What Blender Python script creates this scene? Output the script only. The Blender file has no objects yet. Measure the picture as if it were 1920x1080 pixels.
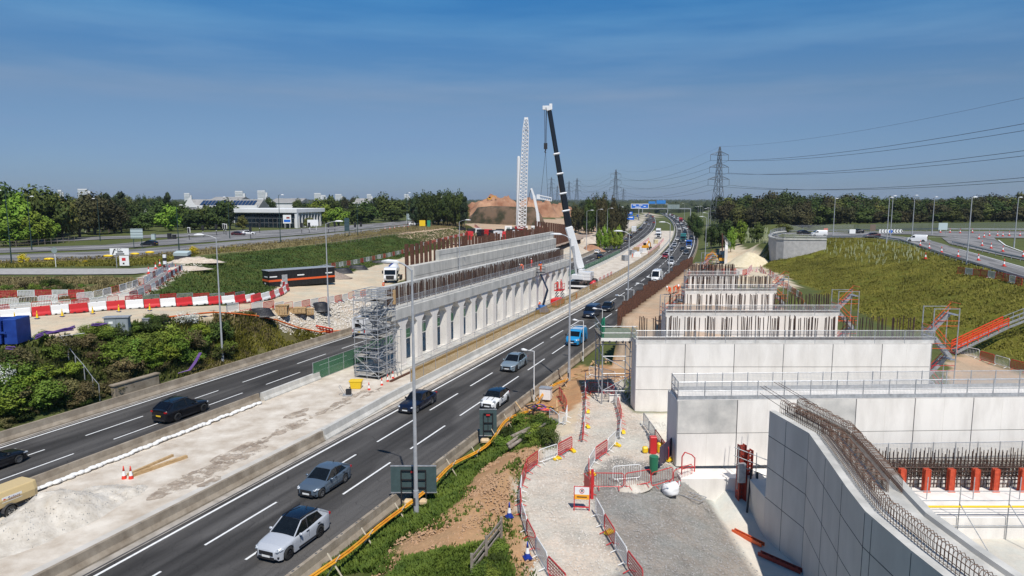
import bpy, bmesh, math, random, bisect
from mathutils import Vector, Matrix
from mathutils.geometry import delaunay_2d_cdt
from mathutils.bvhtree import BVHTree
from mathutils import noise as mnoise
random.seed(7)
SC = bpy.context.scene
COL = SC.collection
# ---------------------------------------------------------------- camera, sky, sun
CAM_H = 19.5; FPX = 1297.0; PITCH = math.atan(168/FPX); CS, SN = math.cos(PITCH), math.sin(PITCH)
cd = bpy.data.cameras.new('camera'); cam = bpy.data.objects.new('camera', cd); COL.objects.link(cam)
cd.sensor_width = 36; cd.lens = FPX/1920*36; cd.clip_start = .5; cd.clip_end = 30000
cam.location = (0, 0, CAM_H); cam.rotation_euler = (math.pi/2-PITCH, 0, 0); SC.camera = cam
SUN_EL = math.radians(56); SUN_AZ = math.radians(165.5)
w = bpy.data.worlds.new('World'); SC.world = w; w.use_nodes = True
nt = w.node_tree; nd = nt.nodes; lk = nt.links
bg = nd['Background']; sky = nd.new('ShaderNodeTexSky'); sky.sky_type = 'NISHITA'; sky.sun_disc = False
sky.sun_elevation = SUN_EL; sky.sun_rotation = SUN_AZ; sky.air_density = 1.0; sky.dust_density = .1; sky.ozone_density = 5.0; sky.altitude = 0
# thin cirrus streaks: part of the sky itself, by view direction
tc = nd.new('ShaderNodeTexCoord'); mp = nd.new('ShaderNodeMapping'); mp.inputs['Scale'].default_value = (1.2, 1.2, 11)
mp.inputs['Rotation'].default_value = (0, .05, 0)
nz = nd.new('ShaderNodeTexNoise'); nz.inputs['Scale'].default_value = 1.7; nz.inputs['Detail'].default_value = 6; nz.inputs['Roughness'].default_value = .55
cr = nd.new('ShaderNodeValToRGB'); cr.color_ramp.elements[0].position = .43; cr.color_ramp.elements[1].position = .78
cr.color_ramp.elements[1].color = (.8, .8, .8, 1)
gm = nd.new('ShaderNodeHueSaturation'); gm.inputs['Saturation'].default_value = 1.1; gm.inputs['Value'].default_value = .8
mx = nd.new('ShaderNodeMix'); mx.data_type = 'RGBA'; mx.inputs['B'].default_value = (3.6, 4.6, 6.0, 1)
lk.new(tc.outputs['Generated'], mp.inputs['Vector']); lk.new(mp.outputs['Vector'], nz.inputs['Vector'])
sz_ = nd.new('ShaderNodeSeparateXYZ'); lk.new(tc.outputs['Generated'], sz_.inputs[0]); zr_ = nd.new('ShaderNodeValToRGB'); ze = zr_.color_ramp.elements; ze[0].position = .03; ze[0].color = (.25, .25, .25, 1); ze[1].position = .32; ze[1].color = (.2, .2, .2, 1); z2 = ze.new(.15); z2.color = (1, 1, 1, 1)
mk = nd.new('ShaderNodeMath'); mk.operation = 'MULTIPLY'; lk.new(nz.outputs['Fac'], cr.inputs['Fac']); lk.new(sz_.outputs['Z'], zr_.inputs['Fac']); lk.new(cr.outputs['Color'], mk.inputs[0]); lk.new(zr_.outputs['Color'], mk.inputs[1]); lk.new(mk.outputs[0], mx.inputs['Factor'])
lk.new(sky.outputs['Color'], gm.inputs['Color']); lk.new(gm.outputs['Color'], mx.inputs['A']); 
sx = nd.new('ShaderNodeSeparateXYZ'); lk.new(tc.outputs['Generated'], sx.inputs[0])
tr = nd.new('ShaderNodeValToRGB'); e = tr.color_ramp.elements; e[0].position = 0; e[0].color = (.42, .58, 1.0, 1); e[1].position = .27; e[1].color = (.46, 1.05, 1.32, 1)
e2 = e.new(.14); e2.color = (.86, .88, .96, 1)
mt = nd.new('ShaderNodeMix'); mt.data_type = 'RGBA'; mt.blend_type = 'MULTIPLY'; mt.inputs['Factor'].default_value = 1
lk.new(sx.outputs['Z'], tr.inputs['Fac']); lk.new(mx.outputs['Result'], mt.inputs['A']); lk.new(tr.outputs['Color'], mt.inputs['B'])
lk.new(mt.outputs['Result'], bg.inputs['Color'])
bg.inputs['Strength'].default_value = .08
sl = bpy.data.lights.new('sun', 'SUN'); sl.energy = 4.4; sl.angle = math.radians(.5); sl.color = (1, .955, .89)
sun = bpy.data.objects.new('sun', sl); COL.objects.link(sun)
sdir = Vector((math.sin(SUN_AZ)*math.cos(SUN_EL), math.cos(SUN_AZ)*math.cos(SUN_EL), math.sin(SUN_EL)))
sun.rotation_euler = sdir.to_track_quat('Z', 'Y').to_euler(); sun.location = (60, -60, 120)
SC.view_settings.view_transform = 'Standard'; SC.view_settings.look = 'None'; SC.view_settings.exposure = .16; SC.view_settings.gamma = 1
SC.render.resolution_x = 1024; SC.render.resolution_y = 576
# ---------------------------------------------------------------- geometry helpers
V = Vector
def G(px, py, z=0.0):
    """point at height z on the line of sight of a photograph pixel: used to read off plan positions"""
    u = (px-960)/FPX; v = (py-540)/FPX; d = SN+v*CS; f = CS-v*SN; t = (CAM_H-z)/d
    return V((u*t, f*t, z))
def D(px, py, dist):
    """point at a forward distance (metres along +Y)"""
    u = (px-960)/FPX; v = (py-540)/FPX; d = SN+v*CS; f = CS-v*SN; t = dist/f
    return V((u*t, dist, CAM_H-d*t))
# base curve: left white line of the near carriageway
SY = [-100, 115, 170, 240, 350, 510, 755, 1200, 3000]; SL = [.389, .389, .345, .295, .255, .214, .18, .12, .05]
def slope(Y):
    if Y <= SY[0]: return SL[0]
    i = min(bisect.bisect(SY, Y)-1, len(SY)-2); t = min(1, (Y-SY[i])/(SY[i+1]-SY[i])); return SL[i]+(SL[i+1]-SL[i])*t
_tb = [-34.85-38.9]
for i in range(-100, 3000): _tb.append(_tb[-1]+slope(i+.5))
def BX(Y):
    k = max(0, min(3098, Y+100)); i = int(k); return _tb[i]+(_tb[i+1]-_tb[i])*(k-i)
def R(t, o, z=0.0):
    m = slope(t); n = math.hypot(1, m); return V((BX(t)+o/n, t-o*m/n, z))
def SO(X, Y):
    t = Y
    for _ in range(8):
        m = slope(t); n = math.hypot(1, m); t += ((X-BX(t))*m/n+(Y-t)/n)/n
    m = slope(t); n = math.hypot(1, m)
    return t, (X-BX(t))/n-(Y-t)*m/n
def head(t): return math.atan(slope(t))          # heading of the road, clockwise from +Y
class MB:
    def __init__(s): s.v = []; s.f = []; s.m = []; s.uv = None
    def add(s, vs, fs, mi=0):
        b = len(s.v); s.v += [tuple(q) for q in vs]; s.f += [tuple(i+b for i in q) for q in fs]; s.m += [mi]*len(fs); return s
    def box(s, c, d, rz=0, mi=0, rot=None, top=1.0):
        x, y, z = d[0]/2, d[1]/2, d[2]/2
        vs = [V((a*x*(top if e > 0 else 1), b*y*(top if e > 0 else 1), e*z)) for e in (-1, 1) for a, b in ((-1, -1), (1, -1), (1, 1), (-1, 1))]
        M_ = rot if rot is not None else Matrix.Rotation(rz, 3, 'Z'); c = V(c)
        return s.add([c+M_@q for q in vs], [(3, 2, 1, 0), (4, 5, 6, 7), (0, 1, 5, 4), (1, 2, 6, 5), (2, 3, 7, 6), (3, 0, 4, 7)], mi)
    def bar(s, p, q, wd, h=None, mi=0, up=(0, 0, 1)):
        p = V(p); q = V(q); a = q-p; L = a.length
        if L < 1e-6: return s
        a /= L; u = V(up)
        if abs(a.dot(u)) > .99: u = V((1, 0, 0))
        r = a.cross(u).normalized(); u = r.cross(a); h = h or wd
        vs = [e+r*i*wd/2+u*j*h/2 for e in (p, q) for i, j in ((-1, -1), (1, -1), (1, 1), (-1, 1))]
        return s.add(vs, [(0, 1, 2, 3), (7, 6, 5, 4), (1, 0, 4, 5), (2, 1, 5, 6), (3, 2, 6, 7), (0, 3, 7, 4)], mi)
    def cyl(s, p, q, r0, r1=None, n=8, mi=0, caps=True):
        p = V(p); q = V(q); a = (q-p)
        if a.length < 1e-6: return s
        a.normalize(); u = V((0, 0, 1)) if abs(a.z) < .9 else V((1, 0, 0))
        x = a.cross(u).normalized(); y = a.cross(x); r1 = r0 if r1 is None else r1
        vs = [e+(x*math.cos(k*2*math.pi/n)+y*math.sin(k*2*math.pi/n))*r for e, r in ((p, r0), (q, r1)) for k in range(n)]
        fs = [(k, (k+1) % n, n+(k+1) % n, n+k) for k in range(n)]
        if caps: fs += [tuple(range(n-1, -1, -1)), tuple(range(n, 2*n))]
        return s.add(vs, fs, mi)
    def path(s, pts, r, n=6, mi=0):
        for a, b in zip(pts, pts[1:]): s.cyl(a, b, r, r, n, mi)
        return s
    def loft(s, rings, mi=0, closed=True, caps=True):
        n = len(rings[0]); vs = [q for r in rings for q in r]; fs = []
        for i in range(len(rings)-1):
            for k in range(n if closed else n-1):
                a, b = i*n+k, i*n+(k+1) % n; fs.append((a, b, b+n, a+n))
        if caps and closed: fs += [tuple(range(n-1, -1, -1)), tuple(range((len(rings)-1)*n, len(rings)*n))]
        return s.add(vs, fs, mi)
    def prism(s, poly, z0, z1, mi=0):
        n = len(poly); vs = [(p[0], p[1], z0) for p in poly]+[(p[0], p[1], z1) for p in poly]
        return s.add(vs, [tuple(range(n-1, -1, -1)), tuple(range(n, 2*n))]+[(k, (k+1) % n, n+(k+1) % n, n+k) for k in range(n)], mi)
    def ball(s, c, r, mi=0, n=8, m=6):
        c = V(c); rr = r if hasattr(r, '__len__') else (r, r, r)
        rings = [[c+V((rr[0]*math.sin(math.pi*j/m)*math.cos(2*math.pi*k/n), rr[1]*math.sin(math.pi*j/m)*math.sin(2*math.pi*k/n), -rr[2]*math.cos(math.pi*j/m))) for k in range(n)] for j in range(m+1)]
        return s.loft(rings, mi, True, False)
    def build(s, name, mats, parent=None, smooth=False, loc=None, rz=None):
        me = bpy.data.meshes.new(name); me.from_pydata(s.v, [], s.f)
        if not isinstance(mats, (list, tuple)): mats = [mats]
        for m in mats: me.materials.append(m)
        if len(mats) > 1: me.polygons.foreach_set('material_index', s.m)
        if smooth: me.polygons.foreach_set('use_smooth', [True]*len(s.f))
        if s.uv:
            l = me.uv_layers.new(name='UVMap'); fl = []
            for f in s.f:
                for i in f: fl += s.uv[i]
            l.data.foreach_set('uv', fl)
        me.update(); o = bpy.data.objects.new(name, me); COL.objects.link(o)
        if parent: o.parent = parent
        if loc is not None: o.location = loc
        if rz is not None: o.rotation_euler.z = rz
        return o
def fixn(o):
    bm = bmesh.new(); bm.from_mesh(o.data); bmesh.ops.recalc_face_normals(bm, faces=bm.faces); bm.to_mesh(o.data); bm.free(); return o
def bevel(o, wd=.02, seg=1):
    m = o.modifiers.new('bevel', 'BEVEL'); m.width = wd; m.segments = seg; m.limit_method = 'ANGLE'; return o
def tag(o, label, cat, group=None):
    o['label'] = label; o['category'] = cat
    if group: o['group'] = group
    return o
def struct(o): o['kind'] = 'structure'; return o
def stuff(o, label=None, cat=None):
    o['kind'] = 'stuff'
    if label: tag(o, label, cat)
    return o
def thing(name, label, cat, loc=(0, 0, 0), rz=0, group=None):
    o = bpy.data.objects.new(name, None); COL.objects.link(o); o.location = loc; o.rotation_euler.z = rz; o.empty_display_size = .3
    return tag(o, label, cat, group)
def dup(r, loc=None, rz=None, label=None, group=None, sc=None, shallow=False):
    c = r.copy(); COL.objects.link(c)
    if loc is not None: c.location = loc
    if rz is not None: c.rotation_euler.z = rz
    if label: c['label'] = label
    if group: c['group'] = group
    if sc is not None: c.scale = sc if hasattr(sc, '__len__') else (sc, sc, sc)
    if not shallow:
        for a in r.children:
            b = a.copy(); COL.objects.link(b); b.parent = c
            for g in a.children:
                e = g.copy(); COL.objects.link(e); e.parent = b
    return c
class Proto:
    """the first placing moves the built thing itself, later ones copy it"""
    def __init__(s, root): s.r = root; s.used = False
    def put(s, loc, rz=0, label=None, group=None, sc=None, cat=None):
        if not s.used:
            s.used = True; r = s.r; r.location = loc; r.rotation_euler.z = rz
            if label: r['label'] = label
            if group: r['group'] = group
            if sc is not None: r.scale = sc if hasattr(sc, '__len__') else (sc, sc, sc)
        else: r = dup(s.r, loc, rz, label, group, sc if sc is not None else (1, 1, 1))
        if cat: r['category'] = cat
        return r
ORD = ['first', 'second', 'third', 'fourth', 'fifth', 'sixth', 'seventh', 'eighth', 'ninth', 'tenth', 'eleventh', 'twelfth', 'thirteenth', 'fourteenth', 'fifteenth', 'sixteenth', 'seventeenth', 'eighteenth', 'nineteenth', 'twentieth']
TENS = ['', '', 'twenty', 'thirty', 'forty', 'fifty', 'sixty']
def nth(i):
    if i < 20: return ORD[i]
    k = i+1
    return (TENS[k//10]+'-'+ORD[k % 10-1]) if k % 10 else TENS[k//10][:-1]+'ieth'
# ---------------------------------------------------------------- materials
MATS = {}
def mat(name, col, rough=.75, var=.18, scale=3.0, bump=0.0, metal=0.0, col2=None, detail=5, bscale=None, spec=.4, aniso=None, thr=None, rnd=0.0, coat=0.0):
    if name in MATS: return MATS[name]
    m = bpy.data.materials.new(name); m.use_nodes = True; t = m.node_tree; N = t.nodes; L = t.links
    b = N['Principled BSDF']; b.inputs['Roughness'].default_value = rough; b.inputs['Metallic'].default_value = metal
    b.inputs['Specular IOR Level'].default_value = spec
    if coat: b.inputs['Coat Weight'].default_value = coat; b.inputs['Coat Roughness'].default_value = .06
    g = N.new('ShaderNodeNewGeometry'); src = g.outputs['Position']
    if aniso == 'uv':
        uv = N.new('ShaderNodeUVMap'); src = uv.outputs['UV']
    elif aniso:
        mpn = N.new('ShaderNodeMapping'); mpn.inputs['Scale'].default_value = aniso; L.new(src, mpn.inputs['Vector']); src = mpn.outputs['Vector']
    n = N.new('ShaderNodeTexNoise'); n.inputs['Scale'].default_value = scale; n.inputs['Detail'].default_value = detail; n.inputs['Roughness'].default_value = .6
    L.new(src, n.inputs['Vector'])
    r = N.new('ShaderNodeValToRGB'); lo, hi = thr or (.32, .68)
    r.color_ramp.elements[0].position = lo; r.color_ramp.elements[1].position = hi
    c2 = col2 or tuple(min(1, c*(1+var)) for c in col); c1 = col if col2 else tuple(c*(1-var) for c in col)
    r.color_ramp.elements[0].color = (*c1, 1); r.color_ramp.elements[1].color = (*c2, 1)
    L.new(n.outputs['Fac'], r.inputs['Fac']); out = r.outputs['Color']
    if rnd:
        oi = N.new('ShaderNodeObjectInfo'); hs = N.new('ShaderNodeHueSaturation')
        ma = N.new('ShaderNodeMapRange'); ma.inputs['To Min'].default_value = 1-rnd; ma.inputs['To Max'].default_value = 1+rnd
        L.new(oi.outputs['Random'], ma.inputs['Value']); L.new(ma.outputs['Result'], hs.inputs['Value'])
        mb = N.new('ShaderNodeMapRange'); mb.inputs['To Min'].default_value = .5-rnd*.06; mb.inputs['To Max'].default_value = .5+rnd*.06
        ml = N.new('ShaderNodeMath'); ml.operation = 'FRACT'; mm = N.new('ShaderNodeMath'); mm.operation = 'MULTIPLY'; mm.inputs[1].default_value = 7.31
        L.new(oi.outputs['Random'], mm.inputs[0]); L.new(mm.outputs[0], ml.inputs[0]); L.new(ml.outputs[0], mb.inputs['Value']); L.new(mb.outputs['Result'], hs.inputs['Hue'])
        L.new(out, hs.inputs['Color']); out = hs.outputs['Color']
    L.new(out, b.inputs['Base Color'])
    if bump:
        n2 = N.new('ShaderNodeTexNoise'); n2.inputs['Scale'].default_value = bscale or scale*4; n2.inputs['Detail'].default_value = 4
        L.new(src, n2.inputs['Vector']); bp = N.new('ShaderNodeBump'); bp.inputs['Strength'].default_value = bump; bp.inputs['Distance'].default_value = .05
        L.new(n2.outputs['Fac'], bp.inputs['Height']); L.new(bp.outputs['Normal'], b.inputs['Normal'])
    MATS[name] = m; return m
def paint(name, col, rough=.35, metal=0, spec=.5, coat=0, var=.03): return mat(name, col, rough, var, 6, metal=metal, spec=spec, coat=coat)
def alpha_mesh(name, col, cell=.12, wire=.3, solid=.0):
    """mesh or netting sheet: real holes cut by a grid in object space"""
    m = bpy.data.materials.new(name); m.use_nodes = True; t = m.node_tree; N = t.nodes; L = t.links; b = N['Principled BSDF']
    b.inputs['Base Color'].default_value = (*col, 1); b.inputs['Roughness'].default_value = .6; uv = N.new('ShaderNodeUVMap')
    sp = N.new('ShaderNodeSeparateXYZ'); L.new(uv.outputs['UV'], sp.inputs[0]); outs = []
    for a in 'XY':
        q = N.new('ShaderNodeMath'); q.operation = 'MULTIPLY'; q.inputs[1].default_value = 1/cell; L.new(sp.outputs[a], q.inputs[0])
        f = N.new('ShaderNodeMath'); f.operation = 'FRACT'; L.new(q.outputs[0], f.inputs[0])
        l = N.new('ShaderNodeMath'); l.operation = 'LESS_THAN'; l.inputs[1].default_value = wire; L.new(f.outputs[0], l.inputs[0]); outs.append(l)
    x = N.new('ShaderNodeMath'); x.operation = 'MAXIMUM'; L.new(outs[0].outputs[0], x.inputs[0]); L.new(outs[1].outputs[0], x.inputs[1])
    y = N.new('ShaderNodeMath'); y.operation = 'MAXIMUM'; y.inputs[1].default_value = solid; L.new(x.outputs[0], y.inputs[0])
    L.new(y.outputs[0], b.inputs['Alpha']); MATS[name] = m; return m
CONC = mat('precast_concrete', (.64, .60, .545), .85, scale=.9, col2=(.80, .76, .70), bump=.12, bscale=9, aniso=(1, 1, .28), detail=7, thr=(.28, .60))
CONC_D = mat('weathered_concrete', (.20, .16, .115), .9, scale=.9, col2=(.36, .305, .235), bump=.25, bscale=7)
CONC_N = mat('new_concrete', (.40, .39, .355), .88, scale=.8, col2=(.60, .58, .53), bump=.2, bscale=6, aniso=(1, 1, .4), detail=7)
CONC_S = mat('stained_concrete', (.40, .39, .365), .88, scale=.6, col2=(.66, .63, .575), bump=.15, bscale=6)
CONC_G = mat('grey_wall_concrete', (.54, .50, .435), .85, scale=.5, col2=(.68, .63, .55), bump=.1, bscale=9, aniso=(1, 1, .35))
JOINT = paint('joint_shadow_gap', (.10, .10, .10), .9)
RUST = mat('rusty_steel', (.050, .024, .016), .85, scale=5, col2=(.145, .062, .036), bump=.3)
REBAR_L = mat('fine_rebar', (.085, .050, .036), .75, scale=8, col2=(.20, .115, .075))
REBAR = mat('rebar_steel', (.035, .024, .020), .7, scale=6, col2=(.105, .055, .036))
GALV = mat('galvanised_steel', (.30, .31, .32), .45, scale=4, col2=(.48, .49, .50), metal=.35)
DKSTEEL = paint('dark_steel', (.045, .045, .05), .6)
WHITE = paint('white_paint', (.78, .78, .76), .4)
RED = paint('red_plastic', (.55, .028, .03), .45)
REDMESH = alpha_mesh('red_mesh', (.46, .03, .04), .16, .36)
ORANGE = paint('orange_paint', (.68, .10, .02), .45)
REDOX = mat('red_oxide_steel', (.20, .022, .016), .7, scale=4, col2=(.33, .05, .03))
YELLOW = paint('yellow_plastic', (.78, .52, .015), .45)
BLACK = paint('black_plastic', (.018, .018, .02), .6)
RUBBER = paint('tyre_rubber', (.022, .022, .022), .85)
TIMBER = mat('timber', (.34, .21, .09), .8, scale=3, col2=(.55, .38, .20), aniso=(1, 1, 4))
TIMBER_G = mat('grey_weathered_timber', (.16, .13, .10), .9, scale=4, col2=(.30, .26, .22))
BLUE = mat('blue_paint', (.010, .035, .20), .5, scale=1.5, col2=(.018, .06, .29))
# ---------------------------------------------------------------- terrain (TIN with breaklines, sampled to one ground sheet)
def L_(pts): return [G(*p) for p in pts]
def RO(o, z, t0, t1, st=8):
    n = max(2, int((t1-t0)/st)+1); return [R(t0+(t1-t0)*i/(n-1), o, z) for i in range(n)]
BRK = []
LV = 6.4
BRK += [RO(-26.6, -.1, 15, 900, 12), RO(10.7, -.1, 15, 900, 12), RO(-12, -.1, 15, 900, 30)]
BRK += [RO(-28.2, .5, 15, 70, 12)]
# left cutting top, haul road, grass slope, main road
BRK += [[R(12, -38, 6.3), R(34, -38, 6.3), R(44, -37, 6.3)]+L_([(30, 648, 6.3), (130, 622, 6.3), (200, 611, 6.2), (300, 601, 6.0), (400, 590, 5.6), (470, 586, 5.1), (560, 576, 4.2), (650, 562, 3.6), (705, 548, 3.3)])]
BRK += [RO(-31, 3.2, 118, 200, 12), RO(-29.5, -.1, 118, 200, 12)]
BRK += [L_([(-300, 620, 6.5), (-60, 592, 6.5), (60, 583, 6.5), (330, 563, 5.9), (430, 567, 5.4), (500, 547, 4.6), (520, 537, 4.1), (600, 523, 3.8), (680, 505, 3.3), (760, 482, 3.0), (850, 460, 3.0), (890, 449, 3.0)])]
BRK += [L_([(290, 548, 6.6), (318, 522, 7.0), (335, 500, 7.2), (400, 479, 7.2), (480, 470, 7.2), (600, 458, 7.1), (720, 442, 6.9), (830, 430, 6.6), (885, 424, 5.8)])]
BRK += [L_([(-600, 560, 6.9), (-200, 545, 6.9), (0, 530, 6.9), (250, 522, 7.0)]), L_([(-600, 470, 7.2), (-100, 455, 7.2), (150, 448, 7.2), (400, 435, 7.2), (600, 425, 7.1), (760, 412, 6.9), (850, 402, 6.4)])]
BRK += [L_([(-500, 415, 7.2), (0, 412, 7.2), (300, 408, 7.2), (600, 402, 7), (800, 396, 6)])]
BRK += [RO(-60, 3.0, 260, 900, 40), RO(-32, 1.5, 215, 900, 25)]
# right: verge, earth mound, path, gravel pad, excavation
BRK += [RO(12.6, .15, 15, 74, 8)]
BRK += [L_([(640, 1280, 1.2), (760, 1110, 1.0), (860, 1010, 1.5), (915, 920, 1.9), (975, 868, 1.7), (1015, 835, 1.3)])]
BRK += [L_([(1010, 1300, 1.0), (1010, 1080, 1.0), (985, 1000, 1.0), (968, 920, 1.0), (1010, 850, 1.0), (1080, 790, 1.0), (1095, 735, .9), (1080, 712, .7)])]
BRK += [L_([(1300, 1400, .6), (1225, 1080, .8), (1180, 960, .9), (1205, 880, .9), (1262, 878, .9)])]
BRK += [L_([(1560, 1300, -1.0), (1425, 1080, -1.0), (1368, 1003, -.95), (1318, 926, -.9), (1312, 915, -.6)])]
BRK += [L_([(1600, 1300, -1.2), (1445, 1080, -1.2), (1388, 1003, -1.2), (1338, 926, -1.2)]), [V((22, 42, -1.2)), V((45, 42, -1.2)), V((45, 20, -1.2)), V((14, 20, -1.2))]]
BRK += [[V((13.5, 45, -1.2)), V((60, 45, -1.2))], [V((11.5, 46.2, .95)), V((60, 46.2, .95))], [V((10.6, 58.9, 1)), V((36, 58.9, 1))]]
# retained fill behind the sheet piles
BRK += [RO(14.9, .2, 84, 158, 8), RO(15.3, 5.6, 85, 156, 8), RO(23, 5.6, 82, 150, 8), [R(80.5, 15.3, .6), R(80.5, 22, 1)], [V((28, 110, 5.2)), V((36, 110, 2.2))], [V((27, 76, 5.2)), V((29, 62, 1))]]
# right: haul track, grass slope, slip road level
BRK += [L_([(1765, 725, 1.6), (1840, 715, 1.8), (1930, 740, 1.8), (2100, 800, 1.8)])]
BRK += [L_([(2200, 770, 2), (1925, 692, 2), (1860, 672, 2), (1800, 650, 2), (1640, 602, 2), (1560, 562, 2), (1480, 522, 2), (1432, 502, 1.8), (1425, 486, 1.5)])]
BRK += [L_([(1452, 476, 3.2), (1482, 458, 6.4), (1528, 450, 8.4), (1640, 452, 8.6), (1700, 461, 8.6), (1760, 478, 8.3), (1830, 499, 8.0), (1930, 527, 7.6), (2200, 600, 7.0)])]
BRK += [L_([(1447, 447, 8.6), (1460, 438, 8.7), (1600, 436, 8.7), (1920, 432, 8.7), (2300, 432, 8.7)]), L_([(1400, 470, 2.0), (1360, 440, 3.0), (1350, 425, 3.5)]), L_([(1440, 420, 8), (1920, 416, 8.7), (2300, 416, 8.7)])]
BRK += [RO(24, 1.5, 215, 900, 25), RO(60, 5, 300, 900, 50)]
BRK += [[V((a, b, c)) for a, b, c in ((-900, 10, 6), (-9000, 9000, 0), (0, 9500, -4), (9000, 9000, 0), (900, 10, 6), (60, 10, -1.2), (20, 8, .8), (-35, 8, 0), (-70, 8, 4))]]
BRK += [[V((a, b, c)) for a, b, c in ((-1200, 900, 5), (-400, 900, 4), (-100, 1100, 2), (200, 1300, 0), (500, 1000, 5), (1200, 900, 8))]]
_pts = []; _zs = []; _ed = []
for ln in BRK:
    prev = None
    for a, b in zip(ln, ln[1:]):
        n = max(1, min(12, int((b-a).length/9)))
        for k in range(n if b is not ln[-1] else n+1):
            q = a.lerp(b, k/n); _pts.append(V((q.x, q.y))); _zs.append(q.z); i = len(_pts)-1
            if prev is not None: _ed.append((prev, i))
            prev = i
_ov, _oe, _of, _ovi, _, _ = delaunay_2d_cdt(_pts, _ed, [], 0, 1e-4)
_tv = []
for q, src in zip(_ov, _ovi):
    if src: _tv.append((q.x, q.y, _zs[src[0]]))
    else: _tv.append((q.x, q.y, 0))
TIN = BVHTree.FromPolygons(_tv, [list(f) for f in _of])
def gz(x, y):
    h = TIN.ray_cast(V((x, y, 300)), V((0, 0, -1)))
    return h[0].z if h[0] else 0.0
def GT(px, py):
    """where the line of sight of a photograph pixel meets the ground"""
    u = (px-960)/FPX; v = (py-540)/FPX; d = V((u, CS-v*SN, -(SN+v*CS))).normalized()
    h = TIN.ray_cast(V((0, 0, CAM_H)), d)
    return h[0].copy() if h[0] else G(px, py, 0)
def frange(a, b, st):
    n = max(1, round((b-a)/st)); return [a+(b-a)*i/n for i in range(n)]
def geo(a, st, f, end):
    r = []; x = a
    while x < end: r.append(x); x += st; st *= f
    r.append(end); return r
XS = [-x for x in geo(165, 4, 1.3, 9000)][::-1][:-1]+frange(-165, -62, 2.2)+frange(-62, 46, .7)+frange(46, 170, 2.2)+geo(170, 4, 1.3, 9000)
YS = frange(12, 112, .7)+geo(112, .9, 1.012, 430)[:-1]+geo(430, 6, 1.22, 9000)
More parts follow.
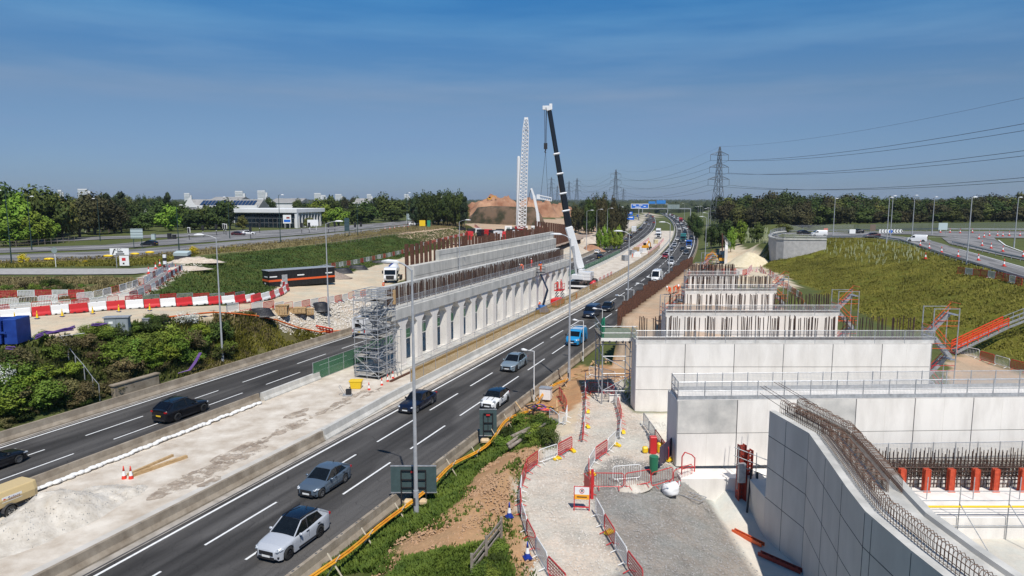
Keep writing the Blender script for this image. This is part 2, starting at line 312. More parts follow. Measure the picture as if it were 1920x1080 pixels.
# ground zones painted as what grows or lies there: grass, pale stone, orange soil, dark rough growth
def PX(pts): return [GT(*p) if p[1] > 374 else G(p[0], 376, 5) for p in pts]
ZONES = [  # (kind, feather m, polygon in plan)
 ('dry', 1, PX([(-400, 505), (0, 497), (330, 482), (480, 470), (600, 457), (720, 441), (830, 429), (880, 424), (850, 415), (600, 445), (300, 476), (0, 492), (-400, 495)])),
 ('grass', 1.2, PX([(250, 560), (300, 538), (335, 502), (400, 480), (480, 471), (600, 459), (720, 443), (830, 431), (880, 424), (902, 436), (890, 449), (850, 460), (760, 482), (680, 505), (600, 522), (520, 537), (510, 552), (470, 562), (400, 562), (330, 562)])),
 ('pale', 1, PX([(-300, 612), (60, 592), (330, 573), (430, 574), (500, 560), (520, 537), (600, 523), (680, 505), (760, 482), (850, 460), (980, 430), (980, 450), (740, 530), (700, 556), (640, 580), (560, 590), (470, 590), (400, 594), (300, 603), (200, 614), (100, 630), (-200, 680)])),
 ('gravel', .8, PX([(500, 592), (560, 584), (700, 556), (706, 585), (690, 615), (640, 632), (600, 640), (520, 615)])),
 ('path', .5, PX([(-300, 585), (0, 572), (190, 560), (290, 505), (330, 500), (345, 492), (400, 487), (345, 515), (290, 545), (250, 562), (180, 572), (60, 585), (-200, 600)])),
 ('hedge', 1.5, [R(15, -28), R(50, -28), R(66, -27.6)]+PX([(352, 672), (440, 640), (430, 605), (330, 600), (200, 613), (100, 632), (30, 652)])+[R(40, -39), R(15, -39)]),
 ('mixed', 1, PX([(340, 650), (330, 601), (400, 594), (500, 598), (575, 622)])+[R(87, -26.7), R(64, -26.7)]),
 ('green', .8, PX([(560, 1085), (700, 1000), (820, 905), (905, 840), (985, 778), (1048, 792), (1020, 838), (950, 850), (900, 880), (860, 940), (800, 985), (745, 1010), (700, 1070)])),
 ('green', .6, PX([(700, 1120), (760, 1052), (850, 1035), (940, 1020), (960, 1090)])),
 ('soil', .6, PX([(690, 1090), (745, 1010), (800, 985), (860, 940), (900, 880), (950, 850), (1010, 835), (1030, 840), (978, 885), (965, 950), (990, 1020), (1005, 1085), (960, 1090), (930, 1020), (850, 1035), (770, 1050)])),
 ('path', .5, PX([(1005, 1300), (1005, 1085), (985, 1000), (970, 930), (985, 870), (1080, 800), (1100, 705), (1165, 705), (1180, 770), (1265, 800), (1262, 880), (1110, 880), (1118, 960), (1160, 1085), (1290, 1350)])),
 ('pad', .7, PX([(1290, 1350), (1160, 1085), (1118, 960), (1108, 885), (1150, 855), (1262, 876), (1318, 920), (1370, 1003), (1430, 1085), (1580, 1320)])),
 ('pale', .7, PX([(960, 850), (1050, 740), (1075, 715), (1105, 705), (1080, 800), (1030, 830)])),
 ('soil', .8, [R(60, 10.7), R(84, 10.7), R(84, 20), R(72, 17), R(63, 15)]),
 ('slab', .25, PX([(1322, 922), (1340, 915), (1460, 915), (1600, 1085), (1432, 1085), (1372, 1003)])),
 ('slab', .25, [V((20, 41.5)), V((60, 41.5)), V((60, 15)), V((18, 15))]),
 ('slab', .6, [V((11, 46)), V((45, 46)), V((45, 58)), V((11, 58.4))]),
 ('soil2', 1, PX([(1765, 730), (1790, 655), (1860, 682), (1930, 705), (2100, 760), (2100, 830), (1930, 745)])),
 ('olive', 1.5, PX([(2200, 770), (1925, 690), (1860, 672), (1800, 650), (1640, 602), (1560, 562), (1480, 522), (1432, 502), (1425, 486), (1455, 474), (1500, 455), (1560, 446), (1650, 450), (1700, 460), (1760, 478), (1830, 499), (1930, 527), (2200, 600)])),
 ('soil2', 1.2, [V((13, 61)), V((36.5, 61)), V((40, 66)), V((38, 112)), V((26, 112)), V((18, 76))]),
 ('pale', 1.5, PX([(1330, 525), (1345, 470), (1375, 455), (1420, 462), (1425, 486), (1435, 503), (1480, 524), (1500, 540), (1400, 540)])),
 ('soil2', 1, [R(82, 15.2), R(200, 15.2), R(200, 16), R(150, 24), R(80, 23)]),
 ('soil', 2, PX([(860, 434), (900, 430), (1060, 432), (1120, 445), (1090, 480), (1000, 470), (890, 449)])),
 ('soil2', 3, [R(215, -32), R(215, -90), R(330, -120), R(520, -90), R(520, -30)]),
 ('dirt', .5, [R(15, -14), R(900, -14), R(900, -2), R(15, -2)]),
]
def inside(x, y, poly):
    c = False; j = len(poly)-1
    for i in range(len(poly)):
        a, b = poly[i], poly[j]
        if (a[1] > y) != (b[1] > y) and x < (b[0]-a[0])*(y-a[1])/(b[1]-a[1])+a[0]: c = not c
        j = i
    return c
ZB = [(k, f, p, min(q[0] for q in p)-3, max(q[0] for q in p)+3, min(q[1] for q in p)-3, max(q[1] for q in p)+3) for k, f, p in ZONES]
ZC = {  # base colour, speckle
 'dry': ((.20, .165, .075), .3), 'grass': ((.050, .082, .016), .5), 'pale': ((.54, .455, .34), .2), 'gravel': ((.44, .385, .315), .55), 'path': ((.50, .45, .39), .38),
 'hedge': ((.050, .052, .018), .6), 'mixed': ((.12, .105, .04), .5), 'green': ((.060, .095, .016), .5), 'soil': ((.40, .235, .125), .25), 'pad': ((.265, .25, .23), .5), 'slab': ((.56, .54, .49), .1),
 'soil2': ((.45, .33, .23), .2), 'olive': ((.115, .115, .016), .4), 'dirt': ((.52, .455, .375), .25), 'far': ((.085, .10, .032), .4)}
zq = {}
nv = len(XS)*len(YS); verts = []; cols = []
SPECK = []
for j, y in enumerate(YS):
    for i, x in enumerate(XS):
        z = gz(x, y); k = 'far'
        jx, jy = (x, y)
        if y < 700:
            q = V((x*.5, y*.5, 0)); jx = x+mnoise.noise(q)*.8; jy = y+mnoise.noise(q+V((9, 3, 5)))*.8
        for kk, f, p, a, b, c, d in ZB:
            if a < x < b and c < y < d and inside(jx if f > .4 else x, jy if f > .4 else y, p): k = kk
        c, s = ZC[k]
        t_, o_ = SO(x, y) if 0 < y < 1000 else (0, 99)
        amp = {'hedge': .35, 'green': .22, 'soil': .28, 'olive': .28, 'grass': .28, 'mixed': .3, 'gravel': .25, 'pad': .04, 'path': .04}.get(k, .08)
        if -26.7 < o_ < 10.8: amp = 0.0
        if k == 'slab': amp = 0.0
        z += amp*(mnoise.noise(V((x*.5, y*.5, 1)))+.6*mnoise.noise(V((x*1.3, y*1.3, 4))))
        verts.append((x, y, z)); cols.append((*c, s))
nx = len(XS)
gm_ = bpy.data.meshes.new('ground'); gm_.from_pydata(verts, [], [(j*nx+i, j*nx+i+1, (j+1)*nx+i+1, (j+1)*nx+i) for j in range(len(YS)-1) for i in range(nx-1)])
ca = gm_.color_attributes.new('soil_kind', 'FLOAT_COLOR', 'POINT'); ca.data.foreach_set('color', [c for q in cols for c in q])
gm_.polygons.foreach_set('use_smooth', [True]*len(gm_.polygons))
def ground_mat():
    m = bpy.data.materials.new('ground_cover'); m.use_nodes = True; t = m.node_tree; N = t.nodes; L = t.links; b = N['Principled BSDF']
    b.inputs['Roughness'].default_value = .95; b.inputs['Specular IOR Level'].default_value = .15
    at = N.new('ShaderNodeAttribute'); at.attribute_name = 'soil_kind'; g = N.new('ShaderNodeNewGeometry')
    def noise(sc, det=6, ro=.65):
        n = N.new('ShaderNodeTexNoise'); n.inputs['Scale'].default_value = sc; n.inputs['Detail'].default_value = det; n.inputs['Roughness'].default_value = ro
        L.new(g.outputs['Position'], n.inputs['Vector']); return n.outputs['Fac']
    def math_(op, a, b_):
        n = N.new('ShaderNodeMath'); n.operation = op
        for i, q in enumerate((a, b_)):
            if isinstance(q, (int, float)): n.inputs[i].default_value = q
            else: L.new(q, n.inputs[i])
        return n.outputs[0]
    fine = math_('SUBTRACT', noise(5.5, 3, .8), .5); mid = math_('SUBTRACT', noise(.7, 6), .5); big = math_('SUBTRACT', noise(.09, 4), .5)
    s = math_('MULTIPLY', at.outputs['Alpha'], 1.0)
    v = math_('ADD', math_('MULTIPLY', math_('MULTIPLY', fine, s), 2.6), math_('MULTIPLY', mid, math_('ADD', math_('MULTIPLY', s, 1.3), .25)))
    v = math_('ADD', math_('ADD', v, math_('MULTIPLY', big, .7)), 1.0); v = math_('MAXIMUM', v, .25)
    vm = N.new('ShaderNodeVectorMath'); vm.operation = 'SCALE'; L.new(at.outputs['Color'], vm.inputs[0]); L.new(v, vm.inputs['Scale'])
    # dry and fresh patches shift the hue a little
    mr = N.new('ShaderNodeMix'); mr.data_type = 'RGBA'; mr.blend_type = 'MULTIPLY'; rp = N.new('ShaderNodeValToRGB')
    rp.color_ramp.elements[0].color = (1.10, 1.01, .92, 1); rp.color_ramp.elements[1].color = (.93, 1.0, 1.0, 1); rp.color_ramp.elements[0].position = .38; rp.color_ramp.elements[1].position = .62
    L.new(noise(.28, 5), rp.inputs['Fac']); mr.inputs['Factor'].default_value = .8; L.new(vm.outputs[0], mr.inputs['A']); L.new(rp.outputs['Color'], mr.inputs['B'])
    L.new(mr.outputs['Result'], b.inputs['Base Color'])
    bp = N.new('ShaderNodeBump'); bp.inputs['Distance'].default_value = .25; L.new(math_('MULTIPLY', s, .9), bp.inputs['Strength'])
    L.new(noise(3.0, 6, .7), bp.inputs['Height']); L.new(bp.outputs['Normal'], b.inputs['Normal'])
    return m
gm_.materials.append(ground_mat()); ground = bpy.data.objects.new('ground', gm_); COL.objects.link(ground); struct(ground)
# ---------------------------------------------------------------- roads
def ribbon(name, o0, o1, z, t0, t1, m, st=6, cross=1, link=None):
    mb = link or MB(); mb.uv = mb.uv or []; n = max(1, int(abs(t1-t0)/st)); b = len(mb.v)
    fo = o0 if callable(o0) else (lambda t: o0); f1 = o1 if callable(o1) else (lambda t: o1)
    for i in range(n+1):
        t = t0+(t1-t0)*i/n
        for k in range(cross+1):
            o = fo(t)+(f1(t)-fo(t))*k/cross; mb.v.append(tuple(R(t, o, z))); mb.uv.append((o, t*1.07))
    for i in range(n):
        for k in range(cross):
            a = b+i*(cross+1)+k; mb.f.append((a, a+1, a+cross+2, a+cross+1)); mb.m.append(0)
    return mb if link is not None else struct(mb.build(name, m))
def asphalt(name, base, patch):
    m = bpy.data.materials.new(name); m.use_nodes = True; t = m.node_tree; N = t.nodes; L = t.links; b = N['Principled BSDF']
    b.inputs['Roughness'].default_value = .88; b.inputs['Specular IOR Level'].default_value = .25
    uv = N.new('ShaderNodeUVMap')
    def noi(sx, sy, sc, det=4):
        mpn = N.new('ShaderNodeMapping'); mpn.inputs['Scale'].default_value = (sx, sy, 1); L.new(uv.outputs['UV'], mpn.inputs['Vector'])
        n = N.new('ShaderNodeTexNoise'); n.inputs['Scale'].default_value = sc; n.inputs['Detail'].default_value = det; L.new(mpn.outputs['Vector'], n.inputs['Vector']); return n.outputs['Fac']
    def ramp(f, a, b_, lo, hi):
        r = N.new('ShaderNodeValToRGB'); r.color_ramp.elements[0].position = lo; r.color_ramp.elements[1].position = hi
        r.color_ramp.elements[0].color = (a, a, a, 1); r.color_ramp.elements[1].color = (b_, b_, b_, 1); L.new(f, r.inputs['Fac']); return r.outputs['Color']
    def mul(a, c):
        x = N.new('ShaderNodeMix'); x.data_type = 'RGBA'; x.blend_type = 'MULTIPLY'; x.inputs['Factor'].default_value = 1; L.new(a, x.inputs['A']); L.new(c, x.inputs['B']); return x.outputs['Result']
    rgb = N.new('ShaderNodeRGB'); rgb.outputs[0].default_value = (*base, 1)
    c = mul(rgb.outputs[0], ramp(noi(1.1, .035, 1.0), .72, 1.35, .35, .65))      # wheel tracks along the lanes
    c = mul(c, ramp(noi(.16, .06, 1.0, 1), .80, 1.25, .46, .50))                   # resurfaced bays
    c = mul(c, ramp(noi(6, 6, 3.0, 6), .75, 1.3, .3, .7))
    v = N.new('ShaderNodeTexVoronoi'); mpn = N.new('ShaderNodeMapping'); mpn.inputs['Scale'].default_value = (.35, .16, 1); L.new(uv.outputs['UV'], mpn.inputs['Vector']); L.new(mpn.outputs['Vector'], v.inputs['Vector']); v.feature = 'DISTANCE_TO_EDGE'
    c = mul(c, ramp(v.outputs['Distance'], .62, 1.0, .004, .014))                 # sealed cracks
    L.new(c, b.inputs['Base Color']); MATS[name] = m; return m
ASPH = asphalt('motorway_asphalt', (.057, .054, .051), 1); ASPH2 = asphalt('old_road_asphalt', (.17, .165, .16), 1)
EDGE = mat('drain_channel_concrete', (.26, .235, .20), .9, scale=1.2, col2=(.42, .385, .34))
LINE = mat('road_line_paint', (.66, .66, .64), .7, scale=4, col2=(.82, .82, .80))
ribbon('motorway_far_carriageway', -24.95, -14.3, 0, 12, 1400, ASPH, 8, 2)
ribbon('motorway_near_carriageway', -.95, 10.25, 0, 12, 1400, ASPH, 8, 2)
lines = MB(); lines.uv = []
ribbon('', -.1, .08, .006, 12, 1300, LINE, 6, link=lines); ribbon('', -24.2, -24.02, .006, 12, 1300, LINE, 6, link=lines)
ribbon('', -14.85, -14.7, .006, 175, 1300, LINE, 6, link=lines); ribbon('', 9.0, 9.18, .006, 180, 1300, LINE, 6, link=lines)
t = 38.05-8.39*4
while t < 560:
    for o, ph in ((2.82, 0), (6.12, -.4)):
        w_ = .075
        ribbon('', o-w_, o+w_, .006, t+ph, t+ph+5.6, LINE, 6, link=lines)
    for o, ph in ((-20.5, 1.4), (-17.55, 1.6)): ribbon('', o-.07, o+.07, .006, t+ph, t+ph+5.2, LINE, 6, link=lines)
    t += 8.39
struct(lines.build('road_markings', LINE))
edges = MB(); edges.uv = []
ribbon('', -1.2, -.42, .01, 12, 240, EDGE, 4, link=edges); ribbon('', -25.3, -24.45, .01, 12, 260, EDGE, 4, link=edges); 
struct(edges.build('drain_channel', EDGE))
ribbon('drain_slot', -.62, -.5, .02, 12, 120, DKSTEEL, 4); ribbon('drain_slot', -24.75, -24.62, .02, 12, 120, DKSTEEL, 4)
# median work strip: pale compacted stone with a dark damp trail
PALE = mat('compacted_stone', (.43, .36, .28), .95, scale=.5, col2=(.67, .61, .52), bump=.4, bscale=6)
ribbon('work_strip', lambda t: -13.9, lambda t: -1.3, .0, 12, 420, PALE, 3, 10)
TRAIL = mat('damp_soil', (.26, .195, .145), .95, scale=.7, col2=(.50, .42, .33), bump=.5, bscale=5)
def strip_px(name, low, up, m, lift=.14, n=6):
    def rs_(pl, k):
        ln = [0]
        for a, b in zip(pl, pl[1:]): ln.append(ln[-1]+math.hypot(b[0]-a[0], b[1]-a[1]))
        out = []
        for i in range(k+1):
            d = ln[-1]*i/k; j = max(0, min(bisect.bisect(ln, d)-1, len(pl)-2)); f = (d-ln[j])/(ln[j+1]-ln[j]); out.append((pl[j][0]+(pl[j+1][0]-pl[j][0])*f, pl[j][1]+(pl[j+1][1]-pl[j][1])*f))
        return out
    k = 60; A = [GT(*q) for q in rs_(low, k)]; B = [GT(*q) for q in rs_(up, k)]; mb = MB(); mb.uv = []; L = 0
    for i in range(k+1):
        if i: L += (A[i]-A[i-1]).length
        for j in range(n+1):
            q = A[i].lerp(B[i], j/n); mb.v.append((q.x, q.y, max(q.z, gz(q.x, q.y))+lift)); mb.uv.append(((A[i]-B[i]).length*j/n, L))
    for i in range(k):
        for j in range(n): a = i*(n+1)+j; mb.f.append((a, a+1, a+n+2, a+n+1)); mb.m.append(0)
    return struct(mb.build(name, m))
def lines_px(pl, w_=.16, m=None, lift=.16):
    pts = [GT(*q) for q in pl]; mb = MB()
    for a, b in zip(pts, pts[1:]): mb.bar(a+V((0, 0, lift)), b+V((0, 0, lift)), w_, .01)
    return struct(mb.build('road_line', m or LINE))
_n = TRAIL.node_tree.nodes; _l = TRAIL.node_tree.links; _t = _n.new('ShaderNodeTexNoise'); _t.inputs['Scale'].default_value = 1.1; _t.inputs['Detail'].default_value = 8; _t.inputs['Roughness'].default_value = .7
_r = _n.new('ShaderNodeValToRGB'); _r.color_ramp.elements[0].position = .42; _r.color_ramp.elements[1].position = .60; _g = _n.new('ShaderNodeNewGeometry'); _l.new(_g.outputs['Position'], _t.inputs['Vector']); _l.new(_t.outputs['Fac'], _r.inputs['Fac']); _l.new(_r.outputs['Color'], _n['Principled BSDF'].inputs['Alpha'])
def blob_patch(name, pts, z, m, seed=0, step=1.0, amp=.35):
    mb = MB(); rs = random.Random(seed); out = []
    for a, b in zip(pts, pts[1:]+pts[:1]):
        n = max(1, int((b-a).length/step))
        for k in range(n):
            q = a.lerp(b, k/n); out.append(V((q.x+rs.uniform(-amp, amp), q.y+rs.uniform(-amp, amp), z)))
    mb.add(out, [tuple(range(len(out)))]); return struct(mb.build(name, m))
def PZ(pts, z=0): return [G(p[0], p[1], z) for p in pts]
for k_, (c_, l_, w_) in enumerate((((345, 905), 5.5, 1.0), ((400, 878), 5.5, .9), ((450, 850), 5, 1.3), ((500, 822), 4, .4), ((545, 800), 4.5, .8), ((470, 832), 3, .3), ((610, 770), 5, .35), ((660, 745), 6, .5), ((560, 776), 3, .6), ((700, 735), 4, .3), ((390, 905), 2.2, .35), ((640, 762), 3, .25))):
    q_ = G(*c_); t_, o_ = SO(q_.x, q_.y); blob_patch('damp_trail', [R(t_+l_/2*math.cos(a_*.524), o_+w_*math.sin(a_*.524), .022+.002*k_) for a_ in range(12)], .022+.002*k_, TRAIL, k_, .45, .28)
0 and blob_patch('damp_trail', PZ([(305, 905), (340, 915), (405, 885), (480, 845), (560, 800), (650, 760), (760, 705), (745, 700), (660, 738), (600, 755), (540, 762), (480, 805), (425, 825), (390, 855)]), .022, TRAIL, 1, .6, .3)
0 and blob_patch('damp_trail', PZ([(480, 800), (520, 780), (560, 770), (600, 772), (560, 800), (500, 815)]), .03, TRAIL, 2, .5, .25)
SLABST = mat('haunch_concrete', (.44, .41, .36), .9, scale=.5, col2=(.58, .55, .50), bump=.2)
ribbon('concrete_strip', -3.6, -1.35, .015, 12, 62, SLABST, 3, 2)
strip_px('main_road', [(-300, 505), (0, 491), (200, 485), (340, 473), (480, 459), (600, 448), (720, 433), (800, 421), (855, 409), (868, 400)], [(-300, 489), (0, 479), (200, 472), (340, 462), (480, 450), (600, 440), (720, 427), (800, 417), (850, 406), (862, 399)], ASPH2)
strip_px('main_road', [(-300, 485), (0, 475), (200, 468), (340, 458), (480, 448), (600, 438), (720, 426), (800, 416), (848, 405)], [(-300, 474), (0, 466), (200, 460), (340, 447), (480, 434), (600, 427), (720, 418), (800, 411), (845, 403)], ASPH2)
strip_px('side_road', [(60, 456), (200, 449), (340, 445), (470, 436)], [(60, 450), (200, 444), (340, 439), (470, 431)], ASPH2)
PATHG = mat('footpath_asphalt', (.30, .285, .265), .9, scale=1.5, col2=(.40, .385, .36))
strip_px('footpath', [(-300, 518), (0, 516), (160, 516), (250, 515), (292, 511)], [(-300, 507), (0, 505), (160, 505), (250, 505), (296, 502)], PATHG)
strip_px('site_path', [(262, 552), (300, 533), (330, 508), (340, 498)], [(240, 550), (278, 528), (300, 505), (312, 497)], mat('dark_path', (.17, .165, .16), .9, scale=2, col2=(.24, .23, .22)), .1)
strip_px('slip_road', [(1560, 447), (1640, 446), (1690, 452), (1760, 476), (1830, 497), (1920, 524), (2100, 575)], [(1560, 441), (1650, 440), (1740, 450), (1800, 468), (1860, 485), (1920, 502), (2100, 553)], ASPH2)
strip_px('slip_road', [(1780, 458), (1820, 467), (1870, 478), (1920, 489), (2100, 528)], [(1765, 446), (1862, 445), (1871, 453), (1884, 463), (1920, 476), (2100, 514)], ASPH2)
strip_px('roundabout_road', [(1455, 446), (1560, 446), (1630, 441), (1700, 440), (1800, 446), (2100, 449)], [(1455, 437), (1560, 435), (1700, 434), (1800, 434), (2100, 434)], ASPH2)
lines_px([(1742, 451), (1800, 469), (1860, 486), (1920, 503)]); lines_px([(1872, 451), (1885, 461), (1920, 474)], .3); lines_px([(1740, 446), (1860, 443)], .2); lines_px([(0, 485), (200, 478), (340, 467), (480, 454)], .12); lines_px([(1700, 455), (1760, 473), (1830, 494), (1920, 520)], .14)
# ---------------------------------------------------------------- concrete safety barriers
def barrier(name, label, o, t0, t1, m, h=.85, wb=.3, wt=.1, st=3.0, of=None, base=0, slots=False):
    prof = [(-wb, 0), (-wb, .12), (-wt-.05, .38), (-wt, h), (wt, h), (wt+.05, .38), (wb, .12), (wb, 0)]
    mb = MB(); n = max(1, int((t1-t0)/st)); rings = []
    for i in range(n+1):
        t = t0+(t1-t0)*i/n; oo = of(t) if of else o
        rings.append([R(t, oo+a, base+b) for a, b in prof])
    mb.loft(rings)
    for i in range(1, n):
        t = t0+(t1-t0)*i/n; oo = of(t) if of else o
        if t < 130 and i % 2 == 0: mb.box(R(t, oo, base+h*.5+.002), (2*wt+.012, .03, h*1.0), -head(t), 1)
    if slots:
        for i in range(80):
            t = 28+i*1.75
            for d in (-.2, .2): mb.box(R(t+d, o, h+.002), (.1, .16, .012), -head(t), 1)
    return tag(fixn(mb.build(name, [m, JOINT])), label, 'barrier')
barrier('concrete_barrier', 'long weathered concrete barrier with dark slots beside the near lanes and grass bank', 10.25, 12, 185, CONC_D, .82, slots=True)
barrier('concrete_barrier', 'weathered brown concrete barrier on the far side of the far carriageway below the hedge', -25.3, 12, 420, CONC_D, .9)
barrier('concrete_barrier', 'weathered concrete barrier between the pale work strip and the near lanes, bottom of photo', -1.45, 12, 53.5, CONC_D, .85)
barrier('concrete_barrier', 'weathered concrete barrier between the far lanes and the row of white sandbags', -14.0, 12, 60, CONC_D, .8)
barrier('concrete_barrier', 'clean pale concrete barrier blocks ending at the green mesh screen', -13.8, 60.2, 68.5, CONC_N, .8, .36, .14)
barrier('concrete_barrier', 'long clean pale concrete barrier under the brown mesh screen beside the near lanes', -1.5, 53.7, 330, CONC_N, .9, .38, .13, of=lambda t: -1.5-.6*min(1, (t-53)/12))
barrier('concrete_barrier', 'pale concrete barrier under the green mesh beside the far lanes', -14.2, 68.7, 400, CONC_N, .7, .3, .12)
barrier('concrete_barrier', 'dark concrete barrier on the outside of the distant bend of the near lanes', 10.6, 205, 900, CONC_D, .9, st=8)
barrier('concrete_barrier', 'pale concrete barrier along the inside of the distant bend', -1.6, 331, 900, CONC_N, .9, st=8)
# ---------------------------------------------------------------- large concrete structures
GUARDMESH = alpha_mesh('guard_wire_mesh', (.36, .37, .38), .1, .16)
GREENMESH = alpha_mesh('green_debris_netting', (.035, .16, .07), .05, .42, .25)
GREENTHIN = alpha_mesh('thin_green_netting', (.06, .22, .12), .05, .22)
GREENSOLID = mat('green_netting_solid', (.012, .17, .085), .8, scale=2, col2=(.03, .30, .16))
BROWNMESH = alpha_mesh('brown_debris_netting', (.42, .26, .07), .05, .5)
ORNMESH = alpha_mesh('orange_netting', (.75, .16, .02), .06, .5)
def sheet(mb, pts, h, dz=0, hs=None):
    """upright sheet along a polyline, UV in metres"""
    mb.uv = mb.uv or []; b = len(mb.v); L = 0
    for i, p in enumerate(pts):
        if i: L += (p-pts[i-1]).length
        hh = hs[i] if hs else h
        mb.v += [(p.x, p.y, p.z+dz), (p.x, p.y, p.z+dz+hh)]; mb.uv += [(L, 0), (L, hh)]
    for i in range(len(pts)-1): a = b+2*i; mb.f.append((a, a+2, a+3, a+1)); mb.m.append(0)
    return mb
def resample(pts, st):
    out = []
    for a, b in zip(pts, pts[1:]):
        n = max(1, round((b-a).length/st)); out += [a.lerp(b, k/n) for k in range(n)]
    return out+[pts[-1]]
def unit(name, shape, m):
    key = 'mesh_'+name
    if key not in MATS:
        mb = MB(); shape(mb); o = mb.build(name, m); MATS[key] = o.data; bpy.data.objects.remove(o)
    return MATS[key]
def inst(name, me, parent, loc, rot=(0, 0, 0), sc=(1, 1, 1)):
    o = bpy.data.objects.new(name, me); COL.objects.link(o); o.parent = parent; o.location = loc; o.rotation_euler = rot; o.scale = sc; return o
POST_M = unit('post', lambda m: m.cyl((0, 0, 0), (0, 0, 1), .035, None, 6), GALV)
def guard(name, label, pts, h=1.15, st=2.4, toe=.22, mesh=None, cat='guard rail', rails=(1.0, .5), toem=None, parent=None, pm=None, rm=None):
    root = parent or thing(name, label, cat, pts[0])
    o0 = pts[0]; q = [p-o0 for p in resample(pts, st)]
    if parent: q = [p for p in resample(pts, st)]
    ms = sheet(MB(), q, h-.06, .06).build('mesh_panel', mesh or GUARDMESH, root)
    for f in rails:
        rl = MB()
        for a, b in zip(q, q[1:]): rl.cyl(a+V((0, 0, h*f)), b+V((0, 0, h*f)), .028, None, 5)
        rl.build('rail', rm or GALV, root)
    if toe:
        tb = MB()
        for a, b in zip(q, q[1:]): tb.bar(a+V((0, 0, toe/2+.02)), b+V((0, 0, toe/2+.02)), .04, toe)
        tb.build('toe_board', toem or GALV, root)
    for p in q: inst('post', pm or POST_M, root, p, sc=(1, 1, h+.05))
    return root
# ---- row of piers carrying the long beam in the median
pw = thing('pier_row', 'row of white concrete piers carrying a long beam above the median', 'bridge pier', R(75, -8))
def loc_of(root): return lambda v: V(v)-root.location
T0, T1 = 73.2, 139
pl = loc_of(pw)
def rbox(mb, t, o, z0, z1, dt, do, mi=0, root=None):
    c = R(t, o); mb.box(V((c.x, c.y, (z0+z1)/2))-(root.location if root else V((0, 0, 0))), (do, dt, z1-z0), -head(t), mi)
def pier_mesh():
    mb = MB(); W2 = .5; L2 = .62
    prof = [(0, L2*1.18), (.5, L2*1.18), (.5, L2), (4.98, L2), (5.42, 1.1), (5.9, 1.2)]
    rings = [[(-W2*(1.12 if z < .51 and k < 2 else 1), -l, z), (W2*(1.12 if z < .51 and k < 2 else 1), -l, z), (W2*(1.12 if z < .51 and k < 2 else 1), l, z), (-W2*(1.12 if z < .51 and k < 2 else 1), l, z)] for k, (z, l) in enumerate(prof)]
    mb.loft(rings)
    for x_, z_ in ((-.25, 1.4), (.25, 1.9), (-.2, 3.0), (.2, 3.6)): mb.box((x_, -L2-.002, z_), (.05, .006, .05), 0, 1)
    return mb
p0_ = fixn(pier_mesh().build('pier', [CONC, JOINT], pw)); bevel(p0_, .03)
for n in range(18):
    t = 75.6+3.65*n; o = p0_ if n == 0 else p0_.copy()
    if n: COL.objects.link(o)
    o.location = pl(R(t, -8.1)); o.rotation_euler.z = -head(t)
bm_ = MB(); ring = []
for i in range(19):
    t = T0+(T1-T0)*i/18
    ring.append([pl(R(t, o, z)) for o, z in ((-7.45, 5.9), (-7.45, 7.1), (-11.6, 7.1), (-11.6, 6.3), (-9.4, 5.9))])
bm_.loft(ring)
for i in range(1, 9): 
    t = T0+(T1-T0)*i/9; bm_.box(pl(R(t, -7.45, 6.5)), (.02, .03, 1.18), -head(t), 1)
bevel(fixn(bm_.build('beam', [CONC_N, JOINT], pw)), .03)
hw = MB(); ring = []
for i in range(19):
    t = 73.7+(T1-73.7)*i/18
    ring.append([pl(R(t, o, z)) for o, z in ((-9.75, 7.1), (-9.75, 9.35), (-10.5, 9.35), (-10.5, 6.3))])
hw.loft(ring); fixn(hw.build('headwall', CONC_N, pw))
BAR_M = unit('starter_bar', lambda m: m.cyl((0, 0, 0), (0, 0, 1), .055, None, 5), REBAR)
rs = random.Random(3); many = MB(); nb = 0
for i in range(390):
    t = 74.8+i*.166+rs.uniform(-.1, .1)
    if (i % 9) in (7,) : continue
    o = -9.0-(i % 3)*.25; h = 2.2+rs.uniform(-.3, .15); p = pl(R(t, o, 7.1)); ln = V((rs.uniform(-.02, .02), rs.uniform(-.02, .02), 0))
    if nb < 100: inst('starter_bar', BAR_M, pw, p, (ln.x, ln.y, 0), (1, 1, h)); nb += 1
    else: many.cyl(p, p+V((ln.x*h, ln.y*h, h)), .055, None, 5)
for z in (7.6, 8.4):
    pass
stuff(many.build('starter_bar', REBAR, pw))
tie = MB()
for z in (7.5, 8.25):
    pts = [pl(R(74.8+i*4, -9.0, z)) for i in range(16)]; tie.path(pts, .02, 4)
    tie.cyl(pts[0], pts[0]+V((0, 0, .4)), .02, None, 4)
tie.build('tie_bar', REBAR, pw)
guard('edge_guard', 'long grey mesh edge guard on the beam in front of the rusty bars', [R(73.4+i*3.3, -7.65, 7.1) for i in range(21)], 1.2, 3.3, .0, rails=(1.0, .5))
guard('pier_foot_guard', 'grey low mesh guard along the foot of the white piers', [R(76+i*4, -6.55, 0) for i in range(15)], 1.1, 4, 0, rails=(1.0,))
# plinth under the piers
plm = MB(); plm.loft([[R(t, o, z) for o, z in ((-9.3, 0), (-9.3, .2), (-6.9, .2), (-6.9, 0))] for t in [73+i*4 for i in range(17)]]); tag(fixn(plm.build('footing_strip', CONC_N)), 'low grey concrete footing strip under the white pier row', 'footing')
kb = MB(); kb.loft([[R(t, o, z) for o, z in ((-5.9, 0), (-5.9, .18), (-5.65, .18), (-5.65, 0))] for t in [70+i*4 for i in range(18)]]); tag(fixn(kb.build('kerb_board', RUST)), 'dark rusty edging board along the pier footing beside the work strip', 'edging')
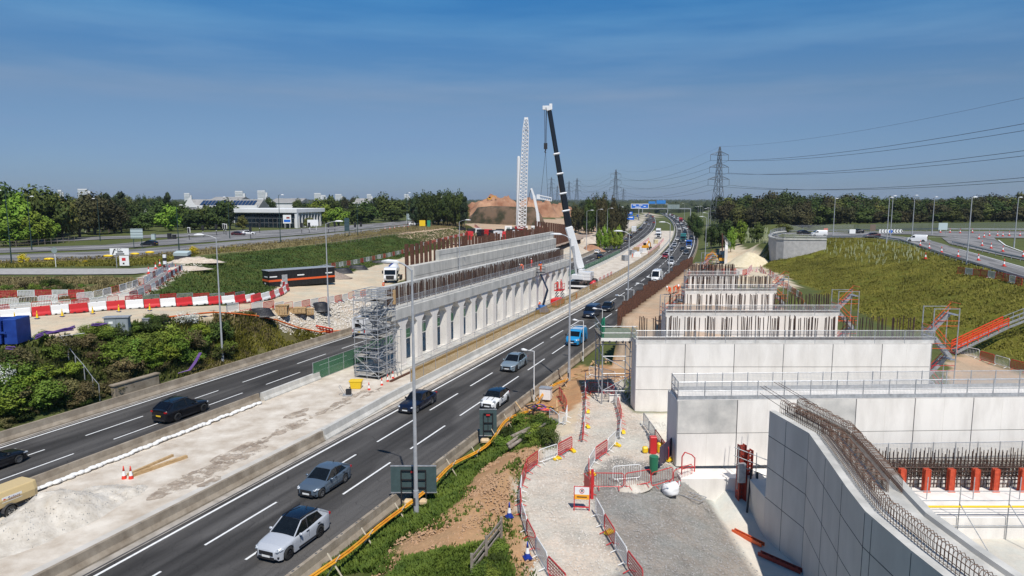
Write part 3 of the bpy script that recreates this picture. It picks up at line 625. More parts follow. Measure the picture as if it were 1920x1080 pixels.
# ---- stepped wall on the far side
sw = thing('stepped_retaining_wall', 'long stepped pale concrete wall with rusty columns behind, beyond the pier row', 'retaining wall', R(121, -29.5)); sl_ = loc_of(sw)
def wallrun(t0, t1, o, z0, z1, th, name, m, root, st=4):
    mb = MB(); n = int((t1-t0)/st)
    mb.loft([[root.location*-1+R(t0+(t1-t0)*i/n, oo, z) for oo, z in ((o, z0), (o, z1), (o-th, z1), (o-th, z0))] for i in range(n+1)])
    return mb, n
for nm, t0, t1, o, z0, z1, th in (('lower_tier', 114.5, 205, -29.5, -.2, 7.3, 1.6), ('upper_tier', 125.5, 205, -30.3, 7.3, 9.3, .8)):
    mb, n = wallrun(t0, t1, o, z0, z1, th, nm, CONC, sw)
    for k in range(1, 4):
        zz = z1-k*1.9+(0 if nm == 'lower_tier' else .95)
        if zz < z0+.3: continue
        mb.loft([[sl_(R(t0+(t1-t0)*i/n, oo, z)) for oo, z in ((o+.012, zz), (o+.012, zz+.06), (o-.05, zz+.06), (o-.05, zz))] for i in range(n+1)], 1)
    fixn(mb.build(nm, [CONC_N, JOINT], sw))
COLM = unit('steel_column', lambda m: (m.box((0, -.2, .5), (.45, .03, 1)), m.box((0, .2, .5), (.45, .03, 1)), m.box((0, 0, .5), (.03, .4, 1))), RUST)
i = 0; t = 115.5
while t < 204:
    o = bpy.data.objects.new('steel_column', COLM); COL.objects.link(o); o.location = R(t, -31.6, 2.9); hh = 8.3+rs.uniform(-.4, .4)
    if 160 < t < 164: hh -= 1
    o.scale = (1.15+rs.uniform(-.2, .3), 1.1, hh); o.rotation_euler.z = -head(t)+rs.choice((0, 1.57))*.2
    tag(o, 'rusty brown steel column standing upright behind the long stepped concrete wall', 'steel column', 'rusty steel columns behind the stepped wall'); t += 1.75+rs.uniform(-.25, .25); i += 1
# ---- right hand fin walls
def fin(name, label, x0, x1, y, z0, z1, th, rows, pw_=5.55, skew=0.0, bars=0, yend=None, half=True, bh=2.15, mats=None):
    root = thing(name, label, 'retaining wall', (x0, y, z0)); mb = MB(); W = x1-x0; dy = (yend-y) if yend is not None else 0
    mb.box((W/2, th/2+.03, (z1-z0)/2), (W, th-.06, z1-z0))
    core = mb.build('wall', CONC, root); core.rotation_euler.z = math.atan2(dy, W)
    pm = MB(); rh = (z1-z0)/rows; n = max(1, round(W/pw_)); r2 = random.Random(int(x0*10))
    for r in range(rows):
        for k in range(n):
            a = W*k/n; b = W*(k+1)/n; g = .03
            pm.box(((a+b)/2, 0, rh*(r+.5)), (b-a-g*2, .06, rh-g*1.6), 0, 1 if mats and (k, r) in mats else 0)
            if half: pm.box(((a+b)/2, -.031, rh*(r+.5)), (.012, .006, rh-g*2), 0, 2)
    pm.box((W/2, .028, (z1-z0)/2), (W-.1, .02, z1-z0-.03), 0, 3)
    p = pm.build('cladding', [CONC, CONC_S, CONC_G, JOINT], root); p.rotation_euler.z = core.rotation_euler.z
    if bars:
        i = 0; x = .5; k = 0
        rest = MB()
        while x < W-.3:
            cl = r2.randint(5, 9)
            for _ in range(cl):
                if x > W-.3: break
                q_ = V((x, r2.choice((.95, 1.15, 1.5)), z1-z0)); k += 1
                if k <= 100: inst('starter_bar', BAR_M, root, q_, (r2.uniform(-.02, .02), r2.uniform(-.03, .03), 0), (.75, .75, bh+r2.uniform(-.12, .12)))
                else: rest.cyl(q_, q_+V((r2.uniform(-.04, .04), 0, bh+r2.uniform(-.12, .12))), .04, None, 5)
                x += r2.uniform(.10, .17)*W/24
            x += r2.uniform(.25, .55)*W/24
        if rest.v: stuff(rest.build('starter_bar', REBAR, root))
        cg = MB()
        for zz in (.12, .3): cg.cyl((.4, 1.0, z1-z0+zz), (W-.3, 1.0, z1-z0+zz), .05, None, 5); cg.cyl((.4, 1.4, z1-z0+zz), (W-.3, 1.4, z1-z0+zz), .05, None, 5)
        cg.build('base_rebar', REBAR, root)
    return root
W1X0, W1X1, W1Y = 10.75, 36.35, 58.8
fin('fin_wall', 'white concrete fin wall of square panels, front one of the stepped row with bars on top', W1X0, W1X1, W1Y, .9, 7.0, 2.1, 3, bars=1, pw_=4.27)
fin('fin_wall', 'white concrete fin wall second in the stepped row beside the stair towers', 16.5, 35.0, 73.2, 1, 7.0, 2.1, 3, bars=1, pw_=4.3)
fin('fin_wall', 'white concrete fin wall third in the stepped row, topped with rusty bars', 23.0, 35.0, 91.0, 1, 7.0, 2.1, 3, bars=1, pw_=4.3)
fin('fin_wall', 'white concrete fin wall last in the stepped row by the sand heap', 27.5, 35.5, 108, 1, 7.0, 2.1, 3, bars=1, pw_=4.3)
TOEP = mat('pale_toe_board', (.50, .48, .44), .7, scale=1.5, col2=(.66, .64, .6))
for k, (x0, x1, y) in enumerate(((W1X0, W1X1+.3, W1Y), (16.5, 35.2, 73.2), (23, 35.2, 91), (27.5, 35.7, 108))):
    lab = ['front fin wall', 'second fin wall', 'third fin wall', 'last fin wall by the sand heap'][k]
    guard('edge_guard', 'mesh edge guard below the bars on the '+lab, [V((x0, y+1.9, 7)), V((x0, y+.15, 7)), V((x1, y+.15, 7)), V((x1, y+1.9, 7))], 1.15, 2.55, .3, toem=TOEP)
# front wall with walkway
fin('front_wall', 'thick pale concrete wall with a walkway on top behind the grey curved wall', 11.45, 45, 46.4, .9, 5.65, 2.6, 2, pw_=4.3, yend=47.6, mats={(0, 1), (2, 1)})
for k, (y0, y1, xo) in enumerate(((46.55, 47.7, 11.5), (48.9, 50.2, 11.6))):
    guard('edge_guard', ('grey mesh edge guard along the front edge of the walkway' if k == 0 else 'grey mesh edge guard along the rear edge of the walkway'), [V((xo, y0, 5.65)), V((45, y1, 5.65))], 1.25, 1.9, .26)
guard('edge_guard', 'short mesh guard closing the walkway end above the path', [V((11.5, 46.6, 5.65)), V((11.6, 48.9, 5.65))], 1.25, 1.1, .26)
# footing ledge in front of it
lg = MB(); lg.box((28, 45.55, -.2), (33.2, 1.75, 1.9)); tag(bevel(lg.build('footing_ledge', CONC), .03), 'white concrete footing ledge in front of the thick walkway wall', 'footing')
guard('mesh_fence', 'tall grey mesh fence on the ledge below the walkway wall', [V((21.2, 45.7, .75)), V((45, 46.7, .75))], 2.0, 1.55, 0, rails=(1.0, .12))
# ---- curved wing wall
WZ = 6.8; wo = [G(x, y, WZ) for x, y in ((1443, 770), (1517, 812), (1552, 862), (1587, 913), (1622, 958), (1706, 1030), (1772, 1082), (1860, 1150))]
wo.append(wo[-1]+(wo[-1]-wo[-2])*2)
ww = thing('wing_wall', 'tall curved grey concrete wing wall with rebar cages along its top', 'retaining wall', (wo[0].x, wo[0].y, -1.2)); wl = loc_of(ww)
def offs(pts, d):
    out = []
    for i, p in enumerate(pts):
        a = pts[max(0, i-1)]; b = pts[min(len(pts)-1, i+1)]; n = (b-a).normalized(); out.append(p+V((-n.y, n.x, 0))*d)
    return out
def wat(i, d, z): q = offs(wo, d)[i]; return wl(V((q.x, q.y, z)))
mb = MB(); prof = [(0, -1.6), (0, 6.8), (.38, 6.8), (.45, 6.62), (2.35, 6.62), (2.4, 6.8), (2.75, 6.8), (2.75, -1.6)]
OF = {d: offs(wo, d) for d, _ in prof}
mb.loft([[wl(V((OF[d][i].x, OF[d][i].y, z))) for d, z in prof] for i in range(len(wo))])
wall_ = fixn(mb.build('wall', [CONC_G, CONC_N], ww))
for f in wall_.data.polygons:
    if f.normal.z > .3: f.material_index = 1
ofj = offs(wo, -.004); jm = MB()
for z in (5.22, 3.26, 1.30): jm.loft([[wl(V((q.x, q.y, zz))) for q, zz in ((ofj[i], z), (ofj[i], z+.045), (wo[i], z+.045), (wo[i], z))] for i in range(len(wo))])
def along(f):
    i = int(f); return ofj[i].lerp(ofj[min(i+1, len(wo)-1)], f-i)
for f in (.45, 1.0, 1.9, 2.8, 4.0, 4.18, 5.05):
    q = along(f); d = (ofj[min(int(f)+1, len(wo)-1)]-ofj[int(f)]).normalized(); jm.box(wl(V((q.x, q.y, 2.7))), (.025, .012, 8), math.atan2(d.y, d.x))
jm.build('joint', JOINT, ww)
def cage(name, root, line, z0, wid, h, st, m=REBAR, r=.017, loopy=True):
    mb = MB(); pts = []
    for a, b in zip(line, line[1:]):
        n = max(1, int((b-a).length/st)); pts += [(a.lerp(b, k/n), (b-a).normalized()) for k in range(n)]
    rr = random.Random(5); L0 = []; 
    for p, d in pts:
        n = V((-d.y, d.x, 0)); j = rr.uniform(-.03, .03); hh = h+rr.uniform(-.06, .06)
        a = p+n*(-wid/2); b = p+n*(wid/2); z = V((0, 0, 1))
        mb.path([a, a+z*hh*.8, a+z*hh+n*wid*.2, b+z*hh-n*wid*.2, b+z*hh*.8, b], r, 4)
    for fz in (.1, .45, .8): 
        for s in (-.5, .5):
            q = [p+V((-d.y, d.x, 0))*wid*s+V((0, 0, h*fz)) for p, d in pts]; mb.path(q[::3]+[q[-1]], r, 4)
    return mb.build(name, m, root)
cage('rebar_cage', ww, [wl(V((q.x, q.y, 6.62))) for q in offs(wo, .85)], 0, .34, .75, .2, REBAR_L, .014)
cage('rebar_cage', ww, [wl(V((q.x, q.y, 6.62))) for q in offs(wo, 1.45)[:4]], 0, .5, .55, .17, REBAR_L, .014)
cage('rebar_cage', ww, [wl(V((q.x, q.y, 6.62))) for q in offs(wo, 2.05)[:4]], 0, .55, .8, .14, REBAR_L, .014)
tailb = MB(); d = (wo[0]-wo[1]).normalized()
for s, zz in ((.7, .3), (.7, .75), (1.0, .75), (1.8, .9), (2.2, .8)):
    q = wl(V((offs(wo, s)[0].x, offs(wo, s)[0].y, 6.62+zz))); tailb.cyl(q-d*1.5, q+d*(2.2+.3*s)+V((0, 0, .25)), .018, None, 4)
tailb.build('tail_bar', REBAR, ww)
# lower stub wall going back from its end
sb = MB(); a = wo[0]; sb.box(V((a.x+.55, a.y+2.0, -.3)), (1.1, 4.0, 3.2)); tag(bevel(sb.build('stub_wall', CONC_G), .03), 'low grey stub wall behind the red steel column at the wing wall end', 'wall')
# ---- basin: slab, rebar mat, red soldiers, railings
bs = MB(); bs.box((41, 42.3, -.55), (44, 4.4, 1.5)); tag(bevel(bs.build('base_slab', CONC), .04), 'white concrete base slab inside the curved wall under the rebar', 'slab')
dr = MB(); dr.box((41, 40.07, -.1), (44, .05, .14)); 
cg = thing('rebar_mat', 'dense dark rebar mat standing along the slab below the mesh fence', 'rebar', (19.5, 44.45, .2)); mb = MB(); r3 = random.Random(4)
for i in range(95):
    x = i*.26
    for y, h in ((0, 1.45), (.3, 1.5), (.6, 1.6), (.9, 1.7), (1.3, 2.0), (1.7, 2.1)): mb.cyl((x+r3.uniform(-.05, .05), y, 0), (x+r3.uniform(-.07, .07), y, h+r3.uniform(-.15, .1)), .034, None, 4)
    mb.cyl((x, 0, 1.3), (x, 1.3, 1.35), .02, None, 4); mb.cyl((x, 0, .7), (x, 1.3, .7), .02, None, 4)
for z in (.25, .55, .85, 1.15, 1.4):
    for y in (0, .6, 1.3, 1.7): mb.cyl((0, y, z), (24.5, y, z), .03, None, 4)
for y in (.2, .45, .7, 1.1): mb.cyl((0, y, 1.36), (24.5, y, 1.36), .022, None, 4)
mb.build('bar_grid', REBAR, cg)
SOL = None
for i, x in enumerate((1689, 1735, 1781, 1827, 1864, 1915, 1962)):
    p = G(x, 921, .2)
    if SOL is None:
        SOL = thing('steel_soldier', '', 'steel column', p); mb = MB()
        for y in (-.11, .11): mb.box((0, y, .78), (.34, .1, 1.56)); mb.box((-.17, y, .78), (.03, .16, 1.56)); mb.box((.17, y, .78), (.03, .16, 1.56))
        mb.build('channel', mat('soldier_red', (.40, .045, .018), .6, scale=5, col2=(.58, .085, .03)), SOL); e = MB(); e.box((0, 0, .02), (.46, .44, .04)); e.build('base_plate', ORANGE, SOL); o = SOL
    else: o = dup(SOL, p)
    o['label'] = nth(i)+' orange steel soldier along the white slab counted from the curved wall'; o['group'] = 'orange steel soldiers on the slab'
sc = thing('scaffold_rail', 'grey scaffold handrail with a yellow tube along the slab edge', 'scaffold', (20, 40.0, -1.2))
TUBE_M = unit('standard', lambda m: m.cyl((0, 0, 0), (0, 0, 1), .03, None, 6), GALV)
for x in (1.2, 4.2, 7.2, 10.2, 13.2): inst('standard', TUBE_M, sc, (x, 0, 0), sc=(1, 1, 3.4)); inst('standard', TUBE_M, sc, (x-.4, 2.6, 1.4), sc=(1, 1, 1.5))
mb = MB()
for z in (.9, 1.75, 2.5, 3.1): mb.cyl((.2, 0, z), (15, 0, z), .028, None, 6)
for x in (1.2, 4.2, 7.2, 10.2): mb.cyl((x, -.03, 2.3), (x+.6, -2.2, .1), .028, None, 6)
mb.build('ledger', GALV, sc); mb = MB(); mb.cyl((.2, -.08, 2.15), (15, -.08, 2.15), .07, None, 8); mb.build('yellow_tube', YELLOW, sc)
# red steel columns at the wing wall end
for i, (px, w_) in enumerate(((1386, .5), (1399, .4))):
    p = G(px, 958, -1.2); r = thing('red_column', 'tall dark red steel column with bolt holes beside the wing wall end'+('' if i == 0 else ', the slimmer one behind'), 'steel column', p, .25); mb = MB(); hh = 4.6-i*.35
    for s in (-1, 1): mb.box((s*.2, 0, hh/2), (.05, .42, hh))
    mb.box((0, 0, hh/2), (.36, .05, hh)); mb.build('profile', REDOX, r); hm = MB()
    for k in range(int(hh/.28)): hm.cyl((-.226, 0, .2+k*.28), (-.236, 0, .2+k*.28), .06, None, 8); hm.cyl((.1, -.026, .2+k*.28), (.1, -.034, .2+k*.28), .05, None, 8)
    hm.build('bolt_hole', WHITE if i else DKSTEEL, r); e = MB(); e.box((0, 0, .02), (.7, .6, .04)); e.build('base_plate', REDOX, r)
# raking props and site walkway in the gap behind
pr = thing('prop_frame', 'black raking props and grey handrail in the gap beside the wing wall', 'props', G(1425, 905, 1.3)+V((0, .8, 0))); mb = MB()
mb.cyl((-.8, -.9, -2.2), (-.3, 0, .6), .07, None, 8); mb.cyl((-.2, -.9, -2.4), (.1, 0, .4), .07, None, 8); mb.build('prop', BLACK, pr); mb = MB()
for z in (.4, .95, 1.5): mb.cyl((-1.4, .2, z+.5), (1.6, -.2, z-.6), .03, None, 6)
for x in (-1.2, 0, 1.2): mb.cyl((x, 0, -.8), (x, 0, 1.7-x*.35), .03, None, 6)
mb.build('handrail', GALV, pr); mb = MB(); mb.box((-.9, .1, .3), (.45, .3, 1.3)); mb.build('grey_box', GALV, pr)
# ---- sheet pile wall and the retained fill deck
sp = MB(); tops = []; rs2 = random.Random(11)
def sheetpile(name, label, t0, t1, o, z0, zt, n, jit=.35):
    mb = MB(); st = (t1-t0)/n; ra = []; root = thing(name, label, 'sheet pile wall', R(t0, o, 0)); lo = loc_of(root)
    for i in range(n):
        z = zt(t0+i*st)+rs2.uniform(-jit, jit); cyc = [(0, 0), (.22, 0), (.34, .34), (.66, .34), (.78, 0), (1, 0)]
        for (a, da), (b, db) in zip(cyc, cyc[1:]):
            p = lo(R(t0+(i+a)*st, o+da)); q = lo(R(t0+(i+b)*st, o+db))
            mb.add([(p.x, p.y, z0), (q.x, q.y, z0), (q.x, q.y, z), (p.x, p.y, z)], [(0, 1, 2, 3)])
    w_ = mb.build('sheet_pile', RUST, root); s_ = w_.modifiers.new('thickness', 'SOLIDIFY'); s_.thickness = .03
    return root
sheetpile('sheet_pile_wall', 'long rusty brown sheet pile wall along the near lanes beside the workers', 85.5, 156, 15.0, 0, lambda t: 7.1+.25*math.sin(t*.2), 62)
guard('mesh_fence', 'pale mesh fence on the pale retaining wall by the distant lamp posts', [R(214, 22, 5.0), R(250, 20, 5.2)], 1.4, 4, 0)
fw = MB(); fw.loft([[R(t, o, z) for o, z in ((20.5, 0), (20.5, 5.0), (21.3, 5.0), (21.3, 0))] for t in (205, 215, 230, 250)]); tag(fixn(fw.build('retaining_wall', CONC)), 'white retaining wall end beside the sheet piles below the distant lamps', 'retaining wall')
sheetpile('sheet_pile_wall', 'short rusty sheet pile run above the distant white retaining wall', 222, 262, 19.5, 3, lambda t: 6.6, 26)
# ---- platform with green netting on scaffold legs by the front fin wall
pf = thing('access_platform', 'scaffold platform with torn green netting beside the front fin wall', 'platform', R(75.5, 16.2, .6)); a = -head(75)
pf.rotation_euler.z = 0; X0, X1, Y0, Y1 = -1.9, 1.25, -2.2, 3.2
base = V((9.95, 63.0, .6)); pf.location = base; Z = 6.35
mb = MB(); mb.box((-.3, .5, Z), (3.3, 5.4, .12)); mb.build('deck', TIMBER_G, pf); mb = MB()
for x in (-1.8, -1.2, -.6, 0, .6, 1.1): mb.box((x, .5, Z-.2), (.12, 5.5, .25))
mb.build('deck_beam', DKSTEEL, pf)
for x in (-1.8, 1.1):
    for y in (-2.0, .4, 3.0): inst('standard', TUBE_M, pf, (x, y, 0), sc=(2, 2, Z-.3))
mb = MB()
for z in (1.6, 3.2, 4.8):
    for y in (-2.0, 3.0): mb.cyl((-1.8, y, z), (1.1, y, z), .04, None, 6)
    for x in (-1.8, 1.1): mb.cyl((x, -2, z), (x, 3, z), .04, None, 6)
mb.cyl((-1.8, -2.03, 4.8), (1.1, -2.03, 3.2), .04, None, 6); mb.cyl((-1.8, -2.03, 1.6), (1.1, -2.03, 3.2), .04, None, 6); mb.build('bracing', GALV, pf)
sheet(MB(), [V((-1.9, 3.2, Z)), V((-1.9, .4, Z)), V((-1.9, -2.1, Z)), V((1.3, -2.1, Z))], 1.1).build('netting', GREENTHIN, pf); mb = MB(); mb.box((-.3, -2.22, Z+.02), (3.4, .05, .3)); mb.build('toe_board', CONC, pf)
nb_ = MB(); nb_.loft([[V((-1.82+.12*math.sin(i*1.9), -2.0+i*.28, Z+.1)), V((-1.75+.16*math.sin(i*2.3), -1.95+i*.28, Z+.9)), V((-1.72+.1*math.sin(i*1.3), -1.9+i*.28, Z+1.75+.2*math.sin(i*1.1)))] for i in range(6)], closed=False); s_ = nb_.build('netting_roll', GREENSOLID, pf); s_.modifiers.new('thickness', 'SOLIDIFY').thickness = .05
mb = MB()
for z in (.6, 1.2): mb.path([V((-1.9, 3.2, Z+z)), V((-1.9, -2.1, Z+z)), V((1.3, -2.1, Z+z))], .03, 6)
mb.build('rail', GALV, pf)
# round corner of the slip road bridge
rc = [G(x_, y_, 8.6) for x_, y_ in ((1470, 436.5), (1456, 438), (1448, 440), (1443, 442.5), (1441, 445), (1442, 447.3), (1447, 449.3), (1456, 450.8), (1470, 451.6), (1490, 452), (1515, 452.3), (1550, 452.5))]
mb = MB(); BRK_ = mat('grey_block_wall', (.36, .35, .335), .9, scale=1.2, col2=(.48, .465, .445), bump=.3)
oo = offs(rc, .6); mb.loft([[V((p.x, p.y, z)) for p, z in ((rc[i], 0), (rc[i], 8.9), (oo[i], 8.9), (oo[i], 0))] for i in range(len(rc))]); rw = thing('bridge_abutment', 'rounded grey block abutment wall below the slip road by the grass slope', 'abutment', rc[0])
for q in range(len(mb.v)): mb.v[q] = tuple(V(mb.v[q])-rc[0])
fixn(mb.build('wall', BRK_, rw)); mb = MB(); 
mb.loft([[V((p.x, p.y, z))-rc[0] for p, z in ((offs(rc, -.15)[i], 8.9), (offs(rc, -.15)[i], 9.25), (offs(rc, .8)[i], 9.25), (offs(rc, .8)[i], 8.9))] for i in range(len(rc))]); fixn(mb.build('coping', CONC_N, rw))
guard('parapet', 'grey steel parapet on the rounded abutment of the slip road', [V((p.x, p.y, 9.25)) for p in offs(rc, .3)], 1.1, 3, 0)
# earth mound with spoil road far behind
def mound(name, label, pts, m, seed, amp=.4, n=72, kind=True):
    """heap from rings of plan outline to crest: pts = [(cx,cy),(rx,ry),height,base]"""
    (cx, cy), (rx, ry), h, z0, flat = pts; mb = MB(); rg = []
    for j in range(13):
        f = j/12; r = 1-f*(1-flat); z = z0+h*(1-(1-f)**1.5)
        rg.append([V((cx+rx*r*math.cos(k*2*math.pi/n), cy+ry*r*math.sin(k*2*math.pi/n), z)) for k in range(n)])
    rg.append([V((cx+rx*flat*.5*math.cos(k*2*math.pi/n), cy+ry*flat*.5*math.sin(k*2*math.pi/n), z0+h*1.02)) for k in range(n)])
    for r in rg:
        for q in r:
            s = 1/max(2.0, min(rx, ry)*.45); dn = mnoise.noise(V((q.x*s, q.y*s, seed)))+.5*mnoise.noise(V((q.x*s*2.5, q.y*s*2.5, seed+3)))+.3*mnoise.noise(V((q.x*s*7, q.y*s*7, seed+5)))
            q.z += dn*amp*h*min(1, (q.z-z0)/h*2); q.x += mnoise.noise(V((q.y*s, seed, q.x*s)))*rx*.06
    mb.loft(rg); o = fixn(mb.build(name, m, smooth=True))
    return o
EARTH = mat('red_earth', (.24, .11, .06), .95, scale=.07, col2=(.44, .25, .15), bump=.9, bscale=.35, detail=9, thr=(.36, .6))
DARKE = mat('dark_earth_bank', (.035, .034, .016), .95, scale=.16, col2=(.15, .10, .065), bump=.9, bscale=.4, detail=9, thr=(.4, .58))
def mnd(px0, px1, ytop, ybase, dist, z0, m, name, seed, depth=.5, flat=.35, amp=.25):
    a = D(px0, 380, dist); b = D(px1, 380, dist); top = D(960, ytop, dist).z; cx = (a.x+b.x)/2
    o = mound(name, '', ((cx, dist+(b.x-a.x)*depth*.5), ((b.x-a.x)/2, (b.x-a.x)*depth*.5), top-z0, z0, flat), m, seed, amp); return struct(o)
mnd(852, 1000, 374, 420, 520, 2, EARTH, 'earth_mound', 1, .6, .3, .3); mnd(940, 1060, 377, 420, 560, 2, EARTH, 'earth_mound', 2, .6, .3, .3)
mnd(868, 1030, 389, 432, 400, 1.5, DARKE, 'earth_bank', 3, .35, .66, .06); mnd(1010, 1090, 384, 425, 600, 1, EARTH, 'earth_mound', 5, .5, .3, .2)
FLATE = mat('graded_earth', (.27, .20, .15), .95, scale=.1, col2=(.40, .31, .24))
blob_patch('graded_ground', [R(300, -34, 3.6), R(215, -34, 3.4), V((R(215, -34).x-60, 262, 3.4)), V((R(300, -34).x-100, 330, 3.6))], 3.45, FLATE, 4, 4, 1)
# ---------------------------------------------------------------- vehicles
GLASS = mat('car_glass', (.007, .009, .011), .07, .2, 3, spec=.38); TINT = mat('tinted_glass', (.004, .004, .005), .08, .1, 3, spec=.6)
CHROME = mat('bright_trim', (.55, .56, .58), .2, .05, 3, metal=.9); LAMP = mat('lamp_lens', (.16, .18, .20), .08, .5, 12, spec=.9, col2=(.75, .78, .8), thr=(.45, .6))
TAIL = paint('tail_lens', (.40, .01, .012), .2); PLW = paint('white_plate', (.75, .75, .72), .5); PLY = paint('yellow_plate', (.78, .52, .02), .5); RIM = mat('alloy_rim', (.30, .31, .32), .35, .1, 5, metal=.6); RIMB = paint('black_rim', (.03, .03, .032), .4)
UNDER = paint('underbody', (.012, .012, .012), .9)
def carpaint(name, c, metal=.25): return mat('paint_'+name, c, .32, .03, 8, metal=metal, spec=.5, coat=.6)
P_ = {k: carpaint(k, c, m) for k, c, m in (('light_grey', (.46, .48, .51), .1), ('slate_blue', (.115, .155, .20), .4), ('navy', (.006, .010, .030), .3), ('white', (.74, .74, .73), 0), ('silver_grey', (.28, .35, .39), .4), ('sky_blue', (.02, .27, .56), .1),
     ('dark_blue', (.012, .026, .06), .3), ('black', (.007, .007, .009), .1), ('red', (.34, .012, .018), .2), ('silver', (.42, .43, .45), .5), ('dark_red', (.07, .012, .014), .3), ('teal', (.02, .13, .13), .1), ('bright_blue', (.02, .10, .42), .1), ('grey', (.12, .125, .13), .4))}
def lerp_tab(tab, x):
    if x >= tab[0][0]: return tab[0][1]
    for (a, u), (b, v) in zip(tab, tab[1:]):
        if x >= b: return u+(v-u)*(x-a)/(b-a) if a != b else v
    return tab[-1][1]
def wheel_part(root, x, y, r, rim, side, wd=.22):
    mb = MB(); n = 20; rg = []
    for yy, rr in ((-wd/2, r*.62), (-wd/2, r*.93), (-wd/2+.035, r), (wd/2-.035, r), (wd/2, r*.93), (wd/2, r*.62)):
        rg.append([(x+rr*math.cos(k*2*math.pi/n), y+yy, r+rr*math.sin(k*2*math.pi/n)) for k in range(n)])
    mb.loft(rg, caps=False); w_ = fixn(mb.build('wheel', RUBBER, root, True)); mb = MB(); s = side; yo = y+s*(wd/2-.05)
    mb.cyl((x, yo-s*.05, r), (x, yo-s*.03, r), r*.63, None, 20); c = mb.build('rim', RIMB if rim == 'black' else DKSTEEL, w_)
    mb = MB()
    for k in range(5):
        a = k*2*math.pi/5+.3
        for d in (-.13, .13): mb.bar((x+.05*math.cos(a), yo, r+.05*math.sin(a)), (x+r*.62*math.cos(a+d), yo, r+r*.62*math.sin(a+d)), .05, .03, up=(0, 1, 0))
    for k in range(20): mb.bar((x+r*.61*math.cos(k*.3142), yo, r+r*.61*math.sin(k*.3142)), (x+r*.61*math.cos(k*.3142+.3142), yo, r+r*.61*math.sin(k*.3142+.3142)), .045, .03, up=(0, 1, 0))
    mb.build('spokes', RIMB if rim == 'black' else RIM, w_); return w_
def make_car(name, label, col, L=4.4, W=1.8, H=1.5, kind='hatch', roof=None, rim='alloy', wb=2.65, r=.33, cat='car', plate='front', grille='wide', stripes=False, side='both', detail=True, tint=False):
    root = thing(name, label, cat); a = L/2; body = P_[col]; hb = .62*H if kind != 'suv' else .60*H; zn = .44*H; xf = wb/2+(.04*L if kind != 'mini' else .02); xr = xf-wb
    if kind == 'suv': hood, cowl, ztail = .575*H, .215*L, .60*H
    elif kind == 'mini': hood, cowl, ztail = .60*H, .20*L, .60*H
    elif kind == 'sedan': hood, cowl, ztail = .575*H, .17*L, .665*H
    else: hood, cowl, ztail = .585*H, .225*L, .62*H
    bt = [(a, zn), (a-.10, zn*1.06), (a-.35, hood*.93), (a-.75, hood*.99), (cowl, hood*1.06), (cowl-.15, hb)]
    if kind == 'sedan': bt += [(-.27*L, hb+.05), (-.31*L, ztail), (-a+.15, ztail*.99), (-a, ztail*.9)]
    else: bt += [(0, hb+.01), (-.25*L, hb+.09), (-a+.22, hb+.15), (-a+.03, hb+.08), (-a, hb*.9)]
    wt = [(a, W/2*.60), (a-.06, W/2*.72), (a-.22, W/2*.88), (a-.5, W/2*.965), (a-.95, W/2), (-a+.8, W/2), (-a+.25, W/2*.93), (-a+.06, W/2*.84), (-a, W/2*.74)]
    xs = sorted({a, a-.04, a-.12, a-.25, a-.45, cowl, cowl-.15, 0, -.27*L, -.31*L, -a+.5, -a+.2, -a+.06, -a}|{c+r*1.16*math.cos(k*math.pi/10) for c in (xf, xr) for k in range(11)}, reverse=True)
    z0 = .19; rings = []
    for x in xs:
        w_ = lerp_tab(wt, x); zt = lerp_tab(bt, x); zb = z0+(.12 if abs(x) > a-.08 else 0); ar = zb
        for c in (xf, xr):
            d = abs(x-c)
            if d < r*1.16-1e-6: ar = max(ar, r+math.sqrt(max(0, (r*1.16)**2-d*d)))
        top = max(zt, ar+.04); half = [(w_*.80, ar), (w_*.985, ar+.005), (w_, max(ar+.02, min(top-.04, .42*H))), (w_*.985, max(ar+.03, top-.11)), (w_*.93, max(ar+.035, top-.03)), (w_*.80, top), (w_*.42, top+.03), (0, top+.038)]
        rings.append([(x, y, z) for y, z in half]+[(x, -y, z) for y, z in half[-2::-1]])
    mb = MB(); mb.loft(rings, closed=True)
    bo = fixn(mb.build('body', body, root, True)); bo.modifiers.new('edges', 'EDGE_SPLIT').split_angle = math.radians(48)
    mb = MB(); mb.box((xf-wb/2, 0, .42), (wb+r*2.4, W*.74, .42)); mb.box((0, 0, .25), (L*.93, W*.8, .12)); mb.build('underbody', UNDER, root)
    # cabin
    zr = H; yb = W/2*.90; yt = W/2*.70
    if kind == 'sedan': st = [(cowl+.02, hood*1.05, 0), (.045*L, zr-.06, 1), (-.04*L, zr-.01, 1), (-.20*L, zr-.05, 1), (-.335*L, ztail+.0, 0)]
    elif kind == 'suv': st = [(cowl, hood*1.05, 0), (.035*L, zr-.06, 1), (-.08*L, zr, 1), (-.31*L, zr-.11, 1), (-a+.22, hb+.16, 0)]
    elif kind == 'mini': st = [(cowl-.05, hood*1.05, 0), (.075*L, zr-.05, 1), (-.06*L, zr, 1), (-.34*L, zr-.06, 1), (-a+.10, hb+.10, 0)]
    else: st = [(cowl, hood*1.05, 0), (.035*L, zr-.06, 1), (-.08*L, zr, 1), (-.29*L, zr-.12, 1), (-a+.22, hb+.16, 0)]
    rg = []
    for x, z, f in st:
        base = lerp_tab(bt, x)-.02; y1 = yt if f else yb*.93; z1 = z if f else base+.035
        yy = yb*(1 if abs(x) < .3*L else .96); rg.append([(x, yy, base), (x, y1, z1-.03), (x, y1*.6, z1), (x, -y1*.6, z1), (x, -y1, z1-.03), (x, -yy, base)])
    mb = MB(); mb.loft(rg); fixn(mb.build('window_glass', TINT if tint else GLASS, root))
    rp = BLACKGL if roof == 'black' else body; mb = MB(); rr = []
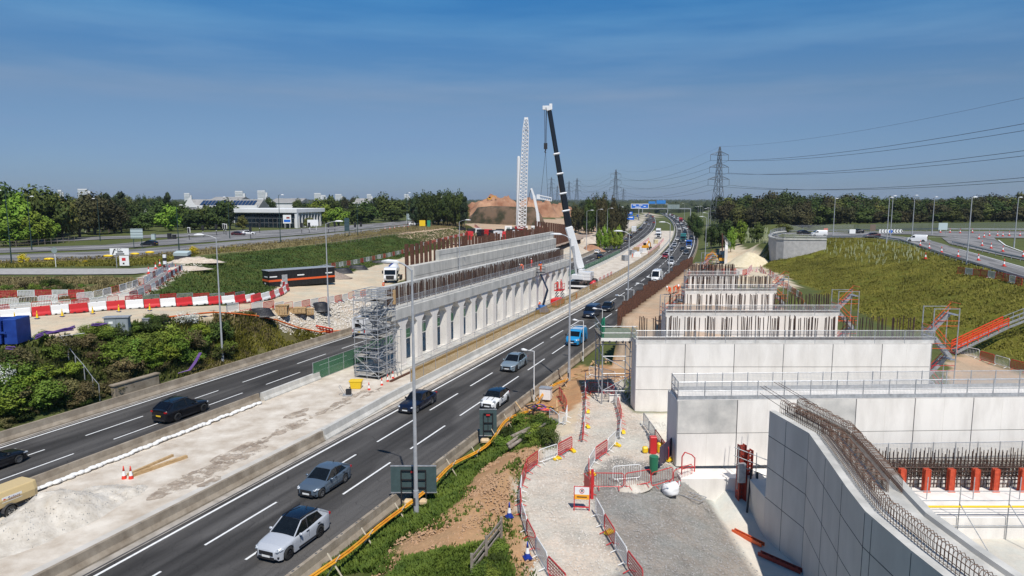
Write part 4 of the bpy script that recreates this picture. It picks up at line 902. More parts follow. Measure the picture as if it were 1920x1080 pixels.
    for x, z, f in st[1:4]: rr.append([(x, yt+.025, z-.05), (x, yt-.02, z+.002), (x, yt*.5, z+.03), (x, -yt*.5, z+.03), (x, -yt+.02, z+.002), (x, -yt-.025, z-.05)])
    mb.loft(rr); fixn(mb.build('roof', rp, root, True)).modifiers.new('edges', 'EDGE_SPLIT').split_angle = math.radians(40)
    for s in (-1, 1):
        mb = MB(); A0 = V((st[0][0], s*yb*.97, lerp_tab(bt, st[0][0])-.01)); A1 = V((st[1][0], s*yt, st[1][1]-.03)); mb.bar(A0, A1, .06, .05)
        C1 = V((st[3][0], s*yt, st[3][1]-.03)); C0 = V((st[4][0]+.02, s*yb*.95, lerp_tab(bt, st[4][0])+.0)); mb.bar(C0, C1, .10, .07)
        q = V((-.03*L, s*(yb+.004), lerp_tab(bt, 0)-.02)); pb = MB(); pb.bar(q, V((-.05*L, s*(yt+.012), zr-.04)), .07, .02); pb.build('centre_pillar', BLACK, root)
        if kind in ('suv', 'hatch'): mb.add([(st[3][0]+.18, s*(yt+.012), st[3][1]-.03), (st[3][0]-.05, s*(yt+.012), st[3][1]-.06), (-a+.24, s*(yb*.95+.012), lerp_tab(bt, -a+.24)-.03), (-.335*L, s*(yb+.006), lerp_tab(bt, -.335*L)-.03)], [(0, 1, 2, 3) if s < 0 else (3, 2, 1, 0)])
        mb.bar(A1, V((st[2][0], s*(yt+.01), st[2][1]-.04)), .05, .05); mb.bar(V((st[2][0], s*(yt+.01), st[2][1]-.04)), C1, .05, .05)
        mb.build('pillar', rp if roof == 'black' and kind == 'mini' else body, root)
        mi = MB(); mi.ball((cowl-.32, s*(W/2+.09), hb+.07), (.09, .12, .08)); mi.build('mirror', BLACK if kind == 'mini' or col in ('black', 'navy') else body, root, True)
        if detail:
            h = MB()
            if kind == 'mini': h.cyl((a-.33, s*W*.36, zn+.12), (a-.16, s*W*.36, zn+.10), .135, None, 16)
            else: h.ball((a-.17, s*W*.355, zn*.98), (.20, .12, .075), 0, 10, 6); h.ball((a-.34, s*W*.425, zn*1.02), (.22, .085, .06), 0, 10, 6)
            fixn(h.build('headlight', LAMP, root))
        tl = MB(); tl.box((-a+.07, s*W*.385, hb*.98), (.16, W*.11, .12)); tl.build('tail_light', TAIL, root)
        wheel_part(root, xf, s*(W/2-.12), r, rim, s); wheel_part(root, xr, s*(W/2-.12), r, rim, s)
        if detail:
            hd = MB()
            for x in (.02*L, -.20*L): hd.box((x-.12, s*(W/2+.004), .60*hb+.33), (.2, .03, .035))
            hd.box((-.02*L, s*(W/2-.0), .30), (wb*.62, .04, .1)); hd.build('side_trim', BLACK, root)
            for x in (.135*L, -.035*L, -.245*L):
                if kind == 'mini' and x < -.2*L: continue
                g = MB(); g.box((x, s*(W/2-.002), .58*H*.72+.06), (.012, .012, .42)); g.build('door_gap', UNDER, root)
    g = MB(); gw = {'wide': .62, 'small': .34, 'mini': .62}[grille]
    g.box((a+.0, 0, zn*.80), (.07, W*gw*.78, .2 if grille != 'mini' else .2)); g.box((a-.03, 0, zn*.42), (.09, W*.56, .16)); [g.box((a-.13, s_*W*.365, zn*.50), (.12, W*.07, .10)) for s_ in (-1, 1)]; g.build('grille', BLACK, root)
    pl_ = MB(); pl_.box((a+.03, 0, zn*.58), (.02, .52, .115)); pl_.build('number_plate', PLW, root)
    pl_ = MB(); pl_.box((-a-.012, 0, hb*.66), (.02, .52, .115)); pl_.build('number_plate', PLY, root)
    bp_ = MB(); bp_.box((-a+.04, 0, .36), (.1, W*.7, .2)); bp_.build('rear_bumper', BLACK, root)
    if stripes:
        for s in (-1, 1):
            mb = MB(); mb.loft([[(x, s*W*.15-.035, lerp_tab(bt, x)+.036), (x, s*W*.15+.035, lerp_tab(bt, x)+.035)] for x in (a-.3, a-.5, a-.75, cowl+.1, cowl)], closed=False); mb.build('bonnet_stripe', BLACK, root)
    if kind == 'suv':
        for s in (-1, 1): mb = MB(); mb.bar((.04*L, s*(yt-.03), zr+.03), (-.30*L, s*(yt-.03), zr+.01), .04, .05); mb.build('roof_rail', BLACK, root)
    an = MB(); an.bar((-.24*L, 0, zr-.02), (-.27*L, 0, zr+.08), .05, .03); an.build('aerial', BLACK, root)
    return root
BLACKGL = mat('black_roof', (.006, .007, .012), .12, .1, 4, spec=.7, coat=.5)
def make_van(name, label, col, L=5.3, W=2.0, H=2.0, wb=3.2, r=.34, cat='van', cargo=True, rack=False, flat=False):
    root = thing(name, label, cat); a = L/2; body = P_[col]; xf = a-.85; xr = xf-wb; hi = H > 2.3
    bt = [(a, .75), (a-.1, .95), (a-.75, 1.15), (a-.85, 1.18), (a-1.55, H*.93), (a-1.9, H)]
    if flat: bt = [(a, .75), (a-.1, .95), (a-.75, 1.15), (a-.85, 1.18), (a-1.5, H*.93), (a-1.8, H), (a-2.35, H), (a-2.36, .95), (-a, .95)]
    else: bt += [(-a+.05, H*.985), (-a, H*.96)]
    wt = [(a, W/2*.72), (a-.15, W/2*.88), (a-.5, W/2*.97), (a-1, W/2), (-a, W/2*.985)]
    xs = sorted({a, a-.06, a-.15, a-.45, a-.75, a-.85, a-1.2, a-1.55, a-1.9, a-2.35, a-2.36, 0, -a+.05, -a}|{c+r*1.14*math.cos(k*math.pi/8) for c in (xf, xr) for k in range(9)}, reverse=True); rings = []
    for x in xs:
        w_ = lerp_tab(wt, x); zt = lerp_tab(bt, x); ar = .26
        for c in (xf, xr):
            d = abs(x-c)
            if d < r*1.14-1e-6: ar = max(ar, r+math.sqrt(max(0, (r*1.14)**2-d*d)))
        top = max(zt, ar+.05); tw = w_*(1-.10*max(0, (top-1.1)/(H-1.1)))
        half = [(w_*.8, ar), (w_*.99, ar+.005), (w_, max(ar+.02, min(top-.05, .8))), (w_*.99, max(ar+.03, min(top-.04, 1.15))), (tw, max(ar+.04, top-.12)), (tw*.90, top), (0, top+.03)]
        rings.append([(x, y, z) for y, z in half]+[(x, -y, z) for y, z in half[-2::-1]])
    mb = MB(); mb.loft(rings); fixn(mb.build('body', body, root, True)).modifiers.new('edges', 'EDGE_SPLIT').split_angle = math.radians(40)
    mb = MB(); mb.box(((xf+xr)/2, 0, .45), (wb+1, W*.72, .45)); mb.build('underbody', UNDER, root)
    mb = MB(); mb.add([(a-.84, -W*.43, 1.21), (a-.84, W*.43, 1.21), (a-1.54, W*.38, H*.93-.03), (a-1.54, -W*.38, H*.93-.03)], [(0, 1, 2, 3)])
    mb.v = [(x+.03, y, z+.03) for x, y, z in mb.v]; wsn = mb.build('windscreen', GLASS, root); wsn.modifiers.new('thickness', 'SOLIDIFY').thickness = .02
    for s in (-1, 1):
        mb = MB(); y = s*(W/2*.985+.008); y2 = s*(W/2*.93+.008); zt = min(H-.28, 1.75)
        mb.add([(a-1.05, y, 1.17), (a-1.95, y, 1.17), (a-1.95, y2, zt), (a-1.5, y2, zt)], [(0, 1, 2, 3) if s > 0 else (3, 2, 1, 0)]); mb.build('side_window', GLASS, root)
        if not cargo:
            mb = MB(); mb.add([(a-2.1, y, 1.17), (a-3.6, y, 1.17), (a-3.6, y2, zt), (a-2.1, y2, zt)], [(0, 1, 2, 3) if s > 0 else (3, 2, 1, 0)]); mb.build('side_window', TINT, root)
        mi = MB(); mi.box((a-1.05, s*(W/2+.14), 1.3), (.1, .2, .26)); mi.build('mirror', BLACK, root)
        h = MB(); h.loft([[(a-.04, s*W*.30, .74), (a-.10, s*W*.30, .90)], [(a-.16, s*W*.42, .76), (a-.24, s*W*.42, .98)], [(a-.36, s*W*.485, .82), (a-.42, s*W*.47, 1.02)]], closed=False); h.build('headlight', LAMP, root).modifiers.new('thickness', 'SOLIDIFY').thickness = .06
        tl = MB(); tl.box((-a+.02, s*W*.455, 1.1), (.08, .12, .5)); tl.build('tail_light', TAIL, root)
        wheel_part(root, xf, s*(W/2-.13), r, 'alloy', s); wheel_part(root, xr, s*(W/2-.13), r, 'alloy', s)
    mb = MB(); mb.box((a-.0, 0, .72), (.08, W*.42, .16)); mb.box((a-.02, 0, .42), (.1, W*.75, .2)); mb.build('grille', BLACK, root)
    pl_ = MB(); pl_.box((a+.05, 0, .5), (.02, .52, .115)); pl_.build('number_plate', PLW, root); pl_ = MB(); pl_.box((-a-.012, 0, .6), (.02, .52, .115)); pl_.build('number_plate', PLY, root)
    if not flat:
        mb = MB()
        for s in (-1, 1): mb.box((-a-.006, s*W*.22, H-.62), (.02, W*.36, .5))
        mb.build('rear_window', TINT, root) if not cargo else None
    if rack:
        mb = MB()
        for x in (a-1.9, -.3, -a+.4): mb.bar((x, -W*.42, H+.18), (x, W*.42, H+.18), .06); mb.bar((x, -W*.42, H-.02), (x, -W*.42, H+.18), .05); mb.bar((x, W*.42, H-.02), (x, W*.42, H+.18), .05)
        for s in (-1, 1): mb.bar((a-1.9, s*W*.42, H+.18), (-a+.4, s*W*.42, H+.18), .05)
        mb.build('roof_rack', WHITE, root)
    if flat:
        mb = MB(); 
        for s in (-1, 1): mb.box(((-a+a-2.4)/2, s*W*.48, 1.2), (L-2.45, .05, .5))
        mb.box((-a+.03, 0, 1.2), (.05, W*.96, .5)); mb.build('dropside', body, root)
    return root
def make_lorry(name, label, cabcol, boxm, L=9, W=2.5, H=3.8, cat='lorry', box=True):
    root = thing(name, label, cat); a = L/2; c = P_[cabcol]
    mb = MB(); prof = [(a-2.0, .6), (a-.05, .6), (a, 1.1), (a-.1, 1.7), (a-.35, 2.75), (a-.7, 2.95), (a-2.0, 3.1)]
    mb.loft([[(x, y, z) for x, z in prof] for y in (-W*.49, W*.49)]); bevel(fixn(mb.build('cab', c, root)), .08, 2)
    mb = MB(); mb.add([(a-.085, -W*.42, 1.75), (a-.085, W*.42, 1.75), (a-.32, W*.42, 2.6), (a-.32, -W*.42, 2.6)], [(0, 1, 2, 3)]); mb.v = [(x+.03, y, z) for x, y, z in mb.v]; mb.build('windscreen', GLASS, root).modifiers.new('thickness', 'SOLIDIFY').thickness = .02
    for s in (-1, 1):
        mb = MB(); mb.box((a-.95, s*W*.493, 2.1), (.9, .02, .75)); mb.build('side_window', GLASS, root)
        mb = MB(); mb.box((a-.25, s*(W*.5+.18), 2.2), (.12, .22, .6)); mb.build('mirror', BLACK, root)
        for x in (a-1.2, -a+1.1, -a+2.2): wheel_part(root, x, s*(W/2-.2), .5, 'alloy', s, .34)
        mb = MB(); mb.box((a-.02, s*W*.36, .85), (.1, .4, .22)); mb.build('headlight', LAMP, root)
        mb = MB(); mb.box((-a+.0, s*W*.40, .8), (.06, .35, .16)); mb.build('tail_light', TAIL, root)
    mb = MB(); mb.box((a-.01, 0, 1.2), (.08, W*.62, .75)); mb.build('grille', BLACK, root)
    mb = MB(); mb.box((-.3, 0, .8), (L-.8, W*.5, .35)); mb.build('chassis', UNDER, root)
    if box:
        bl = L-2.3; mb = MB(); mb.box((-a+bl/2, 0, (H+1.05)/2), (bl, W, H-1.05)); bevel(mb.build('cargo_box', boxm, root), .04)
        mb = MB(); mb.box((-a-.004, 0, (H+1.05)/2), (.012, .03, H-1.2)); mb.build('door_gap', JOINT, root)
        mb = MB(); mb.box((-a+.1, 0, .55), (.1, W*.9, .14)); mb.build('rear_bar', WHITE, root)
    pl_ = MB(); pl_.box((-a+.03, 0, .62), (.02, .52, .12)); pl_.build('number_plate', PLY, root)
    return root
def on_road(root, px, py, toward, W=1.8, side=True, z=0):
    p = G(px, py, z); t, o = SO(p.x, p.y)
    if side: o -= W/2-.1
    q = R(t, o, .008); rz = (-math.pi/2-head(t)) if toward else (math.pi/2-head(t)); root.location = q; root.rotation_euler.z = rz; return root
on_road(make_car('crossover_car', 'pale grey crossover car with a glossy black roof on the near lanes', 'light_grey', 4.62, 1.88, 1.66, 'suv', 'black', 'black', 2.71, .36), 575, 1024, True, 1.88)
on_road(make_car('hatchback_car', 'slate blue hatchback driving just behind the pale grey crossover', 'slate_blue', 4.05, 1.78, 1.46, 'hatch', None, 'alloy', 2.58, .32), 628, 917, True, 1.78)
on_road(make_car('saloon_car', 'dark navy saloon driving beside the pale work strip barrier', 'navy', 4.84, 1.83, 1.47, 'sedan', None, 'alloy', 2.89, .34, grille='small'), 798, 765, True, 1.83)
on_road(make_car('small_car', 'small white car with two black bonnet stripes and a dark roof', 'white', 3.85, 1.73, 1.42, 'mini', 'black', 'black', 2.5, .32, grille='mini', stripes=True), 942, 760, True, 1.73)
on_road(make_car('crossover_car', 'silver blue crossover car on the near lanes beside the thin white lamp', 'silver_grey', 4.7, 1.9, 1.66, 'suv', None, 'black', 2.86, .37), 977, 691, True, 1.9)
on_road(make_van('pickup_van', 'bright sky blue van with a white roof rack on the near lanes', 'sky_blue', 4.7, 1.9, 1.9, 2.9, .33, rack=True), 1092, 644, True, 1.9)
on_road(make_van('van', 'dark blue van on the near lanes behind the sky blue van', 'dark_blue', 5.0, 1.95, 1.95, 3.0), 1119, 594, True, 1.95)
on_road(make_van('van', 'white high roofed van driving beside the rusty sheet piles', 'white', 6.0, 2.0, 2.65, 3.7), 1238, 527, True, 2)
on_road(make_car('crossover_car', 'black four-wheel-drive car driving away on the far lanes, bottom of photo', 'black', 4.95, 2.0, 1.80, 'suv', None, 'black', 2.95, .39, tint=True), 355, 782, False, 2.0)
bc = make_car('estate_car', 'black car half hidden at the photo edge on the far lanes', 'black', 4.6, 1.8, 1.5, 'hatch'); q = G(-18, 880); t, o = SO(q.x, q.y); bc.location = R(t, o, .008); bc.rotation_euler.z = math.pi/2-head(t)
# queue of distant traffic: own body shapes first, then copies
far = {}
for k, c in (('black', 'black'), ('silver', 'silver'), ('red', 'red'), ('white', 'white'), ('dark_red', 'dark_red'), ('grey', 'grey')):
    far[k] = Proto(make_car('car', '', c, 4.35, 1.8, 1.5, 'hatch' if k not in ('white', 'grey') else 'suv'))
TRAFFIC = [  # kind, px, py of the wheels on the road, heading to camera, label
 ('black', 1152, 583, 1, 'black car half hidden behind the green netting and sheet piles'),
 ('white', 1266, 497, 1, 'white car between the high roofed van and the red car'),
 ('red', 1254, 484, 1, 'bright red car among the queue on the near lanes'),
 ('silver', 1264, 472, 1, 'silver car just behind the bright red car'), ('silver', 1270, 464, 1, 'second silver car behind the bright red car'),
 ('black', 1286, 471, 1, 'black car beside the two silver cars in the queue'), ('white', 1259, 460, 1, 'white off-roader beside the work strip on the bend'),
 ('dark_red', 1265, 449, 1, 'dark red car on the bend behind the white off-roader'), ('white', 1292, 454, 1, 'white car beside the blue lorry on the bend'),
 ('white', 1277, 431, 1, 'white car on the bend in the middle lane of the queue'), ('white', 1291, 430, 1, 'white car on the outside of the bend by the barrier'),
 ('white', 1267, 431, 1, 'white car on the inside lane of the bend'), ('white', 1262, 421, 1, 'small white car further round the bend beside a black car'),
 ('black', 1262, 414, 1, 'black car far round the bend before the sign gantry'), ('grey', 1283, 424, 1, 'grey car far round the bend by the outer barrier'), ('silver', 1255, 408, 1, 'tiny silver car far round the bend'), ('white', 1247, 404, 1, 'tiny white car furthest up the queue on the bend'), ('black', 1243, 401, 1, 'tiny black car furthest up the queue on the bend'),
 ('black', 1125, 485, 0, 'black car driving away beside the green mesh screen'), ('white', 1116, 475, 0, 'white car driving away near the crane on the far lanes'),
 ('grey', 1162, 466, 0, 'grey pickup shaped car driving away behind the white trailer'), ('black', 1172, 444, 0, 'black car driving away before the white box lorry'), ('black', 1182, 446, 0, 'black car driving away in the inner far lane'),
 ('grey', 1174, 453, 0, 'dark grey car driving away in the middle far lane'), ('black', 1200, 432, 0, 'black car driving away beside the white box lorry'), ('white', 1195, 420, 0, 'white car driving away ahead of the white box lorry'),
 ('black', 1204, 420, 0, 'black car driving away well ahead of the white box lorry'), ('grey', 1212, 420, 0, 'grey car driving away along the inner edge of the far bend'), ('white', 1203, 404, 0, 'tiny white car driving away under the blue gantry sign'), ('silver', 1211, 406, 0, 'tiny silver car driving away under the blue gantry sign')]
for k, px, py, tw, lab in TRAFFIC:
    r = far[k].put((0, 0, 0), 0, lab); q = G(px, py); t, o = SO(q.x, q.y)
    o = max(1.4, min(8.4, o-1.2)) if tw else max(-23, min(-15.6, o)); o -= 0
    r.location = R(t, o, .008); r.rotation_euler.z = (-math.pi/2-head(t)) if tw else (math.pi/2-head(t))
for i in range(34):
    t = 430+i*14+(i*7 % 11); o = (1.6, 4.6, 7.6)[i % 3] if i % 4 else (-22, -19, -16)[i % 3]; r = far[('black', 'white', 'silver', 'grey', 'red', 'white')[i*5 % 6]].put((0, 0, 0), 0, 'tiny car in the distant traffic toward the gantry and bridge', 'distant traffic'); r.location = R(t, o, .008); r.rotation_euler.z = (-math.pi/2-head(t)) if o > 0 else (math.pi/2-head(t))
taken = [o_.location.copy() for o_ in COL.objects if o_.parent is None and 'category' in o_ and o_['category'] in ('car', 'van', 'lorry')]
for i in range(60):
    t = 212+i*4.1; o = (1.5, 4.5, 7.7)[i*7 % 3]; q = R(t, o, .008)
    if any((q-w_).length < 9 for w_ in taken): continue
    taken.append(q); r = far[('white', 'black', 'silver', 'grey', 'white', 'black', 'dark_red')[i*3 % 7]].put(q, -math.pi/2-head(t), 'car among the dense queue of traffic round the distant bend', 'queue round the distant bend')
WBOX = mat('white_box_body', (.70, .70, .69), .5, .05, 2); BLUEBOX = paint('blue_box_body', (.03, .09, .33), .4); REDBOX = paint('red_box_body', (.45, .04, .05), .4); TEALB = paint('teal_box_body', (.03, .16, .15), .4)
on_road(make_lorry('box_lorry', 'large white box trailer lorry driving away on the far lanes', 'white', WBOX, 13.5, 2.5, 4.0), 1136, 462, False, 2.5, False)
on_road(make_lorry('box_lorry', 'white box lorry further off on the far lanes beside a black car', 'grey', WBOX, 9, 2.5, 3.8), 1189, 437, False, 2.5, False)
on_road(make_lorry('box_lorry', 'small blue lorry driving away under the blue road signs', 'dark_blue', BLUEBOX, 8, 2.5, 3.6), 1196, 409, False, 2.5, False)
on_road(make_lorry('box_lorry', 'blue cab lorry with a white body in the queue', 'bright_blue', WBOX, 6.5, 2.3, 2.7), 1297, 464, True, 2.3)
on_road(make_lorry('box_lorry', 'dark teal lorry in the queue on the bend', 'teal', TEALB, 9, 2.5, 3.6), 1286, 453, True, 2.5)
on_road(make_lorry('box_lorry', 'red lorry far round the bend by the outer barrier', 'red', REDBOX, 10, 2.5, 3.8), 1279, 417, True, 2.5)
# motorhome
mh = thing('motorhome', 'white motorhome with a black rear window behind the scaffold tower', 'motorhome'); mb = MB()
mb.loft([[(-3.4, y, z) for y, z in ((-1.12, .55), (-1.15, 1.2), (-1.15, 2.6), (-1.0, 2.85), (1.0, 2.85), (1.15, 2.6), (1.15, 1.2), (1.12, .55))], [(1.2, y, z) for y, z in ((-1.12, .55), (-1.15, 1.2), (-1.15, 2.65), (-1.0, 2.9), (1.0, 2.9), (1.15, 2.65), (1.15, 1.2), (1.12, .55))], [(2.6, y, z) for y, z in ((-1.05, 1.75), (-1.1, 1.9), (-1.05, 2.6), (-.9, 2.75), (.9, 2.75), (1.05, 2.6), (1.1, 1.9), (1.05, 1.75))]]); bevel(fixn(mb.build('body', P_['white'], mh)), .05, 2)
mb = MB(); mb.loft([[(x, y, z) for x, z in ((1.2, .5), (3.3, .5), (3.4, .95), (2.6, 1.2), (2.0, 1.85), (1.2, 1.9))] for y in (-1, 1)]); fixn(mb.build('cab', P_['white'], mh)); mb = MB(); mb.box((-3.41, .1, 1.75), (.04, 1.0, .55)); mb.build('rear_window', TINT, mh); mb = MB(); mb.box((-3.41, .1, 2.45), (.04, .4, .2)); mb.build('rear_light', TINT, mh)
mb = MB(); mb.box((-3.42, 0, .85), (.03, .52, .12)); mb.build('number_plate', PLY, mh); mb = MB(); mb.box((-3.3, 0, .55), (.2, 2.0, .2)); mb.build('rear_bumper', BLACK, mh)
mb = MB(); mb.path([(-3.55, -.8, .9), (-3.55, -.8, 1.3), (-3.55, .8, 1.3), (-3.55, .8, .9)], .03); mb.build('bike_rack', GALV, mh)
for s in (-1, 1):
    mb = MB(); mb.box((-.8, s*1.155, 1.9), (1.2, .02, .55)); mb.build('side_window', TINT, mh); mb = MB(); mb.box((-3.41, s*.95, 1.0), (.04, .16, .4)); mb.build('tail_light', TAIL, mh)
    for x in (-2.0, 2.2): wheel_part(mh, x, s*.95, .35, 'alloy', s)
mb = MB(); mb.box((-.3, 0, .5), (5.5, 1.7, .3)); mb.build('underbody', UNDER, mh)
q = G(672, 634); t, o = SO(q.x, q.y); mh.location = R(t+3.3, o, .008); mh.rotation_euler.z = math.pi/2-head(t)
# concrete mixer lorry on the haul road
mx_ = make_lorry('mixer_lorry', 'white concrete mixer lorry with a blue striped drum on the haul road', 'white', WBOX, 8.6, 2.5, 3.6, 'lorry', False)
mb = MB(); ax = V((-1, 0, .28)).normalized(); c0 = V((1.9, 0, 1.75)); n = 16; rg = []
u = V((0, 1, 0)); w2 = ax.cross(u)
for d, rr in ((0, .5), (.2, .85), (1.1, 1.15), (2.4, 1.18), (4.2, .7), (5.0, .5)): rg.append([c0+ax*d+(u*math.cos(k*2*math.pi/n+d*.35)+w2*math.sin(k*2*math.pi/n+d*.35))*rr for k in range(n)])
b0 = len(mb.f); mb.loft(rg)
for i in range(5):
    for k in range(16):
        if k % 8 in (0, 1): mb.m[b0+i*16+k] = 1
fixn(mb.build('drum', [P_['white'], BLUE], mx_, True)); mb = MB(); mb.bar((-3.2, 0, 2.9), (-4.4, 0, 1.6), .5, .3); mb.build('chute', WHITE, mx_); mb = MB(); mb.box((2.1, 0, 1.7), (.5, 2.2, .7)); mb.build('drum_bracket', DKSTEEL, mx_)
p = GT(738, 527); mx_.location = p; mx_.rotation_euler.z = math.atan2(-p.y*.92, -p.x-22)
# slip road traffic on the high ground
for k, px, py, rz, lab in (('black', 1508, 440, .1, 'black car on the slip road above the rounded abutment'), ('black', 1605, 438, 3.0, 'dark car behind the white sign board on the slip road'), ('dark_red', 1634, 446, 3.05, 'dark red car on the slip road above the planted grass slope'),
    ('black', 280, 461, 3.0, 'dark car on the main road beside the pale sign board'), ('dark_red', 447, 442, .1, 'dark red car waiting at the traffic lights'), ('white', 467, 440, .05, 'white car waiting at the traffic lights'), ('white', 774, 422, .4, 'white car by the yellow diversion sign'), ('silver', 785, 410, .5, 'silver car far along the main road by the sign boards')):
    r = far[k].put(GT(px, py), rz, lab)
wv = Proto(make_van('van', 'small white van driving on the slip road past cones', 'white', 4.6, 1.85, 1.9, 2.9, .33)); wv.put(GT(1718, 454), 2.6, 'small white van driving on the slip road past cones')
wv.put(GT(1535, 443), 3.0, 'small white van on the slip road above the rounded abutment')
# ---------------------------------------------------------------- lamps, cranes, pylons, signs, buildings
def proj(p):
    d = CAM_H-p[2]; zc = p[1]*CS+d*SN; yc = -p[1]*SN+d*CS; return 960+FPX*p[0]/zc, 540+FPX*yc/zc
def t_at(px, o, lo=30, hi=900):
    """station on the line at offset o that lines up with a photograph column"""
    best = min((abs(proj(R(t, o))[0]-px), t) for t in [lo+i*(hi-lo)/900 for i in range(901)]); return best[1]
LAMPG = mat('lamp_post_steel', (.36, .37, .38), .5, scale=2, col2=(.48, .49, .50), metal=.2); LAMPD = paint('dark_green_post', (.018, .045, .04), .6)
def lamp_proto(label, m, H, arm, head, up=.5, r0=.13, r1=.06):
    root = thing('street_lamp', label, 'street lamp'); mb = MB(); mb.cyl((0, 0, 0), (0, 0, 1.6), r0*1.25, r0*1.25, 10); mb.cyl((0, 0, 1.6), (0, 0, H), r0, r1, 10); mb.build('pole', m, root)
    mb = MB(); pts = [V((-arm*f, 0, H-.02+up*math.sin(f*math.pi/2))) for f in (0, .15, .35, .6, 1)]; mb.path(pts, r1*.8, 6); mb.build('arm', m, root)
    mb = MB(); e = pts[-1]; mb.loft([[(e.x+a, b*w_, e.z+c) for b, c in ((-1, -.05), (-1, .05), (0, .13*(w_/.16)), (1, .05), (1, -.05))] for a, w_ in ((.15, .07), (-.1, .15), (-head*.6, .17), (-head, .06))]); fixn(mb.build('lamp_head', WHITE, root)); mb = MB(); mb.box((0, -r0*1.2, .9), (.12, .02, .5)); mb.build('service_door', DKSTEEL, root)
    return Proto(root)
LP = lamp_proto('', LAMPG, 15.2, 1.1, 1.15, .45); LPL = lamp_proto('', LAMPG, 14.5, 1.5, 1.0, .4, .12, .05); LPG = lamp_proto('', LAMPD, 12, .8, .7, .1, .11, .06); LPW = lamp_proto('', LAMPG, 12, .35, .75, .05, .12, .07); LPS = lamp_proto('', WHITE, 4.9, .95, .5, .02, .05, .04)
LP.put(R(45.05, 12.25, .1), -head(45)-.15, 'tallest grey street lamp standing on the grass bank beside the near lanes')
LP.put(R(75.4, 12.35, .2), -head(75)-.1, 'grey street lamp standing by the end of the white path fence')
for px, lab in ((1176, 'grey street lamp rising from behind the rusty sheet piles'), (1253, 'grey street lamp further along the sheet piles'), (1283, 'grey street lamp past the end of the sheet piles')):
    t = t_at(px, 12.2); LP.put(R(t, 12.2), -head(t), lab, sc=(1, 1, .95))
for i, px in enumerate((1001, 1092, 1130, 1168, 1187, 1205, 1224, 1242)):
    t = t_at(px, 11.0); LPS.put(R(t, 11.0, .15), -head(t)-.2, nth(i)+' thin white temporary lamp along the near lanes, counted from the bottom of photo', 'thin white temporary lamps')
for px, py, top, lab in ((418, 682, 433, 'bare grey lamp pole on the bank above the far lanes'), (617, 612, 411, 'grey street lamp on the stony bank beside the far lanes')):
    p = GT(px, py); s = (py-top)/FPX*p.y/15.0; LPL.put(p, 0 if px < 500 else math.pi, lab, sc=(1, 1, s))
for i, px in enumerate((864, 1099, 1118, 1138, 1159)):
    t = t_at(px, -28.5, 60); LPL.put(R(t, -28.5, .3), -head(t)+math.pi, nth(i)+' grey street lamp beyond the far lanes, counted along the road from the pier row', 'lamps beyond the far lanes', sc=(1, 1, 1.0))
for i, px in enumerate((1308, 1312, 1317, 1322, 1327, 1331, 1336)):
    t = t_at(px, 14.5+ (i % 3)*2.5, 150); LP.put(R(t, 14.5+(i % 3)*2.5, .5), -head(t), 'grey street lamp in the cluster on the outside of the distant bend', 'lamps on the distant bend', sc=(1, 1, .85))
for i, (px, py, top) in enumerate(((1562, 441, 373), (1662, 457, 371), (1669, 448, 368), (1710, 441, 367), (1747, 441, 370), (1812, 497, 371), (1901, 465, 371))):
    p = GT(px, py); s = (py-top)/FPX*(p.y*CS+(CAM_H-p.z)*SN)/12; LPW.put(p, math.pi+.2, nth(i)+' pale tall street lamp along the slip road, counted from the rounded abutment', 'pale lamps on the slip road', sc=(1, 1, s))
for i, (px, py, top) in enumerate(((22, 495, 358), (60, 470, 369), (188, 452, 373), (336, 472, 385), (431, 448, 370), (526, 455, 366), (671, 442, 381), (764, 432, 362), (833, 423, 370))):
    p = GT(px, py); s = (py-top)/FPX*(p.y*CS+(CAM_H-p.z)*SN)/12.1; LPG.put(p, math.pi if i % 2 else 0, nth(i)+' dark green street lamp along the main road, counted from the photo edge', 'dark green lamps on the main road', sc=(1, 1, s))
# ---- telescopic crane in the median
cb = R(t_at(1086, -8.5), -8.5); K = cb.y
tc_ = thing('mobile_crane', 'mobile crane with a long black telescopic boom in the median', 'crane', cb); lc = loc_of(tc_)
def CP(px, py): return lc(D(px, py, K))
hd_ = head(140); mb = MB(); rz = -hd_
def lb(mb, x, y, z, dx, dy, dz): mb.box(Matrix.Rotation(rz, 3, 'Z')@V((x, y, z)), (dx, dy, dz), rz)
lb(mb, 0, 1.5, 1.2, 2.7, 12.5, 1.0); bevel(mb.build('carrier', P_['black'], tc_), .06)
mb = MB(); lb(mb, 0, 7.2, 1.9, 2.6, 2.2, 1.6); bevel(mb.build('carrier_cab', P_['white'], tc_), .1)
for s in (-1, 1):
    for y in (-4, -2.6, -1.0, 2.4, 4.0, 5.6): 
        mb = MB(); c = Matrix.Rotation(rz, 3, 'Z')@V((s*1.2, y, .62)); d = Matrix.Rotation(rz, 3, 'Z')@V((.2, 0, 0)); mb.cyl(c-d, c+d, .62, None, 16); mb.build('wheel', RUBBER, tc_)
for y in (-4.9, 6.0):
    mb = MB(); lb(mb, 0, y, .75, 7.0, .35, .35)
    for s in (-1, 1): lb(mb, s*3.4, y, .4, .3, .3, .8); lb(mb, s*3.4, y, .06, .8, .8, .12)
    mb.build('outrigger', P_['white'], tc_)
mb = MB(); lb(mb, .3, -.3, 2.45, 2.7, 5.2, 1.1); lb(mb, .9, -1.5, 3.4, 1.0, 2.4, 1.4); bevel(mb.build('superstructure', P_['white'], tc_), .08)
mb = MB(); lb(mb, -.2, .5, 3.2, 1.0, 1.7, 2.0); bevel(mb.build('crane_cab', P_['white'], tc_), .1); mb = MB(); lb(mb, -.2, -.37, 3.4, .8, .04, 1.5); lb(mb, -.72, .5, 3.4, .04, 1.3, 1.3); mb.build('cab_window', GLASS, tc_)
